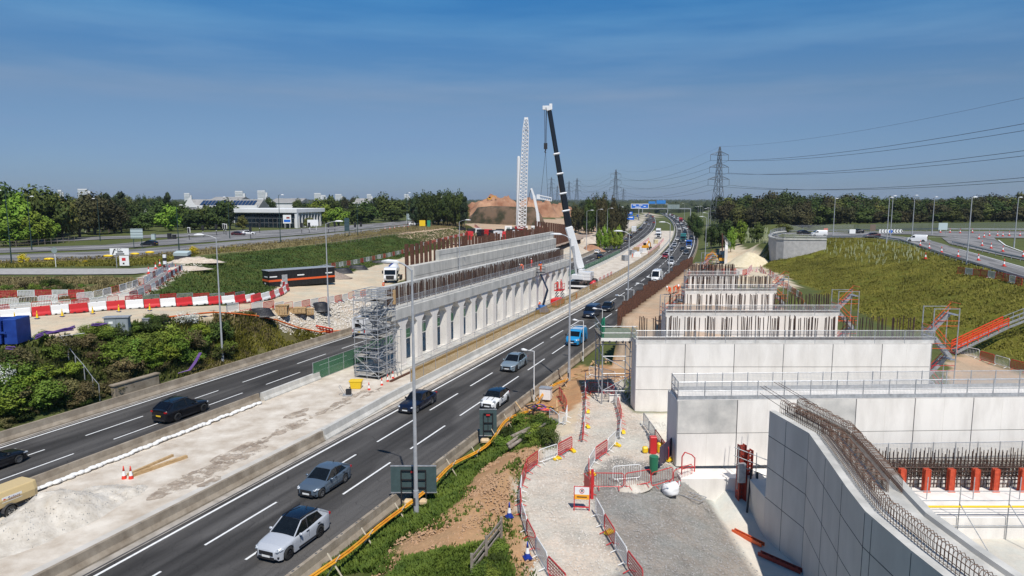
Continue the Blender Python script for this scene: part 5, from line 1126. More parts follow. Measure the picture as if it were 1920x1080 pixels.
for i in range(3): mb = MB(); lb(mb, 1.9, -1.8, 2.1+i*.62, 2.6, 2.0, .58); bevel(mb.build('counterweight', P_['white'], tc_), .05)
piv = CP(1089, 503); s1 = CP(1066, 425); tip = CP(1030, 207)
def boomsec(mb, a, b, wd, h): mb.bar(a, b, wd, h, up=(0, 1, 0))
mb = MB(); boomsec(mb, piv, s1, 1.6, 1.8); bevel(mb.build('boom_base', P_['white'], tc_), .15); mb = MB(); boomsec(mb, piv+V((-.9, -.6, -2.4)), piv.lerp(s1, .55)+V((-.3, -.9, 0)), .5, .5); mb.build('lift_cylinder', LAMPG, tc_)
fr = [0, .14, .29, .46, .63, 1.0]
for i in range(5):
    mb = MB(); wd = 1.45-.12*i; boomsec(mb, s1.lerp(tip, fr[i]), s1.lerp(tip, fr[i+1]), wd, wd*1.1); bevel(mb.build('boom_section', P_['black'], tc_), .2)
    if i: mb = MB(); q = s1.lerp(tip, fr[i]); d = (tip-s1).normalized(); boomsec(mb, q-d*.22, q+d*.22, 1.95-.1*i, 2.05-.1*i); bevel(mb.build('boom_collar', P_['white'], tc_), .2)
mb = MB(); boomsec(mb, tip, CP(1028, 199), 1.1, 1.3); mb.box(CP(1026, 202)+V((-.3, 0, 0)), (1.4, .8, .8)); mb.box(CP(1030, 200)+V((.3, 0, 0)), (.6, .9, 1.2)); mb.build('boom_head', P_['white'], tc_)
rope = paint('steel_rope', (.05, .05, .055), .5); mb = MB()
for dx in (-.25, .25): mb.cyl(CP(1023, 206)+V((dx, 0, 0)), CP(1023, 270)+V((dx*.6, 0, 0)), .05, None, 5)
mb.cyl(CP(1024, 206), CP(1022, 280), .05, None, 5); mb.build('hoist_rope', rope, tc_); mb = MB(); mb.box(CP(1023, 274), (.75, .5, 1.3)); mb.cyl(CP(1023, 279), CP(1023, 283), .14, None, 6); mb.path([CP(1023, 282), CP(1021.5, 284), CP(1022, 286), CP(1024, 285.5)], .12, 6); mb.build('hook_block', BLACK, tc_)
lbm = thing('lifted_beam', 'white lattice beam hanging on two slings from the crane hook', 'beam', D(1021, 370, K)); lo2 = loc_of(lbm); mb = MB(); A = lo2(D(1009, 368, K)); B = lo2(D(1034, 373, K))
mb.bar(A+V((0, 0, .25)), B+V((0, 0, .25)), .5, .22); mb.bar(A-V((0, 0, .45)), B-V((0, 0, .45)), .5, .16)
for i in range(8): q = A.lerp(B, i/7); mb.bar(q+V((0, 0, .2)), q-V((0, 0, .45)), .12)
mb.box(A-V((0, 0, .1)), (.7, .6, 1.0)); mb.build('lattice_beam', P_['white'], lbm); mb = MB(); hk = lo2(D(1023, 284, K)); mb.cyl(hk, A+V((.6, 0, .3)), .035, None, 5); mb.cyl(hk, B+V((-.8, 0, .3)), .035, None, 5); mb.build('sling', rope, lbm)
# ---- white lattice crane with leader
K2 = 330.0; g0 = D(979, 432, K2); lat = thing('lattice_crane', 'tall white lattice boom crane standing in the yard behind the stepped wall', 'crane', (g0.x, K2, 2.6)); l2 = loc_of(lat)
def lattice(mb, a, b, w0, w1, n, r=.13):
    a = V(a); b = V(b); d = (b-a).normalized(); u = d.cross(V((0, 1, 0))).normalized(); v = V((0, 1, 0)); prev = None
    for i in range(n+1):
        f = i/n; c = a.lerp(b, f); w_ = (w0+(w1-w0)*f)/2; q = [c+u*w_*s+v*w_*k for s, k in ((-1, -1), (1, -1), (1, 1), (-1, 1))]
        if prev:
            for k in range(4):
                mb.cyl(prev[k], q[k], r, None, 4); mb.cyl(prev[k], q[(k+1) % 4], r*.6, None, 4); mb.cyl(prev[(k+1) % 4], q[k], r*.6, None, 4)
        for k in range(4): mb.cyl(q[k], q[(k+1) % 4], r*.6, None, 4)
        prev = q
mb = MB(); P0 = l2(D(978, 428, K2)); P1 = l2(D(986.5, 224, K2)); lattice(mb, P0, P0.lerp(P1, .9), 3.9, 2.7, 26, .2); lattice(mb, P0.lerp(P1, .9), P1, 2.7, 1.6, 3, .2); mb.build('lattice_boom', P_['white'], lat)
mb = MB(); mb.box(P1+V((0, 0, .4)), (1.8, 1.6, 1.0)); mb.build('boom_head', P_['white'], lat)
mb = MB(); q0 = l2(D(970.5, 430, K2)); q1 = l2(D(972.5, 295, K2)); mb.cyl(q0, q1, .85, .8, 10); mb.box(q1+V((0, 0, .2)), (.9, .9, .8)); mb.build('leader', P_['white'], lat)
mb = MB()
for s in (-1, 1): mb.box((s*2.6-1, 0, .8), (1.1, 8, 1.4))
mb.build('crawler_track', P_['black'], lat); mb = MB(); mb.box((-1, 2, 2.6), (5, 7, 2.2)); bevel(mb.build('machine_house', P_['red'], lat), .1)
pm_ = thing('concrete_pump', 'white folding concrete pump arm beside the lattice crane', 'pump', D(1009, 426, 300)); l3 = loc_of(pm_); mb = MB(); pts = [l3(D(x, y, 300)) for x, y in ((1010, 426), (1008, 400), (1001, 367), (996, 353))]
for (a, b), w_ in zip(zip(pts, pts[1:]), (1.3, 1.1, .8)): mb.bar(a, b, w_, w_, up=(0, 1, 0))
mb.build('boom', P_['white'], pm_); mb = MB(); mb.cyl(pts[-1], l3(D(988, 384, 300)), .14, None, 6); mb.build('hose', DKSTEEL, pm_); mb = MB(); mb.box((0, 1.5, -.6), (2.4, 7, 1.6)); bevel(mb.build('body', ORANGE, pm_), .1)
# ---- electricity pylons and lines
PYL = mat('pylon_steel', (.10, .115, .13), .6, scale=1, col2=(.15, .165, .18))
def pylon(h=52):
    root = thing('pylon', '', 'electricity pylon'); mb = MB(); lv = [(0, 9.0), (9, 7.2), (17, 5.6), (24, 4.3), (30, 3.4), (35, 2.9), (40, 2.4), (45, 1.9), (49, 1.3), (52, .5)]; pr = None; r = .19
    for z, w_ in lv:
        q = [V((s*w_/2, k*w_/2, z)) for s, k in ((-1, -1), (1, -1), (1, 1), (-1, 1))]
        if pr:
            for k in range(4): mb.cyl(pr[k], q[k], r, None, 4); mb.cyl(pr[k], q[(k+1) % 4], r*.6, None, 4); mb.cyl(pr[(k+1) % 4], q[k], r*.6, None, 4); mb.cyl(q[k], q[(k+1) % 4], r*.6, None, 4)
        pr = q
    mb.build('lattice_body', PYL, root)
    for z, w_, a in ((30.5, 3.4, 7.8), (38.5, 2.6, 7.0), (46.5, 1.7, 6.6)):
        for s in (-1, 1):
            mb = MB()
            for k in (-1, 1): mb.cyl((s*w_/2, k*w_/2, z), (s*a, 0, z+.3), .13, None, 4); mb.cyl((s*w_/2*.9, k*w_/2*.9, z+2.4), (s*a, 0, z+.3), .12, None, 4)
            mb.cyl((s*a*.55, 0, z+.1), (s*w_/2, 0, z+2.2), .08, None, 4); mb.build('cross_arm', PYL, root)
            mb = MB(); mb.cyl((s*a, 0, z+.3), (s*a, 0, z-3.6), .13, None, 6); mb.build('insulator', PYL, root)
    return Proto(root)
PY = pylon(); pyl = []
for px, top, d, h, lab in ((1350, 275, 463, 52, 'largest electricity pylon above the trees beyond the distant bend'), (1155, 318, 829, 52, 'electricity pylon behind the dark trees beside the blue gantry signs'), (1082, 334, 1180, 52, 'third electricity pylon, just past the crane boom'), (1067, 339, 1400, 52, 'fourth electricity pylon, thin and hazy beside the crane boom'), (1034, 332, 1330, 56, 'hazy pylon between the lifted beam and the crane boom'), (1169, 353, 1750, 52, 'small hazy pylon just behind the second pylon'), (1045, 348, 1700, 50, 'small hazy pylon low behind the crane boom')):
    tp = D(px, top, d); r = PY.put((tp.x, d, tp.z-52), .25, lab); pyl.append(r.location.copy())
nx_ = V((168, 95, 6.0)); CB = paint('power_cable', (.035, .04, .045), .5)
def wires(a, b, ra, rad, sag, n=18):
    for z, ar in ((27, 7.8), (35, 7.0), (43, 6.6), (52, 0)):
        for s in ((-1, 1) if ar else (0,)):
            o = V((s*ar*math.cos(ra), s*ar*math.sin(ra), z)); mb = MB(); pts = [(a+o).lerp(b+o, i/n)-V((0, 0, 4*sag*(i/n)*(1-i/n))) for i in range(n+1)]
            r0 = pts[0]; mb.path([q-r0 for q in pts], rad if ar else rad*.5, 4); w_ = mb.build('power_cable', CB); w_.location = r0; tag(w_, 'thin dark overhead power cable slung between the electricity pylons', 'power cable', 'overhead cables between the pylons')
wires(pyl[0], nx_, .25, .075, 7); wires(pyl[1], pyl[0], .25, .075, 8); wires(pyl[2], pyl[1], .25, .09, 8)
# ---- road signs and gantry
SBLUE = mat('sign_blue', (.01, .13, .55), .5, .05, 3); SBACK = paint('sign_back_grey', (.22, .27, .26), .6); SGREEN = mat('sign_back_dark', (.055, .088, .088), .6, .12, 3); SPALE = paint('pale_sign_back', (.42, .50, .50), .6)
def text(body, size, m, parent, loc, rot, name='lettering'):
    c = bpy.data.curves.new(name, 'FONT'); c.body = body; c.size = size; c.align_x = 'CENTER'; c.align_y = 'CENTER'; c.extrude = .004; c.materials.append(m); tmp = bpy.data.objects.new(name, c); me = bpy.data.meshes.new_from_object(tmp); bpy.data.objects.remove(tmp); me.materials.clear(); me.materials.append(m); o = bpy.data.objects.new(name, me); COL.objects.link(o); o.parent = parent; o.location = loc; o.rotation_euler = rot; return o
def board(name, label, p, w_, h, zb, m, rz, frame=None, posts=(-.35, .35), postm=None, extra=None, th=.05):
    root = thing(name, label, 'sign', p, rz); mb = MB(); mb.box((0, 0, zb+h/2), (w_, th, h)); mb.build('panel', m, root)
    for f in posts: mb = MB(); mb.cyl((f*w_, .1, 0), (f*w_, .1, zb+h*.95), .08, None, 8); mb.build('post', postm or GALV, root)
    if frame:
        mb = MB()
        for s in (-1, 1): mb.box((s*(w_/2-.06), -th/2-.006, zb+h/2), (.12, .012, h)); mb.box((0, -th/2-.006, zb+h/2+s*(h/2-.06)), (w_-.24, .012, .12))
        mb.build('border', frame, root)
    if extra: extra(root, w_, h, zb, th)
    return root
def rails_back(root, w_, h, zb, th):
    mb = MB()
    for f in (.1, .35, .6, .85): mb.box((0, -th/2-.02, zb+h*f), (w_, .04, .06))
    mb.build('back_rail', postD, root)
postD = LAMPD
def P3(px, py): return GT(px, py)
def sz(px, p): return px/FPX*(p.y*CS+(CAM_H-p.z)*SN)
# dark backs of the two work signs beside the near lanes
def work_sign(label, px0, px1, top, bot, foot, t, o):
    p = R(t, o, .3); wd = sz(px1-px0, p); h = sz(bot-top, p)*1.03; root = thing('work_sign', label, 'road sign', p, 0); zb = sz(foot-bot, p)
    for z0_, hh in ((zb, h*.97),):
        mb = MB(); mb.box((0, 0, z0_+hh/2), (wd, .06, hh)); mb.build('panel', SGREEN, root)
    mb = MB(); mb.box((0, 0, zb+h), (wd+.02, .09, .06)); mb.box((0, 0, zb), (wd+.02, .09, .06)); mb.build('edge_strip', GALV, root)
    mb = MB(); a = wd*.27
    for s in (-1, 1): mb.bar((s*a, -.09, -.3), (s*a, -.09, zb+h*.85), .07)
    for f in (.2, .5, .85): mb.bar((-a, -.09, zb+h*f), (a, -.09, zb+h*f), .07)
    mb.bar((0, -.1, zb+h*.2), (0, -.1, zb+h*.85), .04); mb.build('frame', BLACK, root); mb = MB(); mb.box((0, -.13, zb+h*.8), (.3, .02, .12)); mb.build('red_tag', RED, root)
    mb = MB(); mb.box((-.25, -.3, .1), (.7, .5, .35)); mb.box((.6, -.25, .1), (.5, .5, .35)); bevel(mb.build('ballast_bag', mat('ballast_sack', (.50, .36, .20), .9, scale=3, col2=(.66, .52, .34)), root), .1); return root
work_sign('wide dark back of a road sign standing beside the tallest lamp', 710, 795, 900, 950, 968, 46.2, 11.4)
work_sign('narrow tall dark back of a road sign beside the near lanes and timber logs', 908, 940, 779, 828, 838, 57.4, 11.4)
def back_grid(root, w_, h, zb, th):
    mb = MB()
    for f in (.08, .36, .64, .92): mb.box((0, -th/2-.02, zb+h*f), (w_, .04, .05))
    mb.build('back_rail', postD, root)
p = P3(258, 466); board('sign_board', 'pale back of a big road sign on two dark green posts beside a dark car', p, sz(22, p), sz(18, p), sz(19, p), SPALE, .1, None, (-.3, .36), LAMPD, back_grid)
p = P3(168, 436); board('sign_board', 'pale back of a road sign on two white posts before the trees', p, sz(17, p), sz(15, p), sz(9, p), SPALE, .1, None, (-.46, .46), WHITE, back_grid)
def flag_extra(root, w_, h, zb, th):
    mb = MB(); mb.add([(-w_*.40, -th/2-.012, zb+.1), (-w_*.33, -th/2-.012, zb+.1), (-w_*.20, -th/2-.012, zb+h-.1), (-w_*.27, -th/2-.012, zb+h-.1)], [(0, 1, 2, 3)]); mb.build('black_bar', BLACK, root)
    text('N.E.C', .55, BLACK, root, (-.25, -th/2-.02, zb+h*.78), (math.pi/2, 0, 0)); mb = MB(); mb.box((.15, -th/2-.012, zb+h*.47), (w_*.3, .01, .22)); mb.build('text_line', BLACK, root); mb = MB(); mb.box((.1, -th/2-.012, zb+h*.16), (w_*.45, .01, .22)); mb.build('text_line', BLACK, root)
    mb = MB(); mb.box((w_*.22, .02, zb-1.05), (w_*.5, .05, 1.8)); mb.build('lower_panel', WHITE, root); mb = MB(); mb.box((w_*.2, -.012, zb-.8), (.65, .01, .55)); mb.build('red_square', RED, root); mb = MB(); mb.box((w_*.18, -.012, zb-1.55), (.3, .01, .3)); mb.build('black_square', BLACK, root)
p = P3(226, 502); board('direction_sign', 'white direction sign with a slanting black bar and a smaller panel below', p, sz(34, p), sz(12.5, p), sz(24, p), WHITE, .1, None, (-.2,), GALV, flag_extra)
p = P3(105, 501); r = thing('small_sign', 'small round dark sign on a thin white post by the footpath', 'sign', p); mb = MB(); mb.cyl((0, 0, 0), (0, 0, 3.6), .06, None, 6); mb.build('post', WHITE, r); mb = MB(); mb.cyl((0, -.08, 3.1), (0, -.13, 3.1), .55, None, 16); mb.build('disc', SBACK, r)
p = P3(651, 444); board('sign_board', 'tall dark blue green sign back standing between the traffic lights', p, sz(9, p), sz(24, p), sz(11, p), paint('teal_sign', (.035, .07, .085), .6), .2, None, (-.42, .42), LAMPD, back_grid)
p = P3(792, 426); board('sign_board', 'yellow diversion sign beside a green sign on the main road verge', p, sz(11, p), sz(11, p), sz(2, p), YELLOW, .2, None, (-.4, .4), GALV)
p = P3(804, 427); board('sign_board', 'small green sign standing next to the yellow diversion sign', p, sz(6, p), sz(12, p), sz(2, p), paint('green_sign', (.02, .22, .12), .5), .2, None, (0,), GALV)
p = P3(825, 413); board('sign_board', 'smaller pale sign back by the far trees and roadworks', p, sz(14, p), sz(7, p), sz(10, p), SPALE, .1, None, (-.45, .45), WHITE)
p = P3(842, 418); board('sign_board', 'bigger pale sign back by the far trees and roadworks', p, sz(15, p), sz(11, p), sz(13, p), SPALE, .1, None, (-.45, .45), GALV)
p = P3(770, 420); board('sign_board', 'pale sign board on white posts far along the main road', p, sz(15, p), sz(11, p), sz(8, p), SPALE, .1, None, (-.48, .48), WHITE, back_grid)
p = P3(539, 428); board('hoarding', 'white advertising board with a red and blue picture by the office', p, sz(15, p), sz(16, p), sz(9, p), WHITE, .05, None, (-.3, .3), WHITE, lambda root, w_, h, zb, th: ([m.build('picture', k, root) for m, k in ((MB().box((w_*.12, -th/2-.01, zb+h*.66), (w_*.4, .01, h*.2)), REDOX), (MB().box((0, -th/2-.012, zb+h*.3), (w_*.8, .012, h*.28)), SBLUE))]))
p = P3(587, 432); board('sign_board', 'blank white board on posts just past the office end', p, sz(20, p), sz(11, p), sz(9, p), WHITE, .05, None, (-.3, .3), WHITE)
for px, py, w_, h, b, m, lab in ((1767, 440, 18, 13, 9, SPALE, 'pale sign back on two posts beside the slip road trees'), (1636, 437, 11, 12, 4, paint('brown_sign_back', (.16, .12, .09), .7), 'brown sign back at the edge of the wood by the slip road'), (1598, 441, 12, 8, 3, WHITE, 'white plate sign with dark posts beside the slip road'), (1548, 437, 8, 5, 4, paint('pink_board', (.62, .22, .17), .6), 'small pink board on the slip road fence')):
    p = P3(px, py); board('sign_board', lab, p, sz(w_, p), sz(h, p), sz(b, p), m, .1, None, (-.4, .4), GALV)
p = P3(1670, 440); r = thing('chevron_board', 'long black and white chevron board on the roundabout island', 'sign', p); w_ = sz(44, p); mb = MB(); mb.box((0, 0, 1.1), (w_, .06, 1.0)); mb.build('panel', WHITE, r); mb = MB()
for i in range(8):
    x = -w_/2+.35+i*w_/8
    for s in (-1, 1): mb.add([(x, -.04, 1.1), (x+.3, -.04, 1.1), (x+.6, -.04, 1.1+s*.48), (x+.3, -.04, 1.1+s*.48)], [(0, 1, 2, 3)])
mb.build('chevron_stripe', BLACK, r); mb = MB(); [mb.box((x*w_, .05, .4), (.1, .08, .8)) for x in (-.4, 0, .4)]; mb.build('support_frame', GALV, r)
p = P3(1669, 447); r = thing('direction_disc', 'round blue arrow sign in front of the chevron board', 'sign', p); mb = MB(); mb.cyl((0, 0, 0), (0, 0, 2.2), .05, None, 6); mb.build('post', GALV, r); mb = MB(); mb.cyl((0, -.05, 1.9), (0, -.1, 1.9), .5, None, 16); mb.build('disc', SBLUE, r)
# gantry over the distant carriageways
gt = thing('sign_gantry', 'road sign gantry with a large blue panel over the distant lanes', 'gantry', R(590, -6)); lg_ = loc_of(gt); GZ = 11.0
mb = MB(); a = lg_(R(590, -29, GZ)); b = lg_(R(590, 14, GZ)); mb.bar(a, b, .9, .9); mb.build('beam', GALV, gt)
for e in (a, b): mb = MB(); mb.bar((e.x, e.y, 0), e, .6); mb.build('leg', GALV, gt)
def gpanel(nm, px0, px1, top, bot, m, dy=-1.0):
    A = D(px0, top, 588); B = D(px1, bot, 588); c = lg_(V(((A.x+B.x)/2, 588, (A.z+B.z)/2))); mb = MB(); mb.box(c, (B.x-A.x, .3, A.z-B.z)); o = mb.build(nm, m, gt); return c, B.x-A.x, A.z-B.z
c, w_, h = gpanel('sign_panel', 1183, 1216, 382, 391, SBLUE); mb = MB()
for s in (-1, 1): mb.box(c+V((0, -.16, s*(h/2-.2))), (w_, .02, .4)); mb.box(c+V((s*(w_/2-.2), -.16, 0)), (.4, .02, h-.8))
mb.build('border', WHITE, gt); mb = MB()
for x, z, l in ((-.30, .2, 2.6), (.05, .22, 3), (.28, -.05, 2), (-.1, -.2, 5)): mb.box(c+V((x*w_, -.16, z*h)), (l, .02, .6))
mb.build('text_line', WHITE, gt); gpanel('sign_back', 1252, 1274, 383.5, 392, SBACK)
r = thing('blue_sign', 'pair of small blue motorway signs on a tall post beside the far lanes', 'sign', R(405, -28)); lq = loc_of(r)
for t0_, b0_, x0, x1 in ((397, 403.5, 1176, 1186), (405, 412, 1176, 1189)):
    A = D(x0, t0_, 400); B = D(x1, b0_, 400); c = lq(V(((A.x+B.x)/2, 400, (A.z+B.z)/2))); mb = MB(); mb.box(c, (B.x-A.x, .15, A.z-B.z)); mb.build('panel', SBLUE, r); mb = MB(); mb.box(c+V((0, -.09, .3)), ((B.x-A.x)*.6, .02, .5)); mb.build('text_line', WHITE, r)
mb = MB(); q = lq(D(1178, 415, 401)); mb.cyl((q.x, q.y, q.z+4), (q.x, q.y, 0), .15, None, 8); mb.build('post', GALV, r)
r = thing('sign_gantry', 'second blue gantry far up the road above the bridge', 'gantry', R(900, -6)); lq = loc_of(r)
for x0, x1 in ((1216, 1229), (1231, 1248)):
    A = D(x0, 377.5 if x0 < 1220 else 375.5, 900); B = D(x1, 382, 900); c = lq(V(((A.x+B.x)/2, 900, (A.z+B.z)/2))); mb = MB(); mb.box(c, (B.x-A.x, .3, A.z-B.z)); mb.build('sign_panel', paint('far_sign_blue', (.03, .20, .55), .5), r)
mb = MB(); a = lq(D(1205, 382.5, 901)); b = lq(D(1252, 382.5, 901)); mb.bar(a, b, 1.2)
for e in (a, b): mb.bar(e, (e.x, e.y, 0), .8)
mb.build('portal', GALV, r)
br = thing('road_bridge', 'grey concrete bridge crossing the motorway in the distance', 'bridge', R(1000, -6)); lq = loc_of(br); mb = MB(); a = lq(R(1000, -75, 6.2)); b = lq(R(1000, 60, 6.2)); mb.bar(a, b, 8, 1.6); mb.build('deck', mat('bridge_concrete', (.24, .23, .22), .9), br)
for o in (-28, -6, 13): mb = MB(); q = lq(R(1000, o)); mb.box((q.x, q.y, 2.7), (1.2, 6, 5.4)); mb.build('pier', CONC_D, br)
for z in (7.4,): mb = MB(); mb.bar(a+V((0, -4, 1.2)), b+V((0, -4, 1.2)), .2, 1.0); mb.build('parapet', GALV, br)
# ---- buildings
HOUSE = mat('white_render', (.68, .68, .67), .7, .05, .3); GLZ = mat('office_glass', (.012, .02, .028), .1, .5, .15, spec=.7); ROOFG = mat('grey_sheet_roof', (.24, .235, .22), .8, scale=.3, col2=(.34, .33, .31))
K3 = 292.0; A = D(438, 426, K3+6); B = D(556, 426, K3); ob = thing('office_building', 'white office building with a long dark glass front beside the main road', 'building', (A.x, A.y, 7.0)); rzb = math.atan2(B.y-A.y, B.x-A.x); ob.rotation_euler.z = rzb; W_ = (B-A).length; Hh = 8.0; dp = 24
mb = MB(); mb.box((W_/2, dp/2+.3, Hh/2-.4), (W_-1.2, dp-.8, Hh-1)); mb.build('wall', HOUSE, ob)
for i in range(14):
    x0 = .6+i*(W_-1.6)/14; mb = MB(); mb.box((x0+(W_-1.6)/28, .22, 3.1), ((W_-1.6)/14-.14, .1, 5.9)); o = mb.build('window', GLZ, ob); mb = MB(); mb.box((x0+(W_-1.6)/28, .16, 2.2), ((W_-1.6)/14-.14, .05, .1)); mb.box((x0+(W_-1.6)/28, .16, 4.2), ((W_-1.6)/14-.14, .05, .1)); mb.build('glazing_bar', GALV, o)
mb = MB(); mb.box((W_/2, dp/2, Hh-.7), (W_+1.4, dp+1.6, 1.7)); mb.box((W_+.1, .2, Hh/2), (1.1, 1.4, Hh)); bevel(mb.build('roof', HOUSE, ob), .1)
for i in range(8): mb = MB(); mb.box((W_+.12, 2+i*2.7, Hh/2-.6), (.5, .3, Hh-1.6)); mb.build('side_fin', HOUSE, ob); mb = MB(); mb.box((W_-.55, 3.3+i*2.7, 3.1), (.12, 2.0, 5.4)); mb.build('window', GLZ, ob)
K4 = 360.0; A = D(345, 398, K4); B = D(482, 398, K4); hl = thing('roof_hall', 'low hall with solar panels on its grey sloping roof behind the trees', 'building', (A.x, K4, 7)); W_ = B.x-A.x; zt = D(400, 374, K4).z-7; mb = MB(); mb.box((W_/2, 9, (zt-3)/2), (W_, 18, zt-3)); mb.build('wall', HOUSE, hl)
mb = MB(); mb.loft([[(x, y, z) for y, z in ((-.5, zt-5.2), (-.5, zt-4.7), (9, zt), (18.5, zt-4.7), (18.5, zt-5.2))] for x in (-.6, W_+.6)]); fixn(mb.build('roof', ROOFG, hl)); PV = mat('solar_panel', (.02, .04, .09), .15, .3, .5, spec=.7)
for i in range(16):
    if 7 <= i <= 8: continue
    mb = MB(); x = 7+i*(W_-9)/16; mb.loft([[(x+a, y, z) for y, z in ((2.0, zt-3.3), (7.6, zt-.62), (7.6, zt-.5), (2.0, zt-3.18))] for a in (0, (W_-9)/16-.3)]); fixn(mb.build('solar_panel', PV, hl))
mb = MB(); mb.loft([[(x, y, z) for x, z in ((0, zt-4), (3.5, zt+1.2), (7, zt-4))] for y in (-.6, -.4)]); fixn(mb.build('gable', HOUSE, hl))
for i, (px, top, wpx, hp, d) in enumerate(((113, 356, 8, 9, 2600), (158, 354, 20, 6, 2600), (450, 358, 17, 12, 2400), (492, 357, 17, 12, 2700), (597, 362, 15, 12, 2900), (693, 364, 10, 8, 2900), (636, 364, 14, 5, 2900), (763, 364, 10, 8, 2800), (608, 366, 8, 5, 2800), (352, 362, 12, 5, 2600))):
    p = D(px, top, d); r = thing('tower_block', nth(i)+' far pale tower block on the horizon, counted across from the photo edge', 'building', (p.x, d, 0), .15, 'tower blocks on the horizon'); ww_ = wpx/FPX*d; mb = MB(); mb.box((-ww_*.1, 0, p.z/2), (ww_*.8, ww_*.4, p.z)); mb.box((ww_*.35, 6, p.z/2-4), (ww_*.3, ww_*.4, p.z-8)); mb.build('wall', HOUSE, r)
    mb = MB()
    for k in range(5): mb.box((-ww_*.1, -ww_*.2-.3, p.z-6-k*5), (ww_*.76, .4, 1.4))
    mb.build('window', SBACK, r)
for i, (px0, px1, top, d, dep) in enumerate(((394, 440, 385, 420, 10), (390, 445, 369, 520, 30), (505, 560, 372, 480, 30), (665, 690, 372, 420, 14), (268, 282, 392, 420, 8))):
    A = D(px0, top, d); B = D(px1, top, d); r = thing('low_building', ['grey low building half hidden behind trees near the photo edge', 'long brown roofed shed beyond the office building', 'grey roofed shed behind the office building end', 'small white building among the trees past the office', 'pale low building behind the dark hedge trees'][i], 'building', (A.x, d, 6)); w_ = B.x-A.x; zz = A.z-6; mb = MB(); mb.box((w_/2, dep/2, (zz-3)/2), (w_, dep, zz-3)); mb.build('wall', HOUSE, r); mb = MB(); mb.loft([[(x, y, z) for y, z in ((-.6, zz-3.2), (dep/2, zz), (dep+.6, zz-3.2))] for x in (-.6, w_+.6)]); fixn(mb.build('roof', ROOFG, r))
# ---------------------------------------------------------------- site furniture
def fence_proto(kind):
    root = thing('site_barrier', '', 'barrier'); fm = RED if kind[0] == 'r' else (WHITE if kind[0] == 'w' else GALV); mb = MB(); z0, z1, x0, x1, r = .16, 1.06, .04, 1.98, .12
    pts = [V((x0+r, 0, z0)), V((x1-r, 0, z0)), V((x1, 0, z0+r)), V((x1, 0, z1-r)), V((x1-r, 0, z1)), V((x0+r, 0, z1)), V((x0, 0, z1-r)), V((x0, 0, z0+r)), V((x0+r, 0, z0))]; mb.path(pts, .028, 5); mb.build('frame', fm, root)
    if kind.endswith('b'):
        for i in range(11): mb = MB(); mb.cyl((.2+i*.162, 0, z0), (.2+i*.162, 0, z1), .012, None, 4); mb.build('bar', fm if kind[0] != 'r' else REDOX, root)
    else: sheet(MB(), [V((x0, 0, 0)), V((x1, 0, 0))], z1-z0, z0).build('mesh_panel', REDMESH if kind[0] == 'r' else WHMESH, root)
    for x in (.35, 1.65): mb = MB(); mb.path([V((x, -.36, .02)), V((x, 0, .17)), V((x, .36, .02))], .025, 5); mb.build('foot', fm, root)
    return Proto(root)
WHMESH = alpha_mesh('white_mesh', (.62, .62, .60), .16, .4)
FB = {k: fence_proto(k) for k in ('r', 'w', 'rb', 'wb', 'gb')}
CN = {'r': 'red mesh', 'w': 'white mesh', 'rb': 'red barred', 'wb': 'white barred', 'gb': 'grey barred'}
def weight(): 
    r = thing('barrier_weight', '', 'barrier weight'); mb = MB(); mb.loft([[(-.32, y, z), (-.26, y, z+.14), (-.08, y, z+.17), (.08, y, z+.17), (.26, y, z+.14), (.32, y, z)] for y, z in ((-.14, 0), (.14, 0))]); bevel(fixn(mb.build('block', YELLOW, r)), .02); mb = MB(); mb.path([V((-.1, 0, .16)), V((-.06, 0, .25)), V((.06, 0, .25)), V((.1, 0, .16))], .03, 5); mb.build('handle', YELLOW, r); return Proto(r)
YW = weight(); NW = [0]
def mass(k, a, rz, sx=1):
    m = MASS.setdefault(k[0], [MB(), MB()]); c_, s_ = math.cos(rz), math.sin(rz); ex = lambda x, y, z: V((a.x+(x*c_-y*s_)*sx, a.y+(x*s_+y*c_)*sx, a.z+z)); P = [ex(.04, 0, .16), ex(1.98, 0, .16), ex(1.98, 0, 1.06), ex(.04, 0, 1.06), ex(.04, 0, .16)]
    for p, q in zip(P, P[1:]): m[0].bar(p, q, .055)
    for x in (.35, 1.65): m[0].bar(ex(x, -.36, .03), ex(x, .36, .03), .05); m[0].bar(ex(x, 0, .03), ex(x, 0, .17), .05)
    sheet(m[1], [P[0], P[1]], .9)
MASS = {}
def run(pxs, pat, where, group, gap=.06, wts=(), L=2.02, z=None, st=False):
    pts = [GT(*p) for p in pxs]; 
    d = 0; segs = []; tot = sum((b-a).to_2d().length for a, b in zip(pts, pts[1:])); n = int(tot/L)
    def at(s):
        for a, b in zip(pts, pts[1:]):
            l = (b-a).to_2d().length
            if s <= l: return a.lerp(b, s/l)
            s -= l
        return pts[-1]
    for i in range(n):
        a = at(i*L); b = at((i+1)*L-gap); a.z = gz(a.x, a.y)+.06; k = pat[i % len(pat)]
        if st: mass(k, a, math.atan2(b.y-a.y, b.x-a.x), min(1, (b-a).to_2d().length/1.98)); continue
        FB[k].put(a, math.atan2(b.y-a.y, b.x-a.x), CN[k]+' barrier panel, '+nth(i)+' along '+where, group, sc=(min(1, (b-a).to_2d().length/1.98), 1, 1))
        if i in wts:
            q = a.lerp(b, .85); q.z = gz(q.x, q.y)+.05; YW.put(q+V((.2, 0, 0)), rsd.uniform(0, 3), 'yellow plastic barrier weight on a barrier foot beside the gravel path', 'yellow barrier weights')
rsd = random.Random(21)
run([(1062, 1120), (1030, 1085), (1010, 1052), (993, 1020), (979, 985), (975, 950), (979, 912), (988, 893)], ['r', 'w', 'r', 'w', 'r', 'w'], 'the outer gravel path edge', 'barriers along the gravel path')
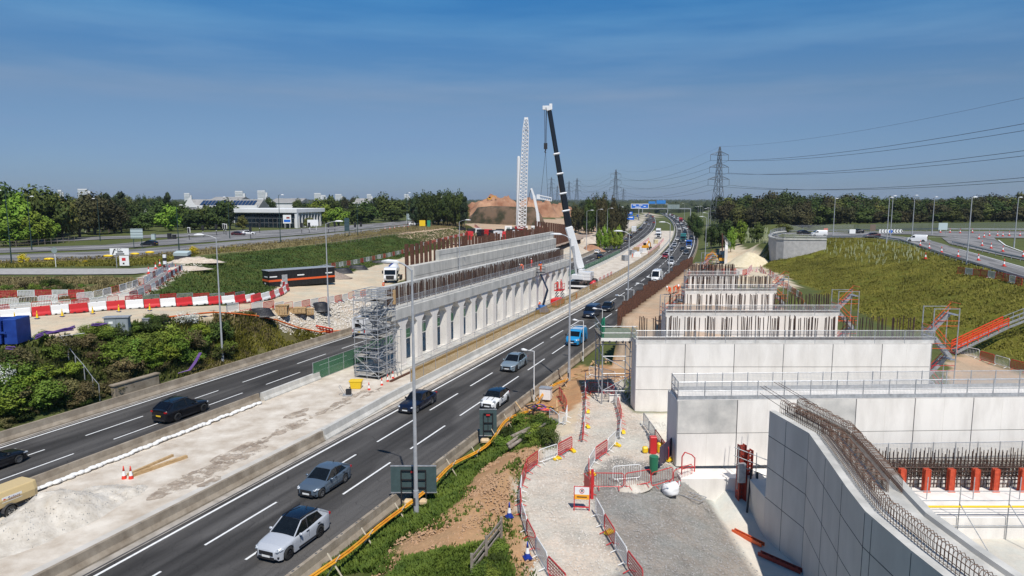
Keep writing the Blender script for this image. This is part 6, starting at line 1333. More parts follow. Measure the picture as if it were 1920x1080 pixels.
run([(986, 892), (1015, 868), (1042, 862), (1066, 850), (1090, 832)], ['r', 'wb', 'r', 'w', 'r'], 'the path bend by the earth mound', 'barriers along the gravel path', wts=(1, 2, 3))
run([(1092, 832), (1097, 800), (1099, 765), (1097, 738), (1098, 715)], ['r', 'w', 'r', 'w', 'r'], 'the straight path edge before the red gate', 'barriers along the gravel path', wts=(1, 3))
run([(1205, 1110), (1180, 1075), (1158, 1040), (1138, 1005), (1120, 975), (1112, 950)], ['r', 'w', 'r', 'w'], 'the inner gravel path edge', 'barriers along the gravel path', wts=(2,))
run([(1108, 935), (1103, 905), (1104, 885), (1116, 867), (1140, 850), (1160, 828)], ['r', 'r', 'w', 'r', 'w', 'w'], 'the inner path edge past the warning sign', 'barriers along the gravel path', wts=(1, 4))
run([(1162, 826), (1166, 800), (1161, 775), (1150, 745)], ['w', 'r', 'r', 'r'], 'the inner path edge beside the front fin wall', 'barriers along the gravel path', wts=(0,))
run([(1112, 918), (1165, 920), (1208, 918), (1254, 917), (1312, 917)], ['rb'], 'the red cross fence', 'red cross fence')
run([(1100, 738), (1150, 738), (1152, 752)], ['rb', 'r'], 'the gate across the far end of the path', 'path gate'); run([(1104, 705), (1140, 712), (1172, 722)], ['wb', 'gb'], 'the corner below the access platform', 'path gate')
run([(1206, 798), (1226, 828), (1246, 858), (1262, 885)], ['gb', 'gb', 'r', 'r'], 'the thick walkway wall end', 'barriers by the walkway wall', wts=(2, 3))
run([(1305, 892), (1345, 888), (1385, 878), (1420, 868)], ['gb'], 'the white footing ledge', 'barriers on the ledge')
run([(1148, 905), (1215, 905)], ['wb'], 'the hardstanding behind the red cross fence', 'white barrier'); run([(1362, 1000), (1390, 1030)], ['wb'], 'the slab edge below the wing wall', 'slab barrier')
run([(1030, 788), (1060, 800), (1064, 782)], ['wb', 'wb'], 'the heap of hoses beside the path', 'hose heap barriers'); run([(1048, 745), (1064, 775)], ['r'], 'the hose heap by the thin white lamp', 'hose heap barriers')
# left field
run([(-80, 588), (0, 578), (60, 573), (130, 568), (180, 562), (230, 548), (272, 533), (300, 515), (330, 500)], ['w', 'rb', 'w', 'wb'], 'the upper site path fence on the far bank', 'barriers on the far bank')
run([(-60, 598), (20, 588), (100, 582), (200, 574), (250, 562), (290, 545), (320, 522), (345, 506)], ['wb', 'r', 'w', 'rb'], 'the lower site path fence on the far bank', 'barriers on the far bank')
run([(0, 562), (80, 560), (160, 560)], ['r', 'w'], 'the dry field edge on the far bank', 'barriers on the far bank', st=True); run([(235, 572), (330, 567), (420, 566), (470, 562)], ['rb', 'gb'], 'the slope foot above the water barriers', 'barriers below the grass slope', st=True)
run([(425, 588), (520, 585), (570, 578), (640, 567), (705, 553)], ['w', 'rb', 'w', 'r'], 'the haul road edge above the stony bank', 'barriers on the haul road')
run([(598, 508), (660, 497), (720, 484), (790, 465)], ['gb', 'w', 'gb', 'r'], 'the foot of the grass slope behind the haul road', 'barriers below the grass slope', st=True)
run([(790, 462), (860, 444), (900, 432), (890, 424)], ['r', 'w', 'r', 'r'], 'the slope end near the lattice crane', 'barriers below the grass slope', st=True)
run([(790, 415), (830, 411), (868, 407)], ['r'], 'the distant road works by the pale sign backs', 'far road works', st=True)
# right side
run([(1928, 702), (1880, 690), (1845, 678), (1800, 662), (1770, 650)], ['r', 'wb', 'r', 'wb'], 'the foot of the big grass slope', 'barriers below the big grass slope')
run([(1425, 505), (1450, 522), (1478, 545), (1500, 566), (1540, 590), (1580, 606)], ['r', 'w', 'r'], 'the haul track beside the grass slope', 'barriers along the haul track')
run([(1330, 520), (1375, 516), (1400, 518), (1420, 508)], ['r', 'w'], 'the far end of the fin walls', 'barriers by the sand heap', st=True); run([(1795, 513), (1835, 518), (1880, 526), (1925, 540)], ['r', 'wb', 'r'], 'the slip road verge', 'barriers on the slip road verge', st=True)
for t0_, t1_, o_, pt, wh in ((128, 170, -12.6, ['gb', 'wb'], 'the green mesh screen in the median'), (150, 175, -6, ['r', 'w'], 'the median behind the mobile crane'), (240, 330, -5, ['r', 'w'], 'the median works on the bend'), (250, 330, -12, ['w', 'r'], 'the far side of the median works')):
    n = int((t1_-t0_)/2.1)
    for i in range(n):
        t = t0_+i*2.1; k = pt[i % 2]
        if t0_ > 200: mass(k, R(t, o_, .02), math.pi/2-head(t)); continue
        FB[k].put(R(t, o_, .02), math.pi/2-head(t), CN[k]+' barrier panel, '+nth(i)+' along '+wh, 'barriers in the median')
for k, (fr_, sh_) in MASS.items():
    stuff(fr_.build('far_barriers', {'r': RED, 'w': WHITE, 'g': GALV}[k])); stuff(sh_.build('far_barrier_mesh', {'r': REDMESH, 'w': WHMESH, 'g': GUARDMESH}[k]))
# mesh screens in the median
def screen(name, label, o, t0, t1, zb, h, m, cat='mesh screen', st=2.6, flare=None):
    pts = []; t = t0
    while t <= t1: pts.append(R(t, o(t) if callable(o) else o, zb)); t += st
    return guard(name, label, pts, h, 50, 0, m, cat, (1.0, .02))
screen('mesh_screen', 'long brown mesh screen on the concrete barrier beside the near lanes', lambda t: -2.1-.6*min(1, max(0, (t-70)/60)), 68, 262, .75, 1.55, BROWNMESH)
screen('mesh_screen', 'green mesh screen beside the far lanes at the barrier end', -13.7, 67.5, 78, .0, 2.0, GREENMESH); screen('mesh_screen', 'long green mesh screen beside the far lanes beyond the crane', -14.6, 79, 240, .6, 1.3, GREENMESH)
# cones
def cone_proto(c1, c2, base):
    r = thing('traffic_cone', '', 'traffic cone'); mb = MB(); mb.box((0, 0, .03), (.42, .42, .06)); mb.build('base', base, r); mb = MB(); hs = [(.05, .16), (.28, .115), (.58, .07), (.9, .025)]
    for (z0, r0), (z1, r1), k in zip(hs, hs[1:], (0, 1, 0)): mb.cyl((0, 0, z0), (0, 0, z1), r0, r1, 12, k, k == 0 and z1 > .8)
    mb.build('cone', [c1, c2], r, True); return Proto(r)
CONE_R = cone_proto(paint('cone_red', (.66, .04, .02), .5), WHITE, paint('cone_base_red', (.50, .03, .02), .6)); CONE_B = cone_proto(paint('cone_blue', (.01, .04, .30), .5), WHITE, paint('cone_base_blue', (.01, .03, .20), .6)); CONE_Y = cone_proto(YELLOW, YELLOW, BLUE)
for i, (x, y) in enumerate(((233, 900), (246, 900))): CONE_R.put(GT(x, y)+V((0, 0, .02)), .3, ('red and white cone beside the timber baulk on the work strip', 'second red and white cone touching the timber baulk')[i], sc=1.12)
for i, (x, y) in enumerate(((692, 733), (716, 724), (727, 717), (737, 711))): CONE_R.put(GT(x, y)+V((0, 0, .02)), .3, nth(i)+' red and white cone at the foot of the scaffold tower, from the yellow tub', sc=1.0)
for i, (x, y) in enumerate(((955, 971), (989, 1048))): CONE_B.put(GT(x, y)+V((0, 0, .05)), .3, ('blue and white cone on the earth mound beside the path fence', 'blue and white cone at the path fence near the timber rails')[i])
for x, y in ((1725, 462), (1742, 468), (1765, 475), (1796, 483), (1834, 490), (1882, 501), (1763, 437), (1781, 437), (1800, 438), (1835, 449), (1845, 446), (1855, 443), (1870, 443), (1880, 444), (1841, 462), (1858, 467), (1880, 473), (1892, 443), (1912, 443), (1918, 483), (1823, 437), (1735, 487)):
    CONE_R.put(GT(x, y)+V((0, 0, .15)), .2, 'red and white cone standing on the slip road or its verge', 'cones on the slip road', sc=1.45)
for x, y in ((279, 515), (292, 506), (300, 500), (318, 512), (330, 510), (748, 428), (758, 427), (722, 431), (731, 430), (740, 429), (765, 426), (775, 425)): CONE_R.put(GT(x, y)+V((0, 0, .15)), .2, 'red and white cone on the far bank path or main road', 'cones on the far bank', sc=1.3)
# water filled barriers, red and white
def wb_proto(m):
    r = thing('water_barrier', '', 'barrier'); mb = MB(); P = [(-.30, 0), (-.30, .22), (-.16, .42), (-.12, .98), (.12, .98), (.16, .42), (.30, .22), (.30, 0)]; mb.loft([[(x, a, z) for a, z in P] for x in (.03, 2.35)]); bevel(fixn(mb.build('shell', m, r)), .05, 2)
    for x in (.55, 1.75): mb = MB(); mb.box((x, 0, .06), (.3, .64, .1)); mb.build('fork_slot', BLACK, r)
    mb = MB(); mb.cyl((1.2, 0, .97), (1.2, 0, 1.02), .09, None, 10); mb.build('filler_cap', BLACK, r); return Proto(r)
WR, WW = wb_proto(RED), wb_proto(WHITE)
def wbrun(pxs, where, group, L=2.42, first=0):
    pts = [GT(*p) for p in pxs]; i = first; rem = 0
    for a, b in zip(pts, pts[1:]):
        d = (b-a).to_2d(); n = max(1, round(d.length/L))
        for k in range(n):
            q = a.lerp(b, k/n); q.z = gz(q.x, q.y)+.03; red = i % 2 == 0; (WR if red else WW).put(q, math.atan2(d.y, d.x), ('red' if red else 'white')+' plastic water barrier, '+nth(i)+' along '+where, group, sc=(d.length/n/2.42, 1.05, 1.08)); i += 1
wbrun([(-70, 606), (0, 600), (60, 594), (130, 588), (200, 582), (270, 578), (330, 575), (390, 572), (440, 570), (478, 566)], 'the pale site road on the far bank', 'water barriers on the far bank')
wbrun([(472, 568), (505, 562), (530, 552), (540, 545), (528, 538), (512, 532)], 'the bend beside the black site cabin', 'water barriers round the cabin bend')
for x, y in ((28, 598), (70, 595), (117, 591), (174, 586), (223, 582), (281, 580)): CONE_Y.put(GT(x, y+3)+V((0, 0, .05)), 0, 'small yellow cone on a blue base in front of the water barriers', 'yellow cones before the water barriers', sc=.95)
# sandbags
SBAG = mat('white_sandbag', (.66, .65, .62), .85, scale=3, col2=(.78, .77, .74)); mb = MB(); mb.ball((0, 0, .12), (.36, .22, .13), 0, 10, 6); sbm = mb.build('sandbag', SBAG, None, True); sbm.location = (0, 0, -50); SB0 = sbm; t = 38.6; first = True
while t < 59.5:
    o = SB0 if first else SB0.copy()
    if not first: COL.objects.link(o)
    first = False; o.location = R(t, -13.25+rsd.uniform(-.08, .08), .02+rsd.choice((0, 0, .05))); o.rotation_euler = (rsd.uniform(-.1, .1), rsd.uniform(-.1, .1), math.pi/2-head(t)+rsd.uniform(-.4, .4)); o.scale = (1, rsd.uniform(.9, 1.2), rsd.uniform(.9, 1.2)); tag(o, 'white sandbag in the row along the barrier on the work strip', 'sandbag', 'row of white sandbags'); t += .42
# heaps
GRAV = mat('stone_heap', (.42, .375, .31), .95, scale=1.2, col2=(.62, .575, .50), bump=.9, bscale=5); SAND = mat('yellow_sand', (.54, .46, .30), .95, scale=1.5, col2=(.66, .58, .42), bump=.4); BROWNG = mat('brown_gravel', (.22, .17, .13), .95, scale=3, col2=(.34, .28, .23), bump=.5)
rng_ = random.Random(6)
def heap(label, c, rx, ry, h, m, seed, rz=0, flat=.1, amp=.2, cat='heap', name='stone_heap', n=56):
    mb = MB(); rg = []
    for j in range(15):
        f = j/14; r = 1-f*(1-flat); z = h*(f**1.5*(1.6-.6*f))-.06
        row = []
        for k in range(n):
            a = 2*math.pi*k/n; q = V((rx*r*math.cos(a), ry*r*math.sin(a), z)); s = 1.3/min(rx, ry); dn = mnoise.noise(V((q.x*s, q.y*s, seed)))+.5*mnoise.noise(V((q.x*s*3, q.y*s*3, seed)))+.3*mnoise.noise(V((q.x*s*8, q.y*s*8, seed))); q.z = max(-.08, q.z+dn*amp*h*min(1, f*2.2)); q.x *= 1+.12*mnoise.noise(V((math.cos(a)*1.5, math.sin(a)*1.5, seed))); row.append(q)
        rg.append(row)
    mb.loft(rg)
    if name == 'stone_heap' and rx > 1:
        for _ in range(int(700*min(2.5, rx*ry/6))):
            q = rng_.choice(rg[rng_.randrange(14)]); s = rng_.uniform(.015, .035); p = q+V((rng_.uniform(-.2, .2), rng_.uniform(-.2, .2), 0)); mb.add([p+V((s, 0, -.03)), p+V((0, s, -.03)), p+V((-s, 0, -.03)), p+V((0, -s, -.03)), p+V((0, 0, s*1.1))], [(0, 1, 4), (1, 2, 4), (2, 3, 4), (3, 0, 4)])
    nf = 14*n; o = mb.build(name, m, smooth=True); fl = o.data.polygons; [setattr(fl[i_], 'use_smooth', False) for i_ in range(min(nf+2, len(fl)), len(fl))]; o.location = c; o.rotation_euler.z = rz; return tag(o, label, cat)
q = G(85, 978); heap('long grey gravel heap on the work strip beside the beige compressor', V((q.x, q.y, 0)), 6.4, 2.9, 1.45, GRAV, 3, math.pi/2-head(40), .12, .42)
q = G(228, 930); heap('low tail of grey gravel by the white barred barrier', V((q.x, q.y, 0)), 2.3, 1.2, .38, GRAV, 5, math.pi/2-head(40), .2, .5)
heap('pale yellow sand heap on the haul track beyond the fin walls', GT(1405, 498), 8, 6, 3.6, SAND, 8, 0, .12, .12, name='sand_heap'); heap('brown gravel heap in front of the white sacks by the black cabin', GT(618, 521), 4.2, 2.8, 1.9, BROWNG, 9, 0, .08, .1)
heap('pale heap of broken stone on the hardstanding by the cross fence', GT(1184, 912), 1.5, 1.0, .45, GRAV, 12, .4, .2, .3); heap('pale spoil heap at the bank beside the footpath end', GT(365, 492), 6, 2, 1.0, mat('pale_spoil', (.45, .37, .28), .95, scale=1.5, col2=(.60, .52, .43), bump=.5), 13, .2, .3, .3); heap('second pale spoil heap lower on the green bank', GT(345, 506), 5, 2, .7, MATS['pale_spoil'], 14, .6, .3, .3)
for i, (x, y) in enumerate(((1110, 470), (1120, 452), (1100, 455))): heap(('orange earth and rubble heap beside the far lanes', 'pale rubble heap beyond the far lanes', 'pale rubble heap behind the mobile crane')[i], GT(x, y), 5, 7, 2.0, (EARTH, MATS['pale_spoil'], MATS['pale_spoil'])[i], 20+i, .3, .2, .3)
# stones strewn on the gravel path, pad and strips: nobody could count them
def strewn(name, polys, n, s0, s1, m, seed, zoff=.02, lab='', cat='stones'):
    r = random.Random(seed); mb = MB()
    for poly in polys:
        x0, x1 = min(p[0] for p in poly), max(p[0] for p in poly); y0, y1 = min(p[1] for p in poly), max(p[1] for p in poly); k = 0; tr = 0
        while k < n and tr < n*6:
            tr += 1; x = r.uniform(x0, x1); y = r.uniform(y0, y1)
            if not inside(x, y, poly): continue
            k += 1; s = r.uniform(s0, s1)*r.choice((.6, .8, 1, 1.4)); z = gz(x, y)+zoff; a = r.uniform(0, 6.28); c_, s_ = math.cos(a)*s, math.sin(a)*s
            mb.add([(x+c_, y+s_, z), (x-s_*.8, y+c_*.8, z), (x-c_, y-s_, z), (x+s_*.9, y-c_*.9, z), (x+s*.1, y, z+s*.9)], [(0, 1, 4), (1, 2, 4), (2, 3, 4), (3, 0, 4)])
    return stuff(mb.build(name, m), lab or None, cat)
ZP = {}
for k, f, p in ZONES: ZP.setdefault(k, []).append(p)
STONE_P = mat('pale_stones', (.46, .42, .36), .9, scale=30, col2=(.70, .66, .60)); STONE_G = mat('grey_stones', (.24, .23, .215), .9, scale=30, col2=(.46, .44, .42))
strewn('gravel', [[V(q[:2]) for q in ZP['path'][1]]], 9000, .03, .06, STONE_P, 1); strewn('gravel', [ZP['pad'][0]], 6000, .03, .055, STONE_G, 2); strewn('gravel', [ZP['gravel'][0]], 2500, .08, .2, STONE_P, 3); strewn('gravel', [[R(27, -12), R(56, -12), R(66, -6), R(56, -3.8), R(27, -3.8)]], 3500, .03, .07, STONE_P, 4, .03)
strewn('gravel', [ZP['soil'][0]], 2600, .04, .1, mat('earth_clods', (.30, .175, .095), .95, scale=20, col2=(.50, .33, .20)), 5)
# ---- beige compressor trailer
cp = thing('compressor', 'beige towed compressor with a white nameplate beside the gravel heap', 'compressor', G(6, 962)+V((0, 0, .02)), 0); lc_ = math.pi/2-head(36); cp.rotation_euler.z = lc_; BEI = paint('beige_paint', (.58, .44, .22), .4)
mb = MB(); mb.loft([[(x, y*s, z) for y, z in ((-.8, .62), (-.85, 1.1), (-.7, 1.62), (.7, 1.62), (.85, 1.1), (.8, .62))] for x, s in ((-1.7, .92), (-1.5, 1), (1.5, 1), (1.75, .9))]); bevel(fixn(mb.build('canopy', BEI, cp)), .06, 2); mb = MB(); mb.box((0, 0, .5), (3.2, 1.2, .25)); mb.box((2.2, 0, .5), (1.2, .1, .1)); mb.build('chassis', BLACK, cp)
for s in (-1, 1): wheel_part(cp, -.1, s*.85, .34, 'alloy', s); mb = MB(); mb.loft([[(-.1+.46*math.cos(a), s*.85+d, .34+.46*math.sin(a)) for d in (-.14, .14)] for a in [i*math.pi/8 for i in range(9)]], closed=False); o = mb.build('mudguard', DKSTEEL, cp); o.modifiers.new('thickness', 'SOLIDIFY').thickness = .03
mb = MB(); mb.box((.1, -.832, 1.12), (1.2, .012, .34)); mb.build('nameplate', WHITE, cp); text('Select', .3, paint('purple_ink', (.10, .03, .16), .6), cp, (.22, -.845, 1.12), (math.pi/2, 0, 0)); mb = MB(); mb.box((-.36, -.842, 1.12), (.14, .006, .14), rot=Matrix.Rotation(.5, 3, 'Y')); mb.build('red_mark', RED, cp)
for x in (-.9, -.6): mb = MB(); mb.box((x, 0, 1.63), (.22, .16, .02)); mb.build('vent', BLACK, cp)
# ---- timber, loose things on the work strip
a = G(243, 893, .1); b = G(350, 856, .1); tb = thing('timber_baulk', 'pair of long timber baulks lying on the work strip by the cones', 'timber', a); mb = MB(); mb.bar((0, 0, 0), b-a, .26, .24); mb.build('baulk', TIMBER, tb); mb = MB(); mb.bar((-.3, .32, -.02), b-a+V((-1.2, .3, -.02)), .2, .18); mb.build('baulk', TIMBER, tb)
run([(266, 922), (306, 900)], ['wb'], 'the edge of the gravel heap on the work strip', 'work strip barrier')
q = G(668, 728); r = thing('tub', 'yellow plastic tub standing by the scaffold tower', 'tub', q); mb = MB(); mb.loft([[(-.5, -.35, 0), (.5, -.35, 0), (.5, .35, 0), (-.5, .35, 0)], [(-.62, -.45, .8), (.62, -.45, .8), (.62, .45, .8), (-.62, .45, .8)]]); bevel(fixn(mb.build('bin', YELLOW, r)), .05); mb = MB(); mb.box((0, 0, .84), (1.34, .98, .1)); bevel(mb.build('lid', YELLOW, r), .03)
q = G(652, 742); r = thing('plate_compactor', 'grey plate compactor lying on the work strip beside the yellow tub', 'compactor', q); mb = MB(); mb.box((0, 0, .08), (.9, .6, .12)); mb.build('plate', GALV, r); mb = MB(); mb.box((.1, 0, .42), (.5, .4, .5)); mb.build('engine', BLACK, r); mb = MB(); mb.path([V((-.3, -.25, .2)), V((-.8, -.25, 1.0)), V((-.8, .25, 1.0)), V((-.3, .25, .2))], .025); mb.build('handle', GALV, r)
# ---- scaffold stair tower at the near end of the piers
st = thing('scaffold_tower', 'tall grey scaffold stair tower at the near end of the pier row', 'scaffold', R(71.2, -9.3)); st.location = R(72.0, -8.9); st.scale = (.82, .82, 1); st.rotation_euler.z = -head(71); WX, WY, HT = 3.6, 4.4, 9.3
for x in (-1.8, 0, 1.8):
    for y in (-2.2, 0, 2.2): inst('standard', TUBE_M, st, (x, y, 0), sc=(1.5, 1.5, HT))
for lv in range(5):
    z = .35+lv*2.05; mb = MB()
    for y in (-2.2, 0, 2.2):
        for dz in (0, .55, 1.05): mb.cyl((-1.95, y, z+dz), (1.95, y, z+dz), .04, None, 5)
    for x in (-1.8, 0, 1.8):
        for dz in (0, .55, 1.05): mb.cyl((x, -2.4, z+dz), (x, 2.4, z+dz), .04, None, 5)
    s = 1 if lv % 2 else -1
    if lv < 4:
        for y in (-2.25, 2.25): mb.cyl((-1.8*s, y, z), (1.8*s, y, z+2.05), .042, None, 5)
        for x in (-1.85, 1.85): mb.cyl((x, -2.2*s, z), (x, 2.2*s, z+2.05), .042, None, 5)
    mb.build('ledger', GALV, st); mb = MB(); mb.box((0, s*1.5, z+.04), (3.7, 1.4, .06)); mb.box((-1.2*s, 0, z+.04), (1.2, 4.4, .06)); mb.build('platform', mat('scaffold_board', (.30, .28, .25), .85, scale=4, col2=(.44, .42, .38)), st)
    if lv < 4:
        mb = MB(); 
        for k in range(8): mb.box((.6, -1.6*s+3.2*s*(k+.5)/8, z+.1+2.0*(k+.5)/8), (.9, .3, .05))
        for x in (.12, 1.08): mb.bar((x, -1.7*s, z+.05), (x, 1.7*s, z+2.1), .05, .18)
        mb.build('stair_flight', GALV, st)
mb = MB()
for i in range(5): mb.cyl((1.8, -1+i*.5, 1.5+i*.9), (3.6, -1+i*.5, 2.4+i*.7), .04, None, 5); mb.cyl((2.6+.2*i, -1.5+i*.6, 0), (2.6+.2*i, -1.5+i*.6, 5.2), .04, None, 5)
mb.build('outrigger_tube', GALV, st); mb = MB(); mb.box((1.9, 2.0, 8.6), (.35, .25, 1.6)); mb.build('loose_board', TIMBER, st)
# ---- steel stair towers on the other side
def stair_tower(label, p, h, rz=0, flights=4, first=[]):
    r = thing('stair_tower', label, 'stair tower', p, rz)
    for x in (-1.1, 1.1):
        for y in (-.8, .8): inst('standard', TUBE_M, r, (x, y, 0), sc=(1.6, 1.6, h))
    for i in range(flights):
        z0 = i*h/flights*.93+.2; z1 = (i+1)*h/flights*.93; s = 1 if i % 2 else -1; mb = MB()
        for x in (0,): mb.bar((-.8*s, .35*s-.3, z0), (.8*s, .35*s-.3, z1), .07, .30); mb.bar((-.8*s, .35*s+.3, z0), (.8*s, .35*s+.3, z1), .07, .30)
        for k in range(7): f = (k+.5)/7; mb.box((-.8*s+1.6*s*f, .35*s, z0+(z1-z0)*f+.02), (.26, .62, .04))
        mb.box((.9*s, 0, z1), (.5, 1.6, .05)); mb.build('stair_flight', GALV, r); mb = MB()
        for d in (.55, 1.0): mb.bar((-.8*s, .35*s-.36, z0+d), (.8*s, .35*s-.36, z1+d), .045); mb.bar((-1.1, -.8, z0+d+.3), (1.1, -.8, z0+d+.3), .04); mb.bar((1.1*s, -.8, z1+d), (1.1*s, .8, z1+d), .045)
        mb.bar((-1.1, .8, z0), (1.1, .8, z1), .04); mb.build('guard_rail', ORANGE if i > flights-3 else RED, r)
    mb = MB(); mb.bar((-1.1, -.8, h-.05), (1.1, -.8, h-.05), .05); mb.bar((-1.1, .8, h-.05), (1.1, .8, h-.05), .05); mb.build('top_rail', GALV, r); return r
stair_tower('grey and red stair tower at the far end of the front fin wall', V((37.9, 60.3, 1.4)), 8.6); stair_tower('grey and red stair tower beside the second fin wall and the grass slope', V((36.3, 74.6, 1.6)), 8.0); stair_tower('red stair tower between the sheet piles and second fin wall', V((18.0, 77.0, 1.0)), 7.7, .1); stair_tower('tall grey scaffold stair at the last fin wall end', V((31.8, 114, 1.0)), 8.0, .2); stair_tower('red stair tower beyond the third fin wall by the haul track', V((36.0, 93, 1.6)), 7.6); stair_tower('farthest stair tower beside the sheet pile end', V((36.5, 128, 2.0)), 7.5, .1)
mbs = thing('debris_pile', 'tangle of grey scaffold tubes and frames below the access platform', 'scaffold parts', V((9.6, 62.4, .9))); mb = MB()
for i in range(26): a = V((rsd.uniform(-1.2, 1.6), rsd.uniform(-1.4, 1.4), rsd.uniform(.1, .5))); mb.cyl(a, a+V((rsd.uniform(-1.2, 1.2), rsd.uniform(-1.2, 1.2), rsd.uniform(.1, 1.7))), .03, None, 5)
mb.build('tube', GALV, mbs); mb = MB(); mb.box((-.2, -.9, .4), (1.0, .3, .8)); mb.build('concrete_block', CONC, mbs)
# red sloping stair up the bank
A = GT(1788, 664)+V((0, 0, .3)); B = GT(1882, 640)+V((0, 0, 1.7)); C_ = GT(1960, 612)+V((0, 0, 1.9)); ss = thing('bank_stair', 'long stair with bright red handrails climbing the big grass slope', 'stair', A); nrm = V((0, -1, 0)); mb = MB(); d1 = B-A
for s in (-.5, .5): mb.bar(V((0, s, 0)), d1+V((0, s, 0)), .06, .28); mb.bar(d1+V((0, s, 0)), C_-A+V((0, s, 0)), .06, .25)
mb.build('stringer', GALV, ss); mb = MB()
for k in range(17): q = d1*((k+.5)/17); mb.box(q+V((0, 0, .1)), (.26, 1.0, .05))
mb.build('tread', GALV, ss)
for s in (-.5, .5):
    mb = MB()
    for h in (.5, .8, 1.1): mb.bar(V((0, s, h)), d1+V((0, s, h)), .09)
    for k in range(6): q = d1*(k/5)+V((0, s, 0)); mb.bar(q, q+V((0, 0, 1.1)), .07)
    mb.build('handrail', paint('handrail_red', (.72, .06, .015), .45), ss); mb = MB()
    for h in (.55, 1.1): mb.bar(d1+V((0, s, h)), C_-A+V((0, s, h)), .05)
    for k in range(5): q = d1.lerp(C_-A, k/4)+V((0, s, 0)); mb.bar(q, q+V((0, 0, 1.1)), .05)
    mb.build('grey_handrail', GALV, ss)
# ---- yellow cable run on timber crosses beside the near lanes
pp = []; t = 30.0
while t < 76: pp.append((t, 11.5+.25*math.sin(t*.7)+.012*(t-30), .75+.22*math.sin(t*.55))); t += 1.1
cr_ = thing('cable_run', 'orange yellow cable bundle on crossed timber stakes along the near lanes', 'cable', R(30, 11.5)); lq = loc_of(cr_); CAB = mat('orange_cable', (.60, .20, .02), .5, scale=2, col2=(.75, .40, .03)); pts = [lq(R(*q)) for q in pp]
for dx, dz in ((0, 0), (.14, .05), (.05, .14)): mb = MB(); mb.path([q+V((dx, 0, dz)) for q in pts], .055, 6); mb.build('cable', CAB, cr_)
for q in pts[1::3]:
    mb = MB(); mb.bar(q+V((-.45, .1, -.9)), q+V((.35, -.1, .45)), .09, .05); mb.bar(q+V((.45, .05, -.9)), q+V((-.3, 0, .5)), .09, .05); mb.build('stake_cross', mat('pale_stake', (.58, .50, .36), .8, scale=4, col2=(.70, .62, .48)), cr_)
# far bank orange pipe on stakes
pl2 = [GT(x, y)+V((0, 0, .55)) for x, y in ((315, 604), (350, 599), (400, 594), (440, 596), (480, 600), (520, 608), (560, 622), (600, 630), (650, 626))]; op = thing('orange_pipe', 'orange pipe on stakes along the top of the far bank', 'pipe', pl2[0]); mb = MB(); mb.path([q-pl2[0] for q in pl2], .11, 6); mb.build('pipe', mat('orange_pipe_plastic', (.62, .13, .02), .5, scale=3), op)
for q in pl2[:-1:1]: mb = MB(); mb.bar(q-pl2[0]-V((.1, 0, .7)), q-pl2[0]+V((.1, 0, .3)), .1); mb.build('stake', TIMBER, op)
# ---- bits on the far bank
q = GT(20, 646)+V((-2.0, 0, 0)); r = thing('skip', 'blue steel skip with a white label on the far bank', 'skip', q+V((-.6, .2, 0)), .12); mb = MB(); mb.loft([[(-3.2, -1.2, .2), (2.2, -1.2, .2), (2.2, 1.2, .2), (-3.2, 1.2, .2)], [(-3.4, -1.25, 2.3), (2.3, -1.25, 2.3), (2.3, 1.25, 2.3), (-3.4, 1.25, 2.3)]], caps=False); mb.add([(-3.2, -1.2, .3), (2.2, -1.2, .3), (2.2, 1.2, .3), (-3.2, 1.2, .3)], [(0, 1, 2, 3)]); o = fixn(mb.build('hopper', BLUE, r)); o.modifiers.new('thickness', 'SOLIDIFY').thickness = .1
mb = MB(); mb.box((0, -1.28, 1.25), (5.3, .1, .16)); [mb.box((x, -1.27, 1.2), (.14, .1, 2.0)) for x in (-2.6, -.9, .8)]; mb.build('rib', BLUE, r); mb = MB(); mb.box((2.9, .1, 1.25), (1.1, 2.3, 2.3)); bevel(mb.build('end_box', BLUE, r), .04); mb = MB(); mb.box((-.2, -1.34, 1.75), (.85, .02, .45)); mb.build('white_label', WHITE, r)
PUR = mat('purple_duct', (.10, .045, .19), .5, scale=3, col2=(.17, .09, .28))
for i, (pl_, nn) in enumerate((([(76, 648), (92, 640), (112, 638), (130, 634), (146, 630)], 5), ([(178, 626), (192, 624), (206, 622)], 4), ([(18, 656), (34, 655)], 3))):
    g = [GT(x, y)+V((0, -.3, .9 if i < 2 else .15)) for x, y in pl_]; r = thing('duct_bundle', ('long bundle of purple ducts lying on the far bank bushes', 'short bundle of purple ducts beside the grey cabinet', 'purple ducts beside the blue skip')[i], 'pipes', g[0]); 
    for k in range(nn): mb = MB(); mb.path([q-g[0]+V((.05*k, -.16*k, .1*math.sin(j*1.7+k)+(k % 2)*.12)) for j, q in enumerate(g)], .07, 6); mb.build('duct', PUR, r)
q = GT(352, 706)+V((0, 0, .2)); r = thing('duct_bundle', 'purple ducts running down the bare orange scar to the far barrier', 'pipes', q)
for k in range(3): mb = MB(); mb.path([V((.9+.1*k, 1.2, 2.2)), V((.5+.12*k, .5, 1.2)), V((.1+.1*k, .1, .5)), V((-1.2, -.5+.15*k, .15)), V((-2.6, -1+.1*k, .1))], .06, 6); mb.build('duct', PUR, r)
q = GT(222, 628); r = thing('equipment_cabinet', 'grey equipment cabinet among the bushes on the far bank', 'cabinet', q, .2); mb = MB(); mb.box((0, 0, .95), (2.3, .9, 1.9)); bevel(mb.build('body', paint('cabinet_grey', (.22, .25, .26), .5), r), .03); mb = MB(); mb.box((0, 0, 1.94), (2.5, 1.1, .1)); mb.build('roof', GALV, r); mb = MB(); mb.box((-.55, -.46, .95), (1.0, .02, 1.6)); mb.box((.55, -.46, .95), (1.0, .02, 1.6)); mb.build('door', paint('cabinet_door', (.26, .29, .30), .5), r); mb = MB(); mb.box((-.5, -.475, 1.4), (.4, .01, .25)); mb.build('label_plate', WHITE, r)
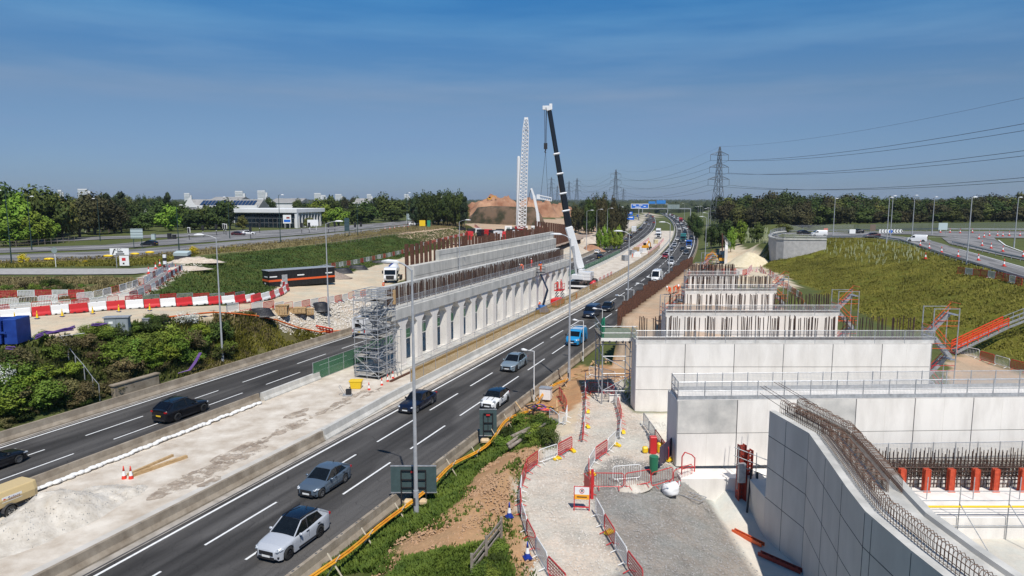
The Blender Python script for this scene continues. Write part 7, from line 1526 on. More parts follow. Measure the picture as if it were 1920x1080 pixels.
q = GT(276, 618); r = thing('small_cabinet', 'small pale cabinet beside the bushes at the top of the far bank', 'cabinet', q); mb = MB(); mb.box((0, 0, .6), (.7, .5, 1.2)); bevel(mb.build('body', GALV, r), .03); mb = MB(); mb.box((0, 0, 1.24), (.8, .6, .07)); mb.build('roof', GALV, r)
ps = [GT(x, y)+V((0, -.2, .4)) for x, y in ((118, 662), (132, 680), (146, 698), (162, 716), (178, 738), (190, 752))]; r = thing('bank_handrail', 'thin grey handrail coming down the bushy bank above the far lanes', 'handrail', ps[0]); mb = MB(); g = [q-ps[0] for q in ps]; mb.path([q+V((0, 0, 1.3)) for q in g], .028, 6); mb.path([g[0]+V((0, 0, 1.3)), g[0]+V((1.6, 1.2, 1.35))], .028, 6); mb.build('rail', GALV, r); [inst('post', POST_M, r, q-V((0, 0, .4)), sc=(1.3, 1.3, 1.7)) for q in g]
q = GT(250, 742); r = thing('concrete_wall', 'old weathered concrete retaining block at the foot of the bushy bank', 'wall', V((q.x, q.y+.6, -.1)), math.pi/2-head(62)); mb = MB(); mb.box((0, 0, .75), (5.2, .5, 1.7)); bevel(mb.build('wall', CONC_D, r), .04); mb = MB(); mb.box((0, .02, 1.64), (5.4, .7, .12)); mb.build('coping', CONC_D, r)
q = GT(555, 537); bx = thing('site_cabin', 'long black site cabin with an orange stripe below the grass slope', 'cabin', q+V((.2, 1.6, 0)), .72); mb = MB(); mb.box((0, 0, 1.6), (12.4, 2.9, 2.9)); bevel(mb.build('shell', mat('black_steel', (.010, .010, .011), .5, .3, 3), bx), .04); mb = MB(); mb.box((0, -1.46, 1.35), (12.42, .03, .34)); mb.box((-6.21, 0, 1.35), (.03, 2.9, .34)); mb.build('stripe', ORANGE, bx); mb = MB(); mb.box((0, 0, 3.08), (12.6, 3.0, .08)); mb.build('roof', GALV, bx)
for x in (-5.0, 0, 5.4): mb = MB(); mb.box((x-.4, -1.47, 2.05), (1.3, .02, .2)); mb.build('white_mark', WHITE, bx)
mb = MB(); mb.box((-6.22, -.2, 2.0), (.02, 1.4, .18)); mb.box((-6.22, .3, .8), (.02, .5, .25)); mb.build('white_mark', WHITE, bx)
mb = MB(); [mb.box((-5.6+i*.62, -1.455, 1.6), (.05, .03, 2.7)) for i in range(19)]; mb.build('corrugation', BLACK, bx); mb = MB(); mb.box((-3.4, -1.48, 1.25), (1.0, .03, 2.1)); mb.build('door', GALV, bx)
SACK = mat('white_sack', (.70, .70, .69), .8, scale=2, col2=(.80, .80, .79))
def sack(label, q, s=1, n=1, w_=.55):
    r = thing('bulk_bag', label, 'bag', q, rsd.uniform(0, 1)); mb = MB(); mb.loft([[(-w_, -w_, 0), (w_, -w_, 0), (w_, w_, 0), (-w_, w_, 0)], [(-w_*1.12, -w_*1.05, .4), (w_*1.1, -w_*1.1, .42), (w_*1.05, w_*1.1, .4), (-w_*1.1, w_, .38)], [(-w_*.9, -w_*.95, .75), (w_, -w_*.8, .9), (w_*.9, w_*.9, .8), (-w_*.8, w_, .7)], [(-w_*.3, -w_*.5, .72), (w_*.6, -w_*.3, 1.05), (w_*.4, w_*.5, .8), (-w_*.3, w_*.4, .78)]]); o = fixn(mb.build('sack', SACK, r, True)); sm_ = o.modifiers.new('soft', 'SUBSURF'); sm_.levels = sm_.render_levels = 2; dt_ = bpy.data.textures.new('crumple', 'CLOUDS'); dt_.noise_scale = .3; dm_ = o.modifiers.new('crumple', 'DISPLACE'); dm_.texture = dt_; dm_.strength = .35
    for k in (-1, 1): mb = MB(); mb.path([V((k*w_*.7, -w_*.7, .75)), V((k*w_*1.05, -.1, .95)), V((k*w_*1.15, w_*.5, .55))], .03, 5); mb.build('strap', SACK, r)
    r.scale = (s, s, s); return r
sack('crumpled white bulk bag on the hardstanding by the red cross fence', GT(1257, 930)+V((0, 0, .03)), 1.0)
for i, x in enumerate((570, 580, 591, 601)): sack(nth(i)+' white bulk bag in the row in front of the brown gravel heap', GT(x, 530), 1.3)
TARP = mat('black_tarpaulin', (.010, .010, .012), .45, scale=2, col2=(.03, .03, .034), bump=.6)
for i, (x, y, rx, ry, h, lab) in enumerate(((600, 582, 2.6, 1.6, 1.5, 'black tarpaulin covered stack beside the haul road barriers'), (488, 592, 3.2, 1.4, 1.3, 'rounded black tarpaulin heap at the top of the stony bank'), (640, 512, 4, 1.4, 1.3, 'dark tarpaulin heap behind the brown gravel'), (670, 505, 4, 1.3, 1.2, 'dark pile of pipes below the grass slope'), (715, 494, 5, 1.3, 1.0, 'low dark stack between the red barriers and slope'))): heap(lab, GT(x, y), rx*.62, ry*.7, h*.8, TARP, 30+i, .2, .6, .12, 'tarpaulin', 'tarpaulin_heap', 28)
for i, (x, y) in enumerate(((527, 592), (552, 587), (574, 590))):
    q = GT(x, y); r = thing('crate', ('upright brown timber crate between the black tarpaulins', 'long timber pallet stack behind the brown crate', 'low timber crate beside the black stack')[i], 'crate', q, .15*i); w_ = (2.0, 3.2, 2.2)[i]; h = (1.5, .8, .9)[i]; mb = MB()
    for k in range(6): mb.box((-w_/2+(k+.5)*w_/6, -.5, h/2), (w_/6-.05, .05, h)); mb.box((-w_/2+(k+.5)*w_/6, .5, h/2), (w_/6-.05, .05, h))
    for z in (.1, h-.1): mb.box((0, 0, z), (w_, 1.05, .1))
    mb.build('slat', TIMBER, r)
q = GT(610, 628); r = thing('plastic_barrier', 'tipped bright red plastic barrier on the stony bank beside the far lanes', 'barrier', q+V((0, 0, .35)), -.2); r.rotation_euler = (.5, .15, -.2); mb = MB(); [mb.box((x, 0, .5), (.16, .14, 1.0)) for x in (-1.2, -.72, -.24, .24, .72, 1.2)]; [mb.box((0, 0, z), (2.6, .12, .2)) for z in (.1, .5, .95)]; bevel(mb.build('panel', paint('red_orange_plastic', (.70, .06, .02), .45), r), .02); mb = MB(); [mb.box((x, 0, -.02), (.3, .7, .1)) for x in (-.9, .9)]; mb.build('foot', RED, r)
# signs by the path, gates, hose heap
q = GT(1100, 958); r = thing('warning_sign', 'red framed warning sign with white and orange panels beside the gravel path', 'sign', q+V((-.3, 0, 0)), -.1); mb = MB(); [mb.bar((x, 0, 0), (x, 0, 1.55), .06) for x in (-.45, .45)]; mb.bar((-.45, 0, .25), (.45, 0, .25), .06); mb.bar((-.45, 0, 1.5), (.45, 0, 1.5), .06); mb.build('frame', RED, r); mb = MB(); mb.box((0, -.04, 1.28), (.86, .03, .46)); mb.build('white_panel', WHITE, r); mb = MB(); mb.box((0, -.045, .9), (.86, .03, .3)); mb.build('orange_panel', paint('sign_orange', (.85, .36, .02), .5), r); mb = MB()
for k in range(16): a = k*math.pi/8; mb.bar((.13*math.cos(a), -.06, 1.28+.13*math.sin(a)), (.13*math.cos(a+.4), -.06, 1.28+.13*math.sin(a+.4)), .03)
mb.build('red_ring', RED, r); mb = MB(); mb.cyl((0, -.058, 1.28), (0, -.064, 1.28), .06, None, 10); mb.build('black_pictogram', BLACK, r); mb = MB(); mb.box((0, -.064, .9), (.6, .006, .06)); mb.build('text_line', BLACK, r)
q = GT(1110, 935); r = thing('red_post', 'tall red gate post with a solid red panel at the end of the cross fence', 'post', q); mb = MB(); mb.box((0, 0, .95), (.16, .16, 1.9)); mb.build('post', RED, r); mb = MB(); mb.box((-.28, .3, .75), (.04, .9, 1.1), .3); mb.build('panel', RED, r)
r = thing('red_post', 'leaning red hooped gate frame by the thick walkway wall', 'gate', GT(1290, 905), .2); mb = MB(); mb.path([V((-.5, 0, 0)), V((-.5, 0, 1.9)), V((-.3, 0, 2.2)), V((.3, .2, 1.9)), V((.6, .3, 1.6)), V((.6, .3, 0))], .04, 6); mb.build('hoop', RED, r); mb = MB(); mb.bar((-.5, 0, .6), (.6, .3, .6), .04); mb.bar((-.5, 0, 1.0), (.6, .3, 1.0), .04); mb.build('cross_bar', RED, r)
r = thing('site_notice', 'row of dark framed site notices and a green bin by the walkway wall end', 'notice board', GT(1250, 868), 1.0); 
for i in range(3): mb = MB(); mb.box((i*1.0-1, 0, .95), (.85, .05, 1.3)); o = mb.build('notice', paint('notice_dark', (.07, .05, .08), .5), r); mb = MB(); mb.box((i*1.0-1, .03, 1.1), (.6, .01, .7)); mb.build('paper', SPALE, o)
mb = MB(); mb.cyl((-2, .2, 0), (-2, .2, 1.1), .28, .32, 12); mb.build('green_bin', paint('bin_green', (.02, .16, .08), .5), r)
r = thing('fire_point', 'red fire point box and yellow weights beside the walkway wall', 'fire point', GT(1224, 850)); mb = MB(); mb.box((0, 0, .65), (.5, .45, 1.3)); bevel(mb.build('cabinet', RED, r), .05); mb = MB(); mb.box((.6, .1, .4), (.55, .4, .75)); mb.box((-.55, .1, .25), (.4, .4, .45)); bevel(mb.build('weight', YELLOW, r), .08)
r = thing('loose_barrier', 'grey barrier lying flat on the hardstanding beside the white bag', 'barrier', GT(1293, 930)+V((0, 0, .08)), -.75); mb = MB(); mb.path([V((-1, -.4, 0)), V((1, -.4, 0)), V((1, .4, 0)), V((-1, .4, 0)), V((-1, -.4, 0))], .03, 5); [mb.cyl((x, -.4, 0), (x, .4, 0), .015, None, 4) for x in (-.6, -.3, 0, .3, .6)]; mb.build('frame', GALV, r)
for i, (x, y, L_2, a) in enumerate(((1402, 1012, 2.2, -1.0), (1462, 1058, 2.6, -.9))):
    r = thing('steel_channel', ('red steel channel lying on the slab beside the white barred barrier', 'long red perforated channel lying at the wing wall foot')[i], 'steel channel', GT(x, y)+V((0, 0, .1)), a); mb = MB(); mb.box((0, -.13, .05), (L_2, .06, .22)); mb.box((0, .13, .05), (L_2, .06, .22)); mb.build('channel', REDOX if i else ORANGE, r); mb = MB(); [mb.box((-L_2/2+.2+k*.35, 0, .06), (.08, .22, .12)) for k in range(int(L_2/.35))]; mb.build('spacer', REDOX, r)
# hose heap beside the thin lamp
q = GT(1020, 778); r = thing('hose_heap', 'heap of coiled hoses, red cloth and timber beside the thin white lamp', 'hoses', q+V((0, 0, .1))); 
for i in range(6):
    mb = MB(); c = V((rsd.uniform(-1.2, 1.2), rsd.uniform(-.6, 1.6), .15+.12*i)); rr = rsd.uniform(.5, 1.0); mb.path([c+V((rr*math.cos(k*.5), rr*.8*math.sin(k*.5), .06*math.sin(k*1.3+i))) for k in range(13)], .06, 6); mb.build('hose', (BLACK, BLACK, CAB, BLACK, PUR, BLACK)[i], r)
mb = MB(); mb.loft([[V((-.6+.3*i, -.5+.1*j*j*.3+.2*math.sin(i+j), .6-.05*i+.12*math.sin(i*2+j))) for j in range(5)] for i in range(5)], closed=False); mb.build('red_cloth', paint('faded_red_cloth', (.62, .10, .08), .8), r).modifiers.new('thickness', 'SOLIDIFY').thickness = .04
for i in range(7): a = V((rsd.uniform(-2, 2), rsd.uniform(-1, 3), .2)); mb = MB(); mb.bar(a, a+V((rsd.uniform(-1.6, 1.6), rsd.uniform(-1.4, 1.4), rsd.uniform(.1, 1.2))), .12, .06); mb.build('plank', TIMBER, r)
r = thing('generator_box', 'white box at the foot of the thin white lamp beside the near lanes', 'box', R(69.2, 12.0, .3), -.3); mb = MB(); mb.box((0, 0, .55), (1.1, .8, 1.1)); bevel(mb.build('body', WHITE, r), .04); mb = MB(); mb.box((0, 0, 1.13), (1.2, .9, .06)); mb.build('lid', GALV, r); YW.put(GT(1012, 772)+V((0, 0, .5)), 1, 'yellow plastic weight on the timber by the white box')
for i in range(12):
    t = 70+i*1.4; r = thing('timber_offcut', 'rough brown timber offcuts strewn along the bare bank below the access platform', 'timber', R(t, 12.9+rsd.uniform(-.8, 1.2), .25), rsd.uniform(0, 3), 'timber offcuts on the bank'); mb = MB(); mb.bar((-.8, 0, .05), (.8, .2, .1), .22, .08); mb.bar((-.5, -.3, .14), (.6, .3, .2), .12, .08); mb.build('plank', TIMBER, r)
# timber post and rail and logs in the grass bank
ra = [GT(x, y) for x, y in ((885, 1085), (912, 1050), (940, 1012))]; r = thing('timber_fence', 'old grey timber rail fence in the weeds at the bottom of photo', 'fence', ra[0]); mb = MB()
for h in (.45, .8, 1.1): mb.bar(V((0, 0, h)), ra[2]-ra[0]+V((0, 0, h)), .06, .12)
mb.build('rail', TIMBER_G, r)
for q in ra: mb = MB(); mb.bar(q-ra[0]-V((0, 0, .2)), q-ra[0]+V((0, 0, 1.3)), .14); mb.build('post', TIMBER_G, r)
for i, ((x0, y0), (x1, y1)) in enumerate((((952, 842), (1010, 800)), ((955, 850), (1022, 806)), ((958, 832), (1000, 812)))):
    a = GT(x0, y0)+V((0, 0, .35+.1*i)); b = GT(x1, y1)+V((0, 0, .4+.1*i)); r = tag(MB().cyl((0, 0, 0), b-a, .14, .11, 9).build('log', TIMBER_G, None, True), ('grey weathered log lying in the shrubs by the narrow sign back', 'longest grey log lying across the shrubs beside the path', 'short grey log above the other two in the shrubs')[i], 'log'); r.location = a
# excavator and machines
def excavator(label, p, rz, s=1):
    r = thing('excavator', label, 'excavator', p, rz); 
    for k in (-1, 1): mb = MB(); mb.loft([[(x, k*1.1-.3, z), (x, k*1.1+.3, z)] for x, z in ((-1.7, .3), (-1.4, 0), (1.4, 0), (1.7, .3), (1.5, .8), (-1.5, .8), (-1.7, .3))], closed=False, caps=False); o = mb.build('track', BLACK, r); o.modifiers.new('thickness', 'SOLIDIFY').thickness = .12
    mb = MB(); mb.box((-.6, 0, 1.4), (2.6, 2.3, 1.0)); bevel(mb.build('body', YELLOW2, r), .08); mb = MB(); mb.box((.3, .6, 2.1), (1.3, 1.0, 1.6)); bevel(mb.build('cab', GLASS, r), .06); mb = MB(); mb.bar((.6, -.2, 1.6), (2.6, -.2, 3.6), .4, .5); mb.bar((2.6, -.2, 3.6), (4.4, -.2, 2.6), .35, .4); mb.bar((4.4, -.2, 2.6), (4.9, -.2, 1.0), .3, .35); mb.build('boom', YELLOW2, r); mb = MB(); mb.box((4.7, -.2, .7), (.8, 1.0, .7)); mb.build('bucket', DKSTEEL, r); r.scale = (s, s, s); return r
YELLOW2 = paint('machine_yellow', (.70, .32, .015), .45)
excavator('orange yellow excavator on the haul track beyond the fin walls', GT(1352, 494), 2.8, .9); excavator('small yellow excavator in the median works on the bend', R(262, -8), 1.0, .9); excavator('yellow digger far off on the earth mound', D(918, 376.5, 505), .4, 1.0)
on_road(make_lorry('flat_lorry', 'white tipper lorry parked in the median works on the bend', 'white', WBOX, 8, 2.4, 3.0), 1222, 440, True, 2.4, False).location = R(340, -8); on_road(make_lorry('flat_lorry', 'second white works lorry behind the first in the median', 'white', WBOX, 8, 2.4, 3.4), 1222, 440, True, 2.4, False).location = R(372, -9.5)
for i, (t, o, c) in enumerate(((230, -8, WHITE), (237, -10, GALV), (246, -7.5, WHITE), (252, -10.5, TIMBER), (285, -9, WHITE), (300, -7, mat('cream_panel', (.60, .52, .32), .6)), (215, -9.5, GALV))):
    r = thing('material_stack', nth(i)+' stack of materials in the median works, counted from the mobile crane', 'stack', R(t, o, .02), .3*i); mb = MB(); 
    for k in range(4): mb.box((.1*(k % 2), 0, .25+k*.42), (2.6-.2*k, 1.6, .36), .05*k)
    mb.build('pallet_load', c, r); mb = MB(); [mb.box((x, 0, .05), (.15, 1.6, .1)) for x in (-1, 0, 1)]; mb.build('bearer', TIMBER, r)
# lifts by the piers
q = R(t_at(1016, -5.2), -5.0); bl = thing('boom_lift', 'boom lift with a blue base holding a worker against the beam', 'boom lift', q, .2); lq = loc_of(bl); bk = R(q.y+1.5, -6.6, 6.6); inv = Matrix.Rotation(-.2, 3, 'Z'); bkl = inv@(bk-q); mb = MB(); mb.box((0, 0, .55), (1.8, 2.2, .55)); mb.box((0, 0, 1.1), (1.2, 1.6, .6)); bevel(mb.build('base', paint('lift_blue', (.02, .13, .38), .4), bl), .06)
for x in (-.9, .9):
    for y in (-.8, .8): mb = MB(); mb.cyl((x-.1, y, .35), (x+.1, y, .35), .35, None, 12); mb.build('wheel', RUBBER, bl)
el = V((.9, .3, 4.0)); mb = MB(); mb.bar((0, 0, 1.2), el, .28); mb.bar(el, bkl+V((0, 0, -.3)), .22); mb.build('boom', P_['dark_blue'], bl); mb = MB(); mb.box(bkl, (1.5, .9, .08)); [mb.bar(bkl+V((x, y, 0)), bkl+V((x, y, 1.1)), .05) for x in (-.72, .72) for y in (-.42, .42)]; [mb.bar(bkl+V((-.72, y, h)), bkl+V((.72, y, h)), .05) for y in (-.42, .42) for h in (.55, 1.1)]; mb.build('basket', DKSTEEL, bl)
q2 = R(t_at(1050, -5.2), -5.2); sl2 = thing('scissor_lift', 'red scissor lift with a raised red platform by the piers', 'scissor lift', q2, math.pi/2-head(130)); mb = MB(); mb.box((0, 0, .6), (2.6, 1.3, .7)); bevel(mb.build('base', RED, sl2), .06); mb = MB(); [mb.bar((-1, y, 1+i*.55), (1, y, 1.55+i*.55), .1) or mb.bar((1, y, 1+i*.55), (-1, y, 1.55+i*.55), .1) for i in range(3) for y in (-.5, .5)]; mb.build('scissor', DKSTEEL, sl2); mb = MB(); mb.box((0, 0, 2.75), (2.7, 1.3, .14)); [mb.bar((x, y, 2.8), (x, y, 3.9), .06) for x in (-1.3, 0, 1.3) for y in (-.6, .6)]; [mb.bar((-1.3, y, h), (1.3, y, h), .06) for y in (-.6, .6) for h in (3.3, 3.9)]; mb.build('platform', RED, sl2); [wheel_part(sl2, x, s*.6, .3, 'black', s) for x in (-.9, .9) for s in (-1, 1)]
r = thing('generator', 'red tow generator beside the boom lift and pier row', 'generator', R(q2.y-4.2, -5.0), math.pi/2-head(126)); mb = MB(); mb.box((0, 0, .95), (3.0, 1.4, 1.2)); bevel(mb.build('canopy', paint('bright_red_canopy', (.62, .02, .02), .35), r), .12, 2); [wheel_part(r, x, s*.6, .32, 'black', s) for x in (-.6,) for s in (-1, 1)]; mb = MB(); mb.bar((1.5, 0, .5), (2.4, 0, .4), .1); mb.build('tow_bar', BLACK, r)
r = thing('cement_mixer', 'red machine with a black hopper beside the mobile crane', 'mixer', R(147, -4.6), math.pi/2-head(146)); mb = MB(); mb.cyl((-.6, 0, 1.0), (.9, 0, 1.5), .75, .45, 12); mb.build('drum', RED, r, True); mb = MB(); mb.cyl((.9, 0, 1.5), (1.4, 0, 1.7), .4, .7, 12); mb.build('hopper', BLACK, r); mb = MB(); mb.box((0, 0, .4), (2.4, 1.2, .3)); mb.build('base', REDOX, r)
# yard behind the stepped wall
rr_ = random.Random(8)
for i in range(16):
    x = 868+i*9+rr_.uniform(-3, 3); q = V((*D(x, 430, 262+rr_.uniform(0, 40)).to_2d(), 3.4)); k = i % 4; r = thing('yard_stack', ('dark formwork stack', 'red material stack', 'black pipe stack', 'pale panel stack')[k]+', '+nth(i)+' across the yard behind the stepped wall', 'stack', q, rr_.uniform(0, 3)); mb = MB()
    for j in range(3): mb.box((rr_.uniform(-.3, .3), 0, .7+j*1.1), (3.2, 2.2, 1.0))
    mb.build('load', (TARP, RED, BLACK, WHITE)[k], r); mb = MB(); mb.box((0, 0, .08), (3.4, 2.0, .16)); mb.build('bearer', TIMBER, r)
for i, (x, wd) in enumerate(((953, 13), (1002, 12), (985, 8))):
    q = V((*D(x, 425, 330).to_2d(), 3.2)); r = thing('site_cabin', nth(i)+' white site cabin below the dark earth bank beside the lattice crane', 'cabin', q, .05); mb = MB(); mb.box((0, 0, 1.9), (wd*.26, 2.6, 2.9)); mb.build('shell', WHITE, r); mb = MB(); mb.box((0, -1.31, 2.2), (wd*.12, .02, .9)); mb.build('window', SBACK, r)
blob_patch('white_membrane', [V((*D(912, 447, 222).to_2d(), 3.5)), V((*D(1000, 438, 228).to_2d(), 3.5)), V((*D(995, 432, 262).to_2d(), 3.5)), V((*D(922, 434, 255).to_2d(), 3.5))], 3.75, WHITE, 9, 3, .6)
for i in range(16):
    t = 205+i*3.2; o = bpy.data.objects.new('steel_column', COLM); COL.objects.link(o); o.location = R(t, -36, 3.0); o.scale = (1.3, 1.3, 9.5-.2*i); o.rotation_euler.z = -head(t); tag(o, 'rusty steel column in the line running back below the red earth mound', 'steel column', 'steel columns below the earth mound')
# traffic lights on the main road
for i, (x, y) in enumerate(((355, 450), (381, 445), (406, 442), (420, 440), (424, 441), (470, 448), (487, 437), (566, 438), (580, 437), (616, 437), (628, 436), (666, 437), (677, 436))):
    q = GT(x, y); r = thing('traffic_light', nth(i)+' slim traffic light along the main road junction, counted from the pale sign back', 'traffic light', q); mb = MB(); mb.cyl((0, 0, 0), (0, 0, 3.6), .09, None, 6); mb.build('pole', BLACK, r); mb = MB(); mb.box((0, -.1, 3.0), (.5, .25, 1.25)); mb.build('signal_head', BLACK, r); mb = MB(); mb.box((0, .06, 3.0), (.85, .03, 1.6)); mb.build('backing_board', WHITE if i in (0, 3, 4) else BLACK, r); mb = MB(); mb.cyl((0, 0, 1.6), (0, 0, 1.8), .12, None, 6); mb.build('collar', WHITE, r)
for i, (x, y) in enumerate(((318, 449), (327, 449))): r = thing('junction_box', ('larger black kerbside cabinet by the main road', 'smaller black kerbside cabinet by the main road')[i], 'cabinet', GT(x, y)); mb = MB(); mb.box((0, 0, .7+.2*(1-i)), (1.0, .7, 1.4+.4*(1-i))); mb.build('body', BLACK, r); mb = MB(); mb.box((0, 0, 1.44+.4*(1-i)), (1.1, .8, .08)); mb.build('lid', DKSTEEL, r)
r = thing('junction_box', 'pale grey kerbside cabinet beside the dark car', 'cabinet', GT(288, 449)); mb = MB(); mb.box((0, 0, .8), (1.1, .7, 1.6)); mb.build('body', SPALE, r); mb = MB(); mb.box((0, 0, 1.64), (1.2, .8, .08)); mb.build('lid', GALV, r)
r = thing('bollard', 'white bollard with dark bands at the site path entrance', 'bollard', GT(310, 507)); mb = MB(); [mb.cyl((0, 0, k*.55), (0, 0, k*.55+.55), .3, None, 12, k % 2) for k in range(5)]; mb.build('post', [WHITE, BLACK], r); mb = MB(); mb.cyl((0, 0, 0), (0, 0, .1), .6, None, 12); mb.build('base', WHITE, r)
r = thing('site_box', 'grey open box with a pale lid at the bank top by the footpath', 'box', GT(343, 490)); mb = MB(); mb.box((0, 0, .7), (2.6, 1.6, 1.3)); mb.build('body', DKSTEEL, r); mb = MB(); mb.box((0, -.1, 1.6), (2.8, 1.7, .6), 0, 0, Matrix.Rotation(.2, 3, 'X')); mb.build('lid', SPALE, r)
for i, (x, y) in enumerate(((92, 489), (203, 483), (253, 479), (281, 476))): r = thing('road_weight', 'yellow sandbag on the near verge of the main road', 'sandbag', GT(x, y)+V((0, 0, .15)), .2, 'yellow sandbags on the main road'); mb = MB(); mb.ball((0, 0, .2), (1.0, .5, .28), 0, 10, 6); mb.build('bag', YELLOW, r, True); mb = MB(); mb.box((0, 0, .42), (.3, .2, .1)); mb.build('tie', TIMBER, r)
# road restraint rails on the high ground
def crash_rail(label, pxs, h=.65):
    p = resample([GT(*q)+V((0, 0, .1)) for q in pxs], 3.2); r = thing('crash_rail', label, 'crash barrier', p[0]); mb = MB(); g = [q-p[0] for q in p]
    for a, b in zip(g, g[1:]): mb.bar(a+V((0, 0, h)), b+V((0, 0, h)), .08, .3)
    mb.build('beam', GALV, r); [inst('post', POST_M, r, q, sc=(1.6, 1.6, h)) for q in g]
crash_rail('long grey crash rail along the slip road edge above the grass slope', [(1545, 448), (1640, 447.5), (1685, 454), (1760, 480), (1830, 502), (1920, 530), (2000, 555)]); crash_rail('second grey crash rail between the two arms of the slip road', [(1785, 460), (1830, 471), (1880, 484), (1930, 494), (2000, 512)], .75); crash_rail('pale crash rail in front of the wood beyond the roundabout', [(1480, 437), (1600, 435), (1760, 434), (1990, 435)], .8)
guard('mesh_fence', 'tall grey mesh fence along the foot of the wood', [GT(x, y) for x, y in ((1462, 434), (1600, 433), (1760, 432), (1920, 432), (2000, 432))], 2.6, 9, 0, rails=(1.0,))
guard('timber_fence', 'low brown timber rail fence along the grass slope top', [GT(x, y)+V((0, 0, .05)) for x, y in ((592, 462), (650, 456), (720, 445), (770, 440))], 1.2, 3, 0, mesh=alpha_mesh('thin_wire', (.2, .15, .1), .5, .04), cat='fence', rails=(1.0, .55), pm=unit('timber_post', lambda m: m.cyl((0, 0, 0), (0, 0, 1), .06, None, 6), TIMBER_G), rm=TIMBER_G)
guard('timber_fence', 'brown timber fence below the big trees near the photo edge', [GT(x, y)+V((0, 0, .05)) for x, y in ((0, 466), (60, 463), (140, 454))], 1.6, 3, 0, mesh=MATS['thin_wire'], cat='fence', rails=(1.0, .55), pm=MATS['mesh_timber_post'], rm=TIMBER_G)
# pale planting tubes on the big grass slope
TG = unit('tree_guard', lambda m: m.cyl((0, 0, 0), (0, 0, .85), .05, .06, 6), mat('pale_tree_guard', (.36, .38, .20), .7, scale=4, col2=(.50, .52, .32)))
poly = [(1520, 463), (1565, 451), (1650, 455), (1712, 463), (1738, 477), (1722, 490), (1650, 500), (1600, 489), (1545, 480)]; n = 0
while n < 170:
    x = rr_.uniform(1515, 1740); y = rr_.uniform(450, 500)
    if not inside(x, y, poly): continue
    q = GT(x, y); o = bpy.data.objects.new('tree_guard', TG); COL.objects.link(o); o.location = q; o.rotation_euler = (rr_.uniform(-.12, .12), rr_.uniform(-.12, .12), 0); tag(o, 'pale green planting tube on the upper part of the big grass slope', 'tree guard', 'planting tubes on the grass slope'); n += 1
mb = MB()
for i in range(420): q = GT(rr_.uniform(1345, 1440), rr_.uniform(431, 456)); mb.cyl(q, q+V((0, 0, 1.2)), .14, .14, 4)
stuff(mb.build('planting_tubes', TG.materials[0]))
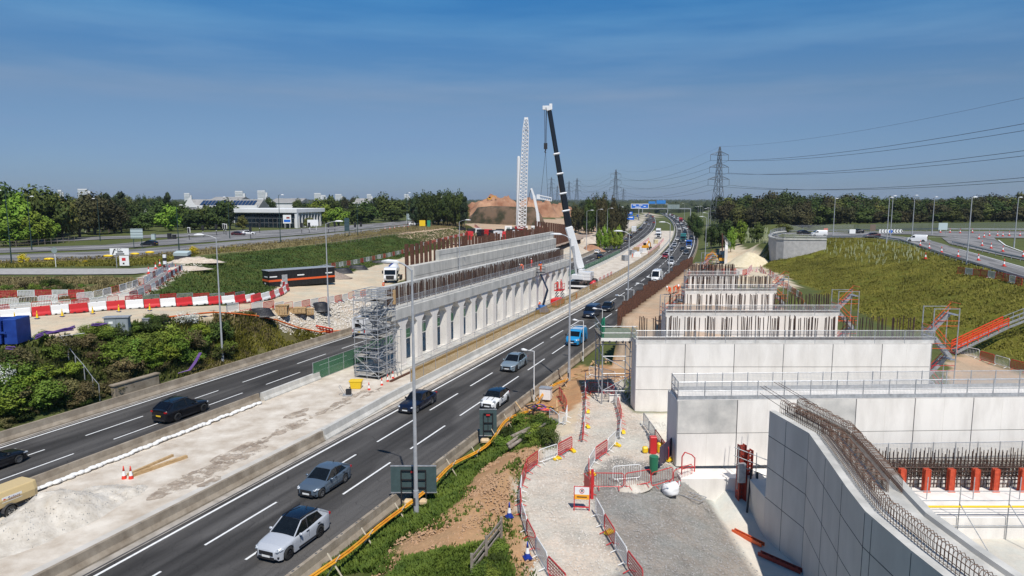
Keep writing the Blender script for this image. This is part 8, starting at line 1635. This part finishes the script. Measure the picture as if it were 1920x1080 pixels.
# ---- people
SKIN = mat('skin', (.48, .28, .20), .6, .05, 5); HIVIS = paint('hi_vis_orange', (.88, .13, .015), .6); HIRED = paint('hi_vis_red', (.72, .045, .03), .6); BOOT = paint('boot_leather', (.025, .02, .018), .7); REFL = paint('reflective_band', (.62, .62, .58), .3)
def person_mesh(pose, cloth):
    P = {'hip': (0, 0, .95), 'waist': (0, 0, 1.12), 'chest': (0, .0, 1.34), 'neck': (0, .01, 1.50), 'head': (0, .02, 1.60), 'crown': (0, .01, 1.74)}
    for s, n in ((-1, 'r'), (1, 'l')):
        P['sh'+n] = (s*.19, 0, 1.42); P['el'+n] = (s*.26, .03, 1.14); P['wr'+n] = (s*.25, .16, .93); P['hj'+n] = (s*.1, 0, .90); P['kn'+n] = (s*.11, .02, .50); P['an'+n] = (s*.11, -.03, .09); P['to'+n] = (s*.12, .15, .04)
    if pose == 'walk': P['knl'] = (.11, .22, .53); P['anl'] = (.11, .20, .10); P['tol'] = (.12, .38, .06); P['knr'] = (-.11, -.02, .5); P['anr'] = (-.11, -.22, .12); P['tor'] = (-.12, -.06, .04); P['wrl'] = (.24, -.05, .9); P['wrr'] = (-.24, .26, 1.0)
    if pose == 'bend':
        P.update(waist=(0, .12, 1.08), chest=(0, .36, 1.14), neck=(0, .5, 1.16), head=(0, .6, 1.14), crown=(0, .73, 1.16))
        for s, n in ((-1, 'r'), (1, 'l')): P['sh'+n] = (s*.19, .42, 1.14); P['el'+n] = (s*.24, .50, .86); P['wr'+n] = (s*.16, .60, .64); P['kn'+n] = (s*.13, .08, .52)
    if pose == 'reach':
        for s, n in ((-1, 'r'), (1, 'l')): P['el'+n] = (s*.24, .26, 1.26); P['wr'+n] = (s*.16, .48, 1.2)
    E = [('hip', 'waist'), ('waist', 'chest'), ('chest', 'neck'), ('neck', 'head'), ('head', 'crown')]; rad = {'hip': .15, 'waist': .15, 'chest': .17, 'neck': .065, 'head': .105, 'crown': .075}
    for n in 'rl':
        E += [('chest', 'sh'+n), ('sh'+n, 'el'+n), ('el'+n, 'wr'+n), ('hip', 'hj'+n), ('hj'+n, 'kn'+n), ('kn'+n, 'an'+n), ('an'+n, 'to'+n)]; rad.update({'sh'+n: .085, 'el'+n: .06, 'wr'+n: .035, 'hj'+n: .115, 'kn'+n: .08, 'an'+n: .055, 'to'+n: .05})
        w_ = V(P['wr'+n]); e = V(P['el'+n]); d = (w_-e).normalized(); side = d.cross(V((1, 0, 0))).normalized(); P['pa'+n] = tuple(w_+d*.07); rad['pa'+n] = .035; E.append(('wr'+n, 'pa'+n))
        for k in range(4): P[f'f{k}{n}'] = tuple(w_+d*(.15-.012*abs(k-1.3))+side*(.028*(k-1.5))+V((0, .02, 0))); rad[f'f{k}{n}'] = .009; E.append(('pa'+n, f'f{k}{n}'))
        P['th'+n] = tuple(w_+d*.085+side*.06); rad['th'+n] = .011; E.append(('pa'+n, 'th'+n))
    P['nose'] = tuple(V(P['head'])+(V((0, .11, .0)) if pose != 'bend' else V((0, .02, -.12)))); rad['nose'] = .016; E.append(('head', 'nose'))
    ks = list(P); me = bpy.data.meshes.new('skeleton'); me.from_pydata([P[k] for k in ks], [(ks.index(a), ks.index(b)) for a, b in E], []); ob = bpy.data.objects.new('skeleton', me); COL.objects.link(ob); m = ob.modifiers.new('skin', 'SKIN')
    for i, k in enumerate(ks): me.skin_vertices[0].data[i].radius = (rad[k], rad[k]*(.8 if k in ('chest', 'waist', 'hip') else 1))
    me.skin_vertices[0].data[0].use_root = True; ob.modifiers.new('smooth', 'SUBSURF').levels = 1; bpy.context.view_layer.update(); res = bpy.data.meshes.new_from_object(ob.evaluated_get(bpy.context.evaluated_depsgraph_get())); bpy.data.objects.remove(ob); res.name = 'person_body'; res.materials.clear()
    for q in (cloth, SKIN, BOOT): res.materials.append(q)
    ks2 = [k for k in ks if k[:2] in ('he', 'cr', 'ne', 'no', 'pa', 'th') or k[0] == 'f']
    for f in res.polygons:
        c = f.center; k = min(ks, key=lambda q: (V(P[q])-c).length); f.material_index = 1 if k in ks2 else (2 if k[:2] in ('an', 'to') and c.z < .17 else 0); f.use_smooth = True
    return res, P
PM = {}
def person(label, p, rz=0, pose='stand', cloth='o', hat=WHITE):
    key = pose+cloth
    if key not in PM: PM[key] = person_mesh(pose, HIVIS if cloth == 'o' else HIRED)
    me, P = PM[key]; o = bpy.data.objects.new('person', me); COL.objects.link(o); o.location = p; o.rotation_euler.z = rz; tag(o, label, 'person'); c = V(P['crown']); h = V(P['head']); u = (c-h).normalized(); mb = MB(); b = h+u*.06; x_ = V((1, 0, 0)); y_ = u.cross(x_)
    mb.loft([[b+u*zz+(x_*math.cos(k*.5236)+y_*math.sin(k*.5236))*rr for k in range(12)] for zz, rr in ((0, .165), (.015, .135), (.08, .125), (.13, .08), (.15, .02))]); mb.build('helmet', hat, o, True)
    mb = MB(); ch = V(P['chest']); wa = V(P['waist']); a = (ch-wa).normalized(); s_ = a.cross(V((1, 0, 0)))
    for q, rr in ((wa+a*.04, (.185, .15)), (ch+a*.0, (.205, .165))): mb.loft([[q+a*zz+V((1, 0, 0))*math.cos(k*.5236)*rr[0]+s_*math.sin(k*.5236)*rr[1] for k in range(12)] for zz in (-.025, .025)], caps=False)
    for n in 'rl':
        k_ = V(P['kn'+n]); an = V(P['an'+n]); q = k_.lerp(an, .35); mb.loft([[q+V((.085*math.cos(k*.785), .085*math.sin(k*.785), zz)) for k in range(8)] for zz in (-.025, .025)], caps=False)
    mb.build('reflective_band', REFL, o); return o
DKZ = 5.65
for x, y, rz, pose, lab in ((1234, 612, .6, 'stand', 'worker in orange with a white helmet standing alone by the sheet piles'), (1256, 552, 2.2, 'bend', 'stooping orange worker on the outside of the group of three'), (1263, 550, -2.0, 'bend', 'stooping orange worker in the middle of the group of three'), (1271, 548, 3.0, 'bend', 'stooping orange worker of the three closest to the fin wall bars'), (1289, 541, 1.0, 'walk', 'orange worker half hidden between the group and two standing men'), (1292, 524, .3, 'stand', 'orange worker with arms up beside the sheet piles, taller looking of two'), (1304, 523, -.4, 'reach', 'orange worker in the pair standing beside the distant fin wall')):
    q = G(x, y, DKZ); q.z = gz(q.x, q.y)+.02; person(lab, q, rz, pose)
for t_, o_, z_, rz, pose, cl, hat, lab in ((t_at(982, -8.6), -8.6, 7.12, 2.0, 'bend', 'o', WHITE, 'orange worker bending at the bars on top of the beam'), (t_at(996, -9.0), -9.0, 7.12, 2.6, 'stand', 'r', WHITE, 'red clad worker standing at the bars on top of the beam'), (t_at(774, -27), -32.5, 3.3, 1.0, 'stand', 'o', WHITE, 'orange worker between the rusty columns of the stepped wall')):
    person(lab, R(t_, o_, z_), rz, pose, cl, hat)
person('worker with a blue helmet in the boom lift basket against the beam', bk+V((0, 0, .05)), 2.4, 'reach', 'o', paint('blue_helmet', (.03, .12, .45), .4)); person('orange worker standing beside the blue boom lift base', R(q.y-2.0, -6.3, .05), 1.0, 'walk', 'o'); person('red clad worker on the raised scissor lift platform', q2+V((-.4, -.5, 2.83)), 2.0, 'reach', 'r', WHITE); person('second red clad worker on the scissor lift platform', q2+V((.3, .5, 2.83)), -1.0, 'stand', 'r', RED)
for t_, o_, lab in ((t_at(1081, -3.6), -3.6, 'orange worker walking behind the brown mesh screen near the crane'), (t_at(1186, -8.5), -8.5, 'orange worker in the median past the crane by the pale fence')): person(lab, R(t_, o_, .02), 1.2, 'walk')
# ---------------------------------------------------------------- vegetation
def leafmat(name, c, c2, rnd=.35, sc=.35):
    m = mat(name, c, .7, scale=sc, col2=c2, spec=.2, rnd=rnd, detail=3); b = m.node_tree.nodes['Principled BSDF']; b.inputs['Subsurface Weight'].default_value = 0
    b.inputs['Transmission Weight'].default_value = 0; return m
LF = {'oak': leafmat('oak_leaves', (.024, .042, .009), (.066, .090, .017)), 'brown': leafmat('budding_leaves', (.034, .033, .013), (.072, .066, .024)), 'lime': leafmat('fresh_leaves', (.090, .150, .014), (.19, .26, .028)), 'dark': leafmat('dark_leaves', (.012, .022, .010), (.038, .055, .018)), 'olive': leafmat('olive_leaves', (.055, .065, .014), (.125, .130, .030)), 'shrub': leafmat('shrub_leaves', (.060, .105, .013), (.175, .24, .034)), 'bramble': leafmat('bramble_leaves', (.070, .058, .026), (.150, .125, .050)), 'blossom': leafmat('white_blossom', (.50, .52, .45), (.70, .71, .66), .1), 'gorse': leafmat('yellow_flowers', (.55, .42, .01), (.72, .60, .03), .1)}
BARK = mat('bark', (.06, .048, .035), .95, scale=3, col2=(.12, .10, .075))
def crown_mesh(seed, n, size, shape='round', clumps=16, gap=.25, aspect=1.0):
    """leaf clusters scattered in uneven clumps through a unit crown (radius 1, base at z=0, top at about 2*aspect)"""
    r = random.Random(seed); mb = MB(); cl = []
    for i in range(clumps):
        while True:
            q = V((r.uniform(-1, 1), r.uniform(-1, 1), r.uniform(-1, 1)))
            if q.length < 1: break
        q *= .72; z = (q.z+1)*aspect; f = 1.0
        if shape == 'cone': f = 1.15-.9*z/(2*aspect)
        if shape == 'tall': f = .8 if z < aspect else .65
        cl.append((V((q.x*f, q.y*f, z)), r.uniform(.26, .50)*(f if shape != 'round' else 1)))
    for i in range(n):
        c, cr = cl[r.randrange(clumps)]; d = V((r.gauss(0, 1), r.gauss(0, 1), r.gauss(0, 1)*.8)); d.normalize(); rad = cr*(r.random()**.45); p = c+d*rad; s = size*r.uniform(.6, 1.5)
        nn = (d+V((r.uniform(-.7, .7), r.uniform(-.7, .7), r.uniform(-.2, .9)))).normalized(); u = nn.orthogonal().normalized(); a = r.uniform(0, 6.28); u = Matrix.Rotation(a, 3, nn)@u; v = nn.cross(u)
        mb.add([p-u*s, p-v*s*.6+u*s*.1, p+u*s, p+v*s*.6+u*s*.15], [(0, 1, 2, 3)])
    return mb, cl
def tree_proto(name, kind, seed, n, size, shape='round', clumps=16, aspect=1.0, trunk=.35, cat='tree', tr=.05, core=True):
    root = thing(name, '', cat); mb, cl = crown_mesh(seed, n, size, shape, clumps, aspect=aspect); mb.v = [(x, y, z+trunk) for x, y, z in mb.v]; mb.build('crown', LF[kind], root); t = MB(); top = V((0, 0, trunk+aspect*.9)); t.cyl((0, 0, -.06), top, tr*1.5, tr*.5, 7)
    for c, cr in cl[:9]: t.cyl((0, 0, trunk*.7+.25*aspect*abs(c.z)/2), c+V((0, 0, trunk)), tr*.55, tr*.15, 5)
    t.build('trunk', BARK, root); return Proto(root)
TP = {'oak': [tree_proto('oak_tree', 'oak', 40+i, 3000, .075, 'round', 20, .95, .08) for i in range(3)], 'brown': [tree_proto('budding_tree', 'brown', 50+i, 2800, .07, 'round', 20, .95, .08) for i in range(2)], 'lime': [tree_proto('leafy_tree', 'lime', 60+i, 2800, .075, 'round', 17, 1.0, .06) for i in range(2)], 'dark': [tree_proto('pine_tree', 'dark', 70+i, 2600, .075, 'tall', 16, 1.3, .4) for i in range(2)], 'olive': [tree_proto('willow_tree', 'olive', 80+i, 2800, .075, 'round', 17, 1.0, .06) for i in range(2)]}
rv = random.Random(77)
def tree(kind, p, w_, h, label, group, tr=None):
    P = rv.choice(TP[kind]); full = {'dark': 3.0, 'oak': 1.92, 'brown': 1.92, 'lime': 1.98, 'olive': 1.98}[kind]
    P.put(p, rv.uniform(0, 6.28), label, group, (w_/2, w_/2*rv.uniform(.9, 1.1), h/full))
def tpx(kind, px, ytop, ybase, wpx, label, group, dist=None):
    p = GT(px, ybase) if dist is None else None
    if p is None: q = D(px, ytop, dist); p = V((q.x, dist, gz(q.x, dist)))
    zc = p.y*CS+(CAM_H-p.z)*SN; zt = D(px, ytop, p.y).z; tree(kind, p, wpx/FPX*zc, max(3, zt-p.z), label, group)
# wood beyond the slip road
def woodtop(px): return 366+4*math.sin(px*.012)+3*math.sin(px*.05+1)
i = 0; WN = 'tree of the dark wood beyond the slip road'
for row, (d, st, dy) in enumerate(((335, 20, 22), (355, 19, 12), (385, 18, 4), (415, 17, 0))):
    px = 1300
    while px < 1975:
        px += st*rv.uniform(.75, 1.25); k = rv.choice(('oak', 'oak', 'brown', 'brown', 'oak', 'olive') if row else ('brown', 'oak', 'brown', 'brown', 'olive')); dd = d+rv.uniform(-12, 12)+(40 if px < 1420 else 0)
        t_, o_ = SO(*D(px, 400, dd).to_2d())
        if o_ < 28: continue
        tpx(k, px, woodtop(px)+dy+rv.uniform(-3, 6), 0, rv.uniform(40, 58), {'oak': 'green oak ', 'brown': 'brown budding ', 'olive': 'olive green '}[k]+WN, 'trees of the wood beyond the slip road', dd)
for k, px, yt, w_, d in (('oak', 1362, 412, 40, 262), ('lime', 1392, 412, 30, 258), ('oak', 1418, 418, 34, 265), ('lime', 1372, 425, 22, 235), ('oak', 1335, 420, 30, 262), ('olive', 1470, 420, 40, 300), ('oak', 1310, 405, 26, 330), ('oak', 1300, 398, 26, 400)):
    tpx(k, px, yt, 0, w_, ('bright green' if k == 'lime' else 'green')+' bush at the wood edge between the distant lamps and slip road', 'bushes at the wood edge', d)
# trees along the left of the view
LT = [('oak', 8, 343, 452, 60), ('lime', 30, 362, 458, 55), ('oak', 55, 352, 455, 60), ('lime', 72, 395, 458, 46), ('oak', 92, 358, 452, 60), ('lime', 20, 405, 462, 60), ('olive', 118, 365, 450, 50), ('lime', 95, 405, 456, 40), ('brown', 150, 372, 446, 50), ('brown', 178, 362, 440, 52), ('dark', 205, 350, 436, 36), ('dark', 188, 352, 436, 30), ('dark', 228, 350, 436, 36), ('dark', 168, 356, 436, 30), ('brown', 215, 378, 438, 44), ('olive', 225, 402, 432, 40), ('olive', 205, 402, 432, 32), ('dark', 250, 392, 432, 30), ('oak', 268, 398, 433, 36), ('oak', 245, 380, 432, 34), ('dark', 312, 352, 420, 28), ('lime', 320, 384, 434, 44), ('oak', 365, 398, 431, 36), ('dark', 355, 396, 430, 30), ('oak', 390, 384, 430, 36), ('oak', 415, 376, 431, 40), ('dark', 432, 385, 431, 26), ('oak', 300, 378, 425, 40), ('oak', 345, 388, 428, 34),
     ('olive', 455, 407, 431, 20), ('lime', 595, 372, 418, 36), ('lime', 612, 382, 420, 30), ('lime', 635, 388, 424, 34), ('oak', 622, 368, 412, 32), ('oak', 660, 382, 420, 40), ('oak', 690, 376, 418, 44), ('oak', 722, 362, 414, 40), ('oak', 745, 374, 414, 44), ('dark', 700, 366, 410, 30), ('olive', 580, 405, 428, 18), ('dark', 605, 400, 420, 26), ('oak', 575, 380, 415, 24), ('oak', 675, 392, 420, 36), ('oak', 735, 390, 416, 40)]
for k, px, yt, yb, w_ in LT: tpx(k, px, yt+rv.uniform(-2, 2), yb, w_*1.35, {'oak': 'green', 'lime': 'fresh bright green', 'olive': 'olive', 'brown': 'brown budding', 'dark': 'dark pine'}[k]+' tree in the belt beyond the main road', 'tree belt beyond the main road')
for k, px, yt, yb, w_ in LT:
    if k != 'dark' and px < 450:
        dd = GT(px, yb).y*1.16; tpx('oak' if k == 'lime' else k, px+rv.uniform(6, 16), max(yt, 352)+rv.uniform(-2, 5), 0, w_*1.4, 'dark green tree in the back row of the belt beyond the main road', 'tree belt beyond the main road', dd)
for i in range(22): tpx('oak' if i % 3 else 'dark', 775+i*4.4+rv.uniform(-3, 3), 358+5*abs(i-11)/11+rv.uniform(-2, 4), 0, rv.uniform(26, 36), 'dark tree of the thick clump before the red earth mound', 'dark clump by the earth mound', 330+rv.uniform(-20, 30))
for i in range(16): tpx(('brown', 'oak', 'dark')[i % 3], 1082+i*5.6+rv.uniform(-3, 3), (366 if 3 < i < 13 else 385)+rv.uniform(-3, 5), 0, rv.uniform(24, 34), 'dark tree of the round clump beside the distant far lanes', 'dark clump beside the far lanes', 330+rv.uniform(-10, 40))
for i in range(5): tpx('lime', 1125+i*9, 425+rv.uniform(-3, 5), 0, 18, 'bright green bush below the round dark clump', 'bright bushes by the far lanes', 262)
for i in range(90):
    px = rv.uniform(0, 870); d = rv.uniform(420, 800); tpx(rv.choice(('oak', 'oak', 'dark', 'brown', 'olive')), px, 375+rv.uniform(-6, 8)-6*(px < 300), 0, rv.uniform(16, 30), 'distant tree on the skyline beyond the office building', 'skyline trees', d)
for i in range(60):
    px = rv.uniform(1065, 1420); d = rv.uniform(700, 1300); t_, o_ = SO(*D(px, 380, d).to_2d())
    if -40 < o_ < 30: continue
    tpx(rv.choice(('oak', 'dark', 'oak')), px, 383+rv.uniform(-6, 8), 0, rv.uniform(12, 22), 'distant tree on the skyline along the motorway', 'skyline trees along the motorway', d)
# far woodland fading to the horizon: one mass of small crowns
mb = MB()
for i in range(5200):
    a = rv.uniform(-.62, .62); d = 900*(9 ** rv.random()); x = d*math.tan(a); h = rv.uniform(7, 15); w_ = rv.uniform(6, 14); z0 = gz(x, d); s = [V((x+w_*math.cos(k*1.05)*rv.uniform(.6, 1.1), d+w_*.6*math.sin(k*1.05), z0+h*rv.uniform(.35, .7))) for k in range(6)]; mb.add([*s, V((x+rv.uniform(-2, 2), d, z0+h)), *[V((q.x, q.y, z0-1)) for q in s]], [(k, (k+1) % 6, 6) for k in range(6)]+[(7+k, 7+(k+1) % 6, (k+1) % 6, k) for k in range(6)])
stuff(mb.build('distant_woods', mat('distant_foliage', (.024, .036, .016), .95, scale=.012, col2=(.055, .065, .030))))
# bushes on the near-left bank
def bush_proto(kind, seed, n=2600, size=.055): return tree_proto('bush', kind, seed, n, size, 'round', 20, .8, .05, 'bush', .02)
BP = {'shrub': [bush_proto('shrub', 90+i) for i in range(3)], 'lime': [bush_proto('lime', 95, 2600)], 'bramble': [bush_proto('bramble', 97+i, 2200, .05) for i in range(2)], 'oak': [bush_proto('oak', 99)], 'blossom': [bush_proto('blossom', 101, 1500, .035)], 'gorse': [bush_proto('gorse', 102, 1200, .06)]}
def bush(kind, p, w_, h, label, group): rv.choice(BP[kind]).put(p-V((0, 0, .1)), rv.uniform(0, 6.28), label, group, (w_/2, w_/2, h/1.6))
BL = {'shrub': 'green hawthorn bush', 'lime': 'bright green leafy bush', 'bramble': 'brown bramble bush', 'oak': 'dark green bush'}
def scatter_bush(pxpoly, n, ws, kinds, where, group):
    k = 0; tr = 0; x0, x1 = min(p[0] for p in pxpoly), max(p[0] for p in pxpoly); y0, y1 = min(p[1] for p in pxpoly), max(p[1] for p in pxpoly)
    while k < n and tr < 4000:
        tr += 1; x, y = rv.uniform(x0, x1), rv.uniform(y0, y1)
        if not inside(x, y, pxpoly): continue
        p = GT(x, y); kd = rv.choice(kinds); w_ = rv.uniform(*ws); bush(kd, p, w_, w_*rv.uniform(.42, .72), BL[kd]+' '+where, group); k += 1
scatter_bush([(0, 690), (60, 660), (130, 650), (220, 640), (300, 625), (400, 630), (435, 650), (430, 675), (350, 690), (200, 745), (120, 772), (0, 800)], 40, (2.0, 4.0), ('bramble', 'shrub', 'shrub', 'oak', 'bramble', 'bramble', 'lime'), 'on the bank above the far lanes', 'bushes on the bank above the far lanes')
scatter_bush([(0, 700), (90, 690), (110, 760), (0, 790)], 14, (2.4, 4.2), ('lime', 'shrub'), 'on the bank above the far lanes', 'bushes on the bank above the far lanes')
scatter_bush([(190, 690), (300, 640), (420, 640), (425, 665), (300, 700)], 22, (2.4, 4.2), ('shrub', 'lime', 'shrub'), 'on the bank above the far lanes', 'bushes on the bank above the far lanes')
scatter_bush([(80, 640), (150, 622), (260, 605), (330, 600), (300, 625), (150, 650)], 20, (1.4, 2.6), ('oak', 'shrub'), 'along the top of the far bank', 'bushes along the far bank top')
scatter_bush([(0, 770), (180, 720), (260, 700), (250, 725), (100, 780), (0, 812)], 26, (1.0, 2.0), ('bramble', 'oak', 'bramble'), 'at the foot of the far bank', 'brambles at the foot of the bank')
bush('blossom', GT(6, 730), 3.4, 4.2, 'white blossoming bush at the photo edge above the far lanes', None) if False else BP['blossom'][0].put(GT(4, 735), 0, 'white blossoming bush at the photo edge above the far lanes', sc=(1.5, 1.4, 1.7)); BP['blossom'][0].put(GT(352, 612), 1, 'white blossoming bush at the top of the far bank by the orange pipe', sc=(1.6, 1.4, 1.2))
for x, y in ((44, 494), (362, 478), (160, 494)): BP['gorse'][0].put(GT(x, y), x, 'yellow flowering gorse bush on the dry verge of the main road', 'gorse on the verge', (1.3, 1.2, 1.2) if x != 160 else (.6, .6, .4))
scatter_bush([(0, 545), (180, 530), (240, 545), (120, 556), (0, 558)], 24, (1.0, 2.4), ('oak', 'bramble', 'shrub'), 'scattered in the dry field on the far bank', 'bushes in the dry field')
scatter_bush([(925, 838), (985, 790), (1045, 795), (1035, 830), (985, 838)], 16, (1.2, 2.2), ('shrub', 'oak', 'shrub'), 'beside the logs by the narrow sign back', 'bushes beside the logs')
scatter_bush([(905, 1075), (940, 1030), (960, 1090), (880, 1090)], 6, (.9, 1.6), ('shrub', 'oak'), 'by the timber rail fence at the bottom of photo', 'bushes by the rail fence')
# grasses and weeds: nobody could count them
def tufts(name, polys, n, s, m, seed, spread=.5, lean=.6, near=False):
    r = random.Random(seed); mb = MB()
    for poly in polys:
        x0, x1 = min(p[0] for p in poly), max(p[0] for p in poly); y0, y1 = min(p[1] for p in poly), max(p[1] for p in poly); k = 0; tr = 0
        while k < n and tr < n*8:
            tr += 1; x, y = r.uniform(x0, x1), r.uniform(y0, y1)
            if not inside(x, y, poly): continue
            if mnoise.noise(V((x*.35, y*.35, seed))) < -spread+r.random()*.5: continue
            k += 1; z = gz(x, y)-.03; h = s*r.uniform(.4, 1.3)
            for b_ in range(3): a = r.uniform(0, 6.28); u = V((math.cos(a), math.sin(a), 0)); q = V((x, y, z))+u*s*.3*r.random(); w2 = u.orthogonal()*s*.22; tip = q+u*h*lean*r.uniform(.2, 1)+V((0, 0, h)); mb.add([q-w2, q+w2, tip+w2*.5, tip-w2*.4], [(0, 1, 2, 3)])
    return stuff(mb.build(name, m))
pl = lambda k: [[V(q[:2]) for q in p] for p in ZP[k]]
G1 = leafmat('fresh_grass', (.045, .080, .012), (.120, .165, .024), 0, .8); G2 = leafmat('olive_grass', (.090, .088, .012), (.225, .205, .036), 0, .13); G3 = leafmat('dry_grass', (.13, .105, .045), (.27, .22, .10), 0, .3); G4 = leafmat('rank_grass', (.028, .052, .009), (.105, .120, .028), 0, .12)
tufts('grass', pl('green'), 9000, .26, G1, 1, .75, .8); tufts('grass', pl('olive'), 30000, .26, G2, 2, .5, 1.0); tufts('grass', pl('grass'), 24000, .28, G4, 3, .7, 1.0); tufts('grass', pl('mixed'), 5000, .35, G2, 4, .4); tufts('grass', pl('mixed'), 2200, .4, G3, 5, .2); tufts('grass', pl('hedge'), 9000, .45, G4, 6, .6); tufts('grass', pl('dry'), 9000, .45, G3, 7, .6); tufts('grass', pl('soil')[:1], 900, .22, G1, 8, .15)
tufts('grass', [[GT(x, y).to_2d() for x, y in ((-100, 560), (0, 523), (170, 522), (245, 522), (270, 535), (180, 556), (60, 566))]], 7000, .4, G3, 9, .3); tufts('grass', [[GT(x, y).to_2d() for x, y in ((0, 502), (0, 497), (200, 489), (330, 480), (470, 468), (430, 466), (280, 498))]], 3500, .4, G2, 10, .5)
tufts('wildflowers', [[GT(x, y).to_2d() for x, y in ((720, 1085), (770, 1050), (900, 1040), (930, 1085))]], 260, .1, LF['gorse'], 11, .5)
# ---------------------------------------------------------------- haze: pale air between here and the horizon
mb = MB(); mb.box((0, 4600, 37), (18600, 9700, 92)); hz = mb.build('haze', bpy.data.materials.new('pale_air')); hz['kind'] = 'stuff'; m = hz.data.materials[0]; m.use_nodes = True; N = m.node_tree.nodes; N.remove(N['Principled BSDF']); pv = N.new('ShaderNodeVolumePrincipled'); pv.inputs['Color'].default_value = (.72, .84, 1, 1); pv.inputs['Density'].default_value = .00007; pv.inputs['Anisotropy'].default_value = .2
m.node_tree.links.new(pv.outputs[0], N['Material Output'].inputs['Volume'])
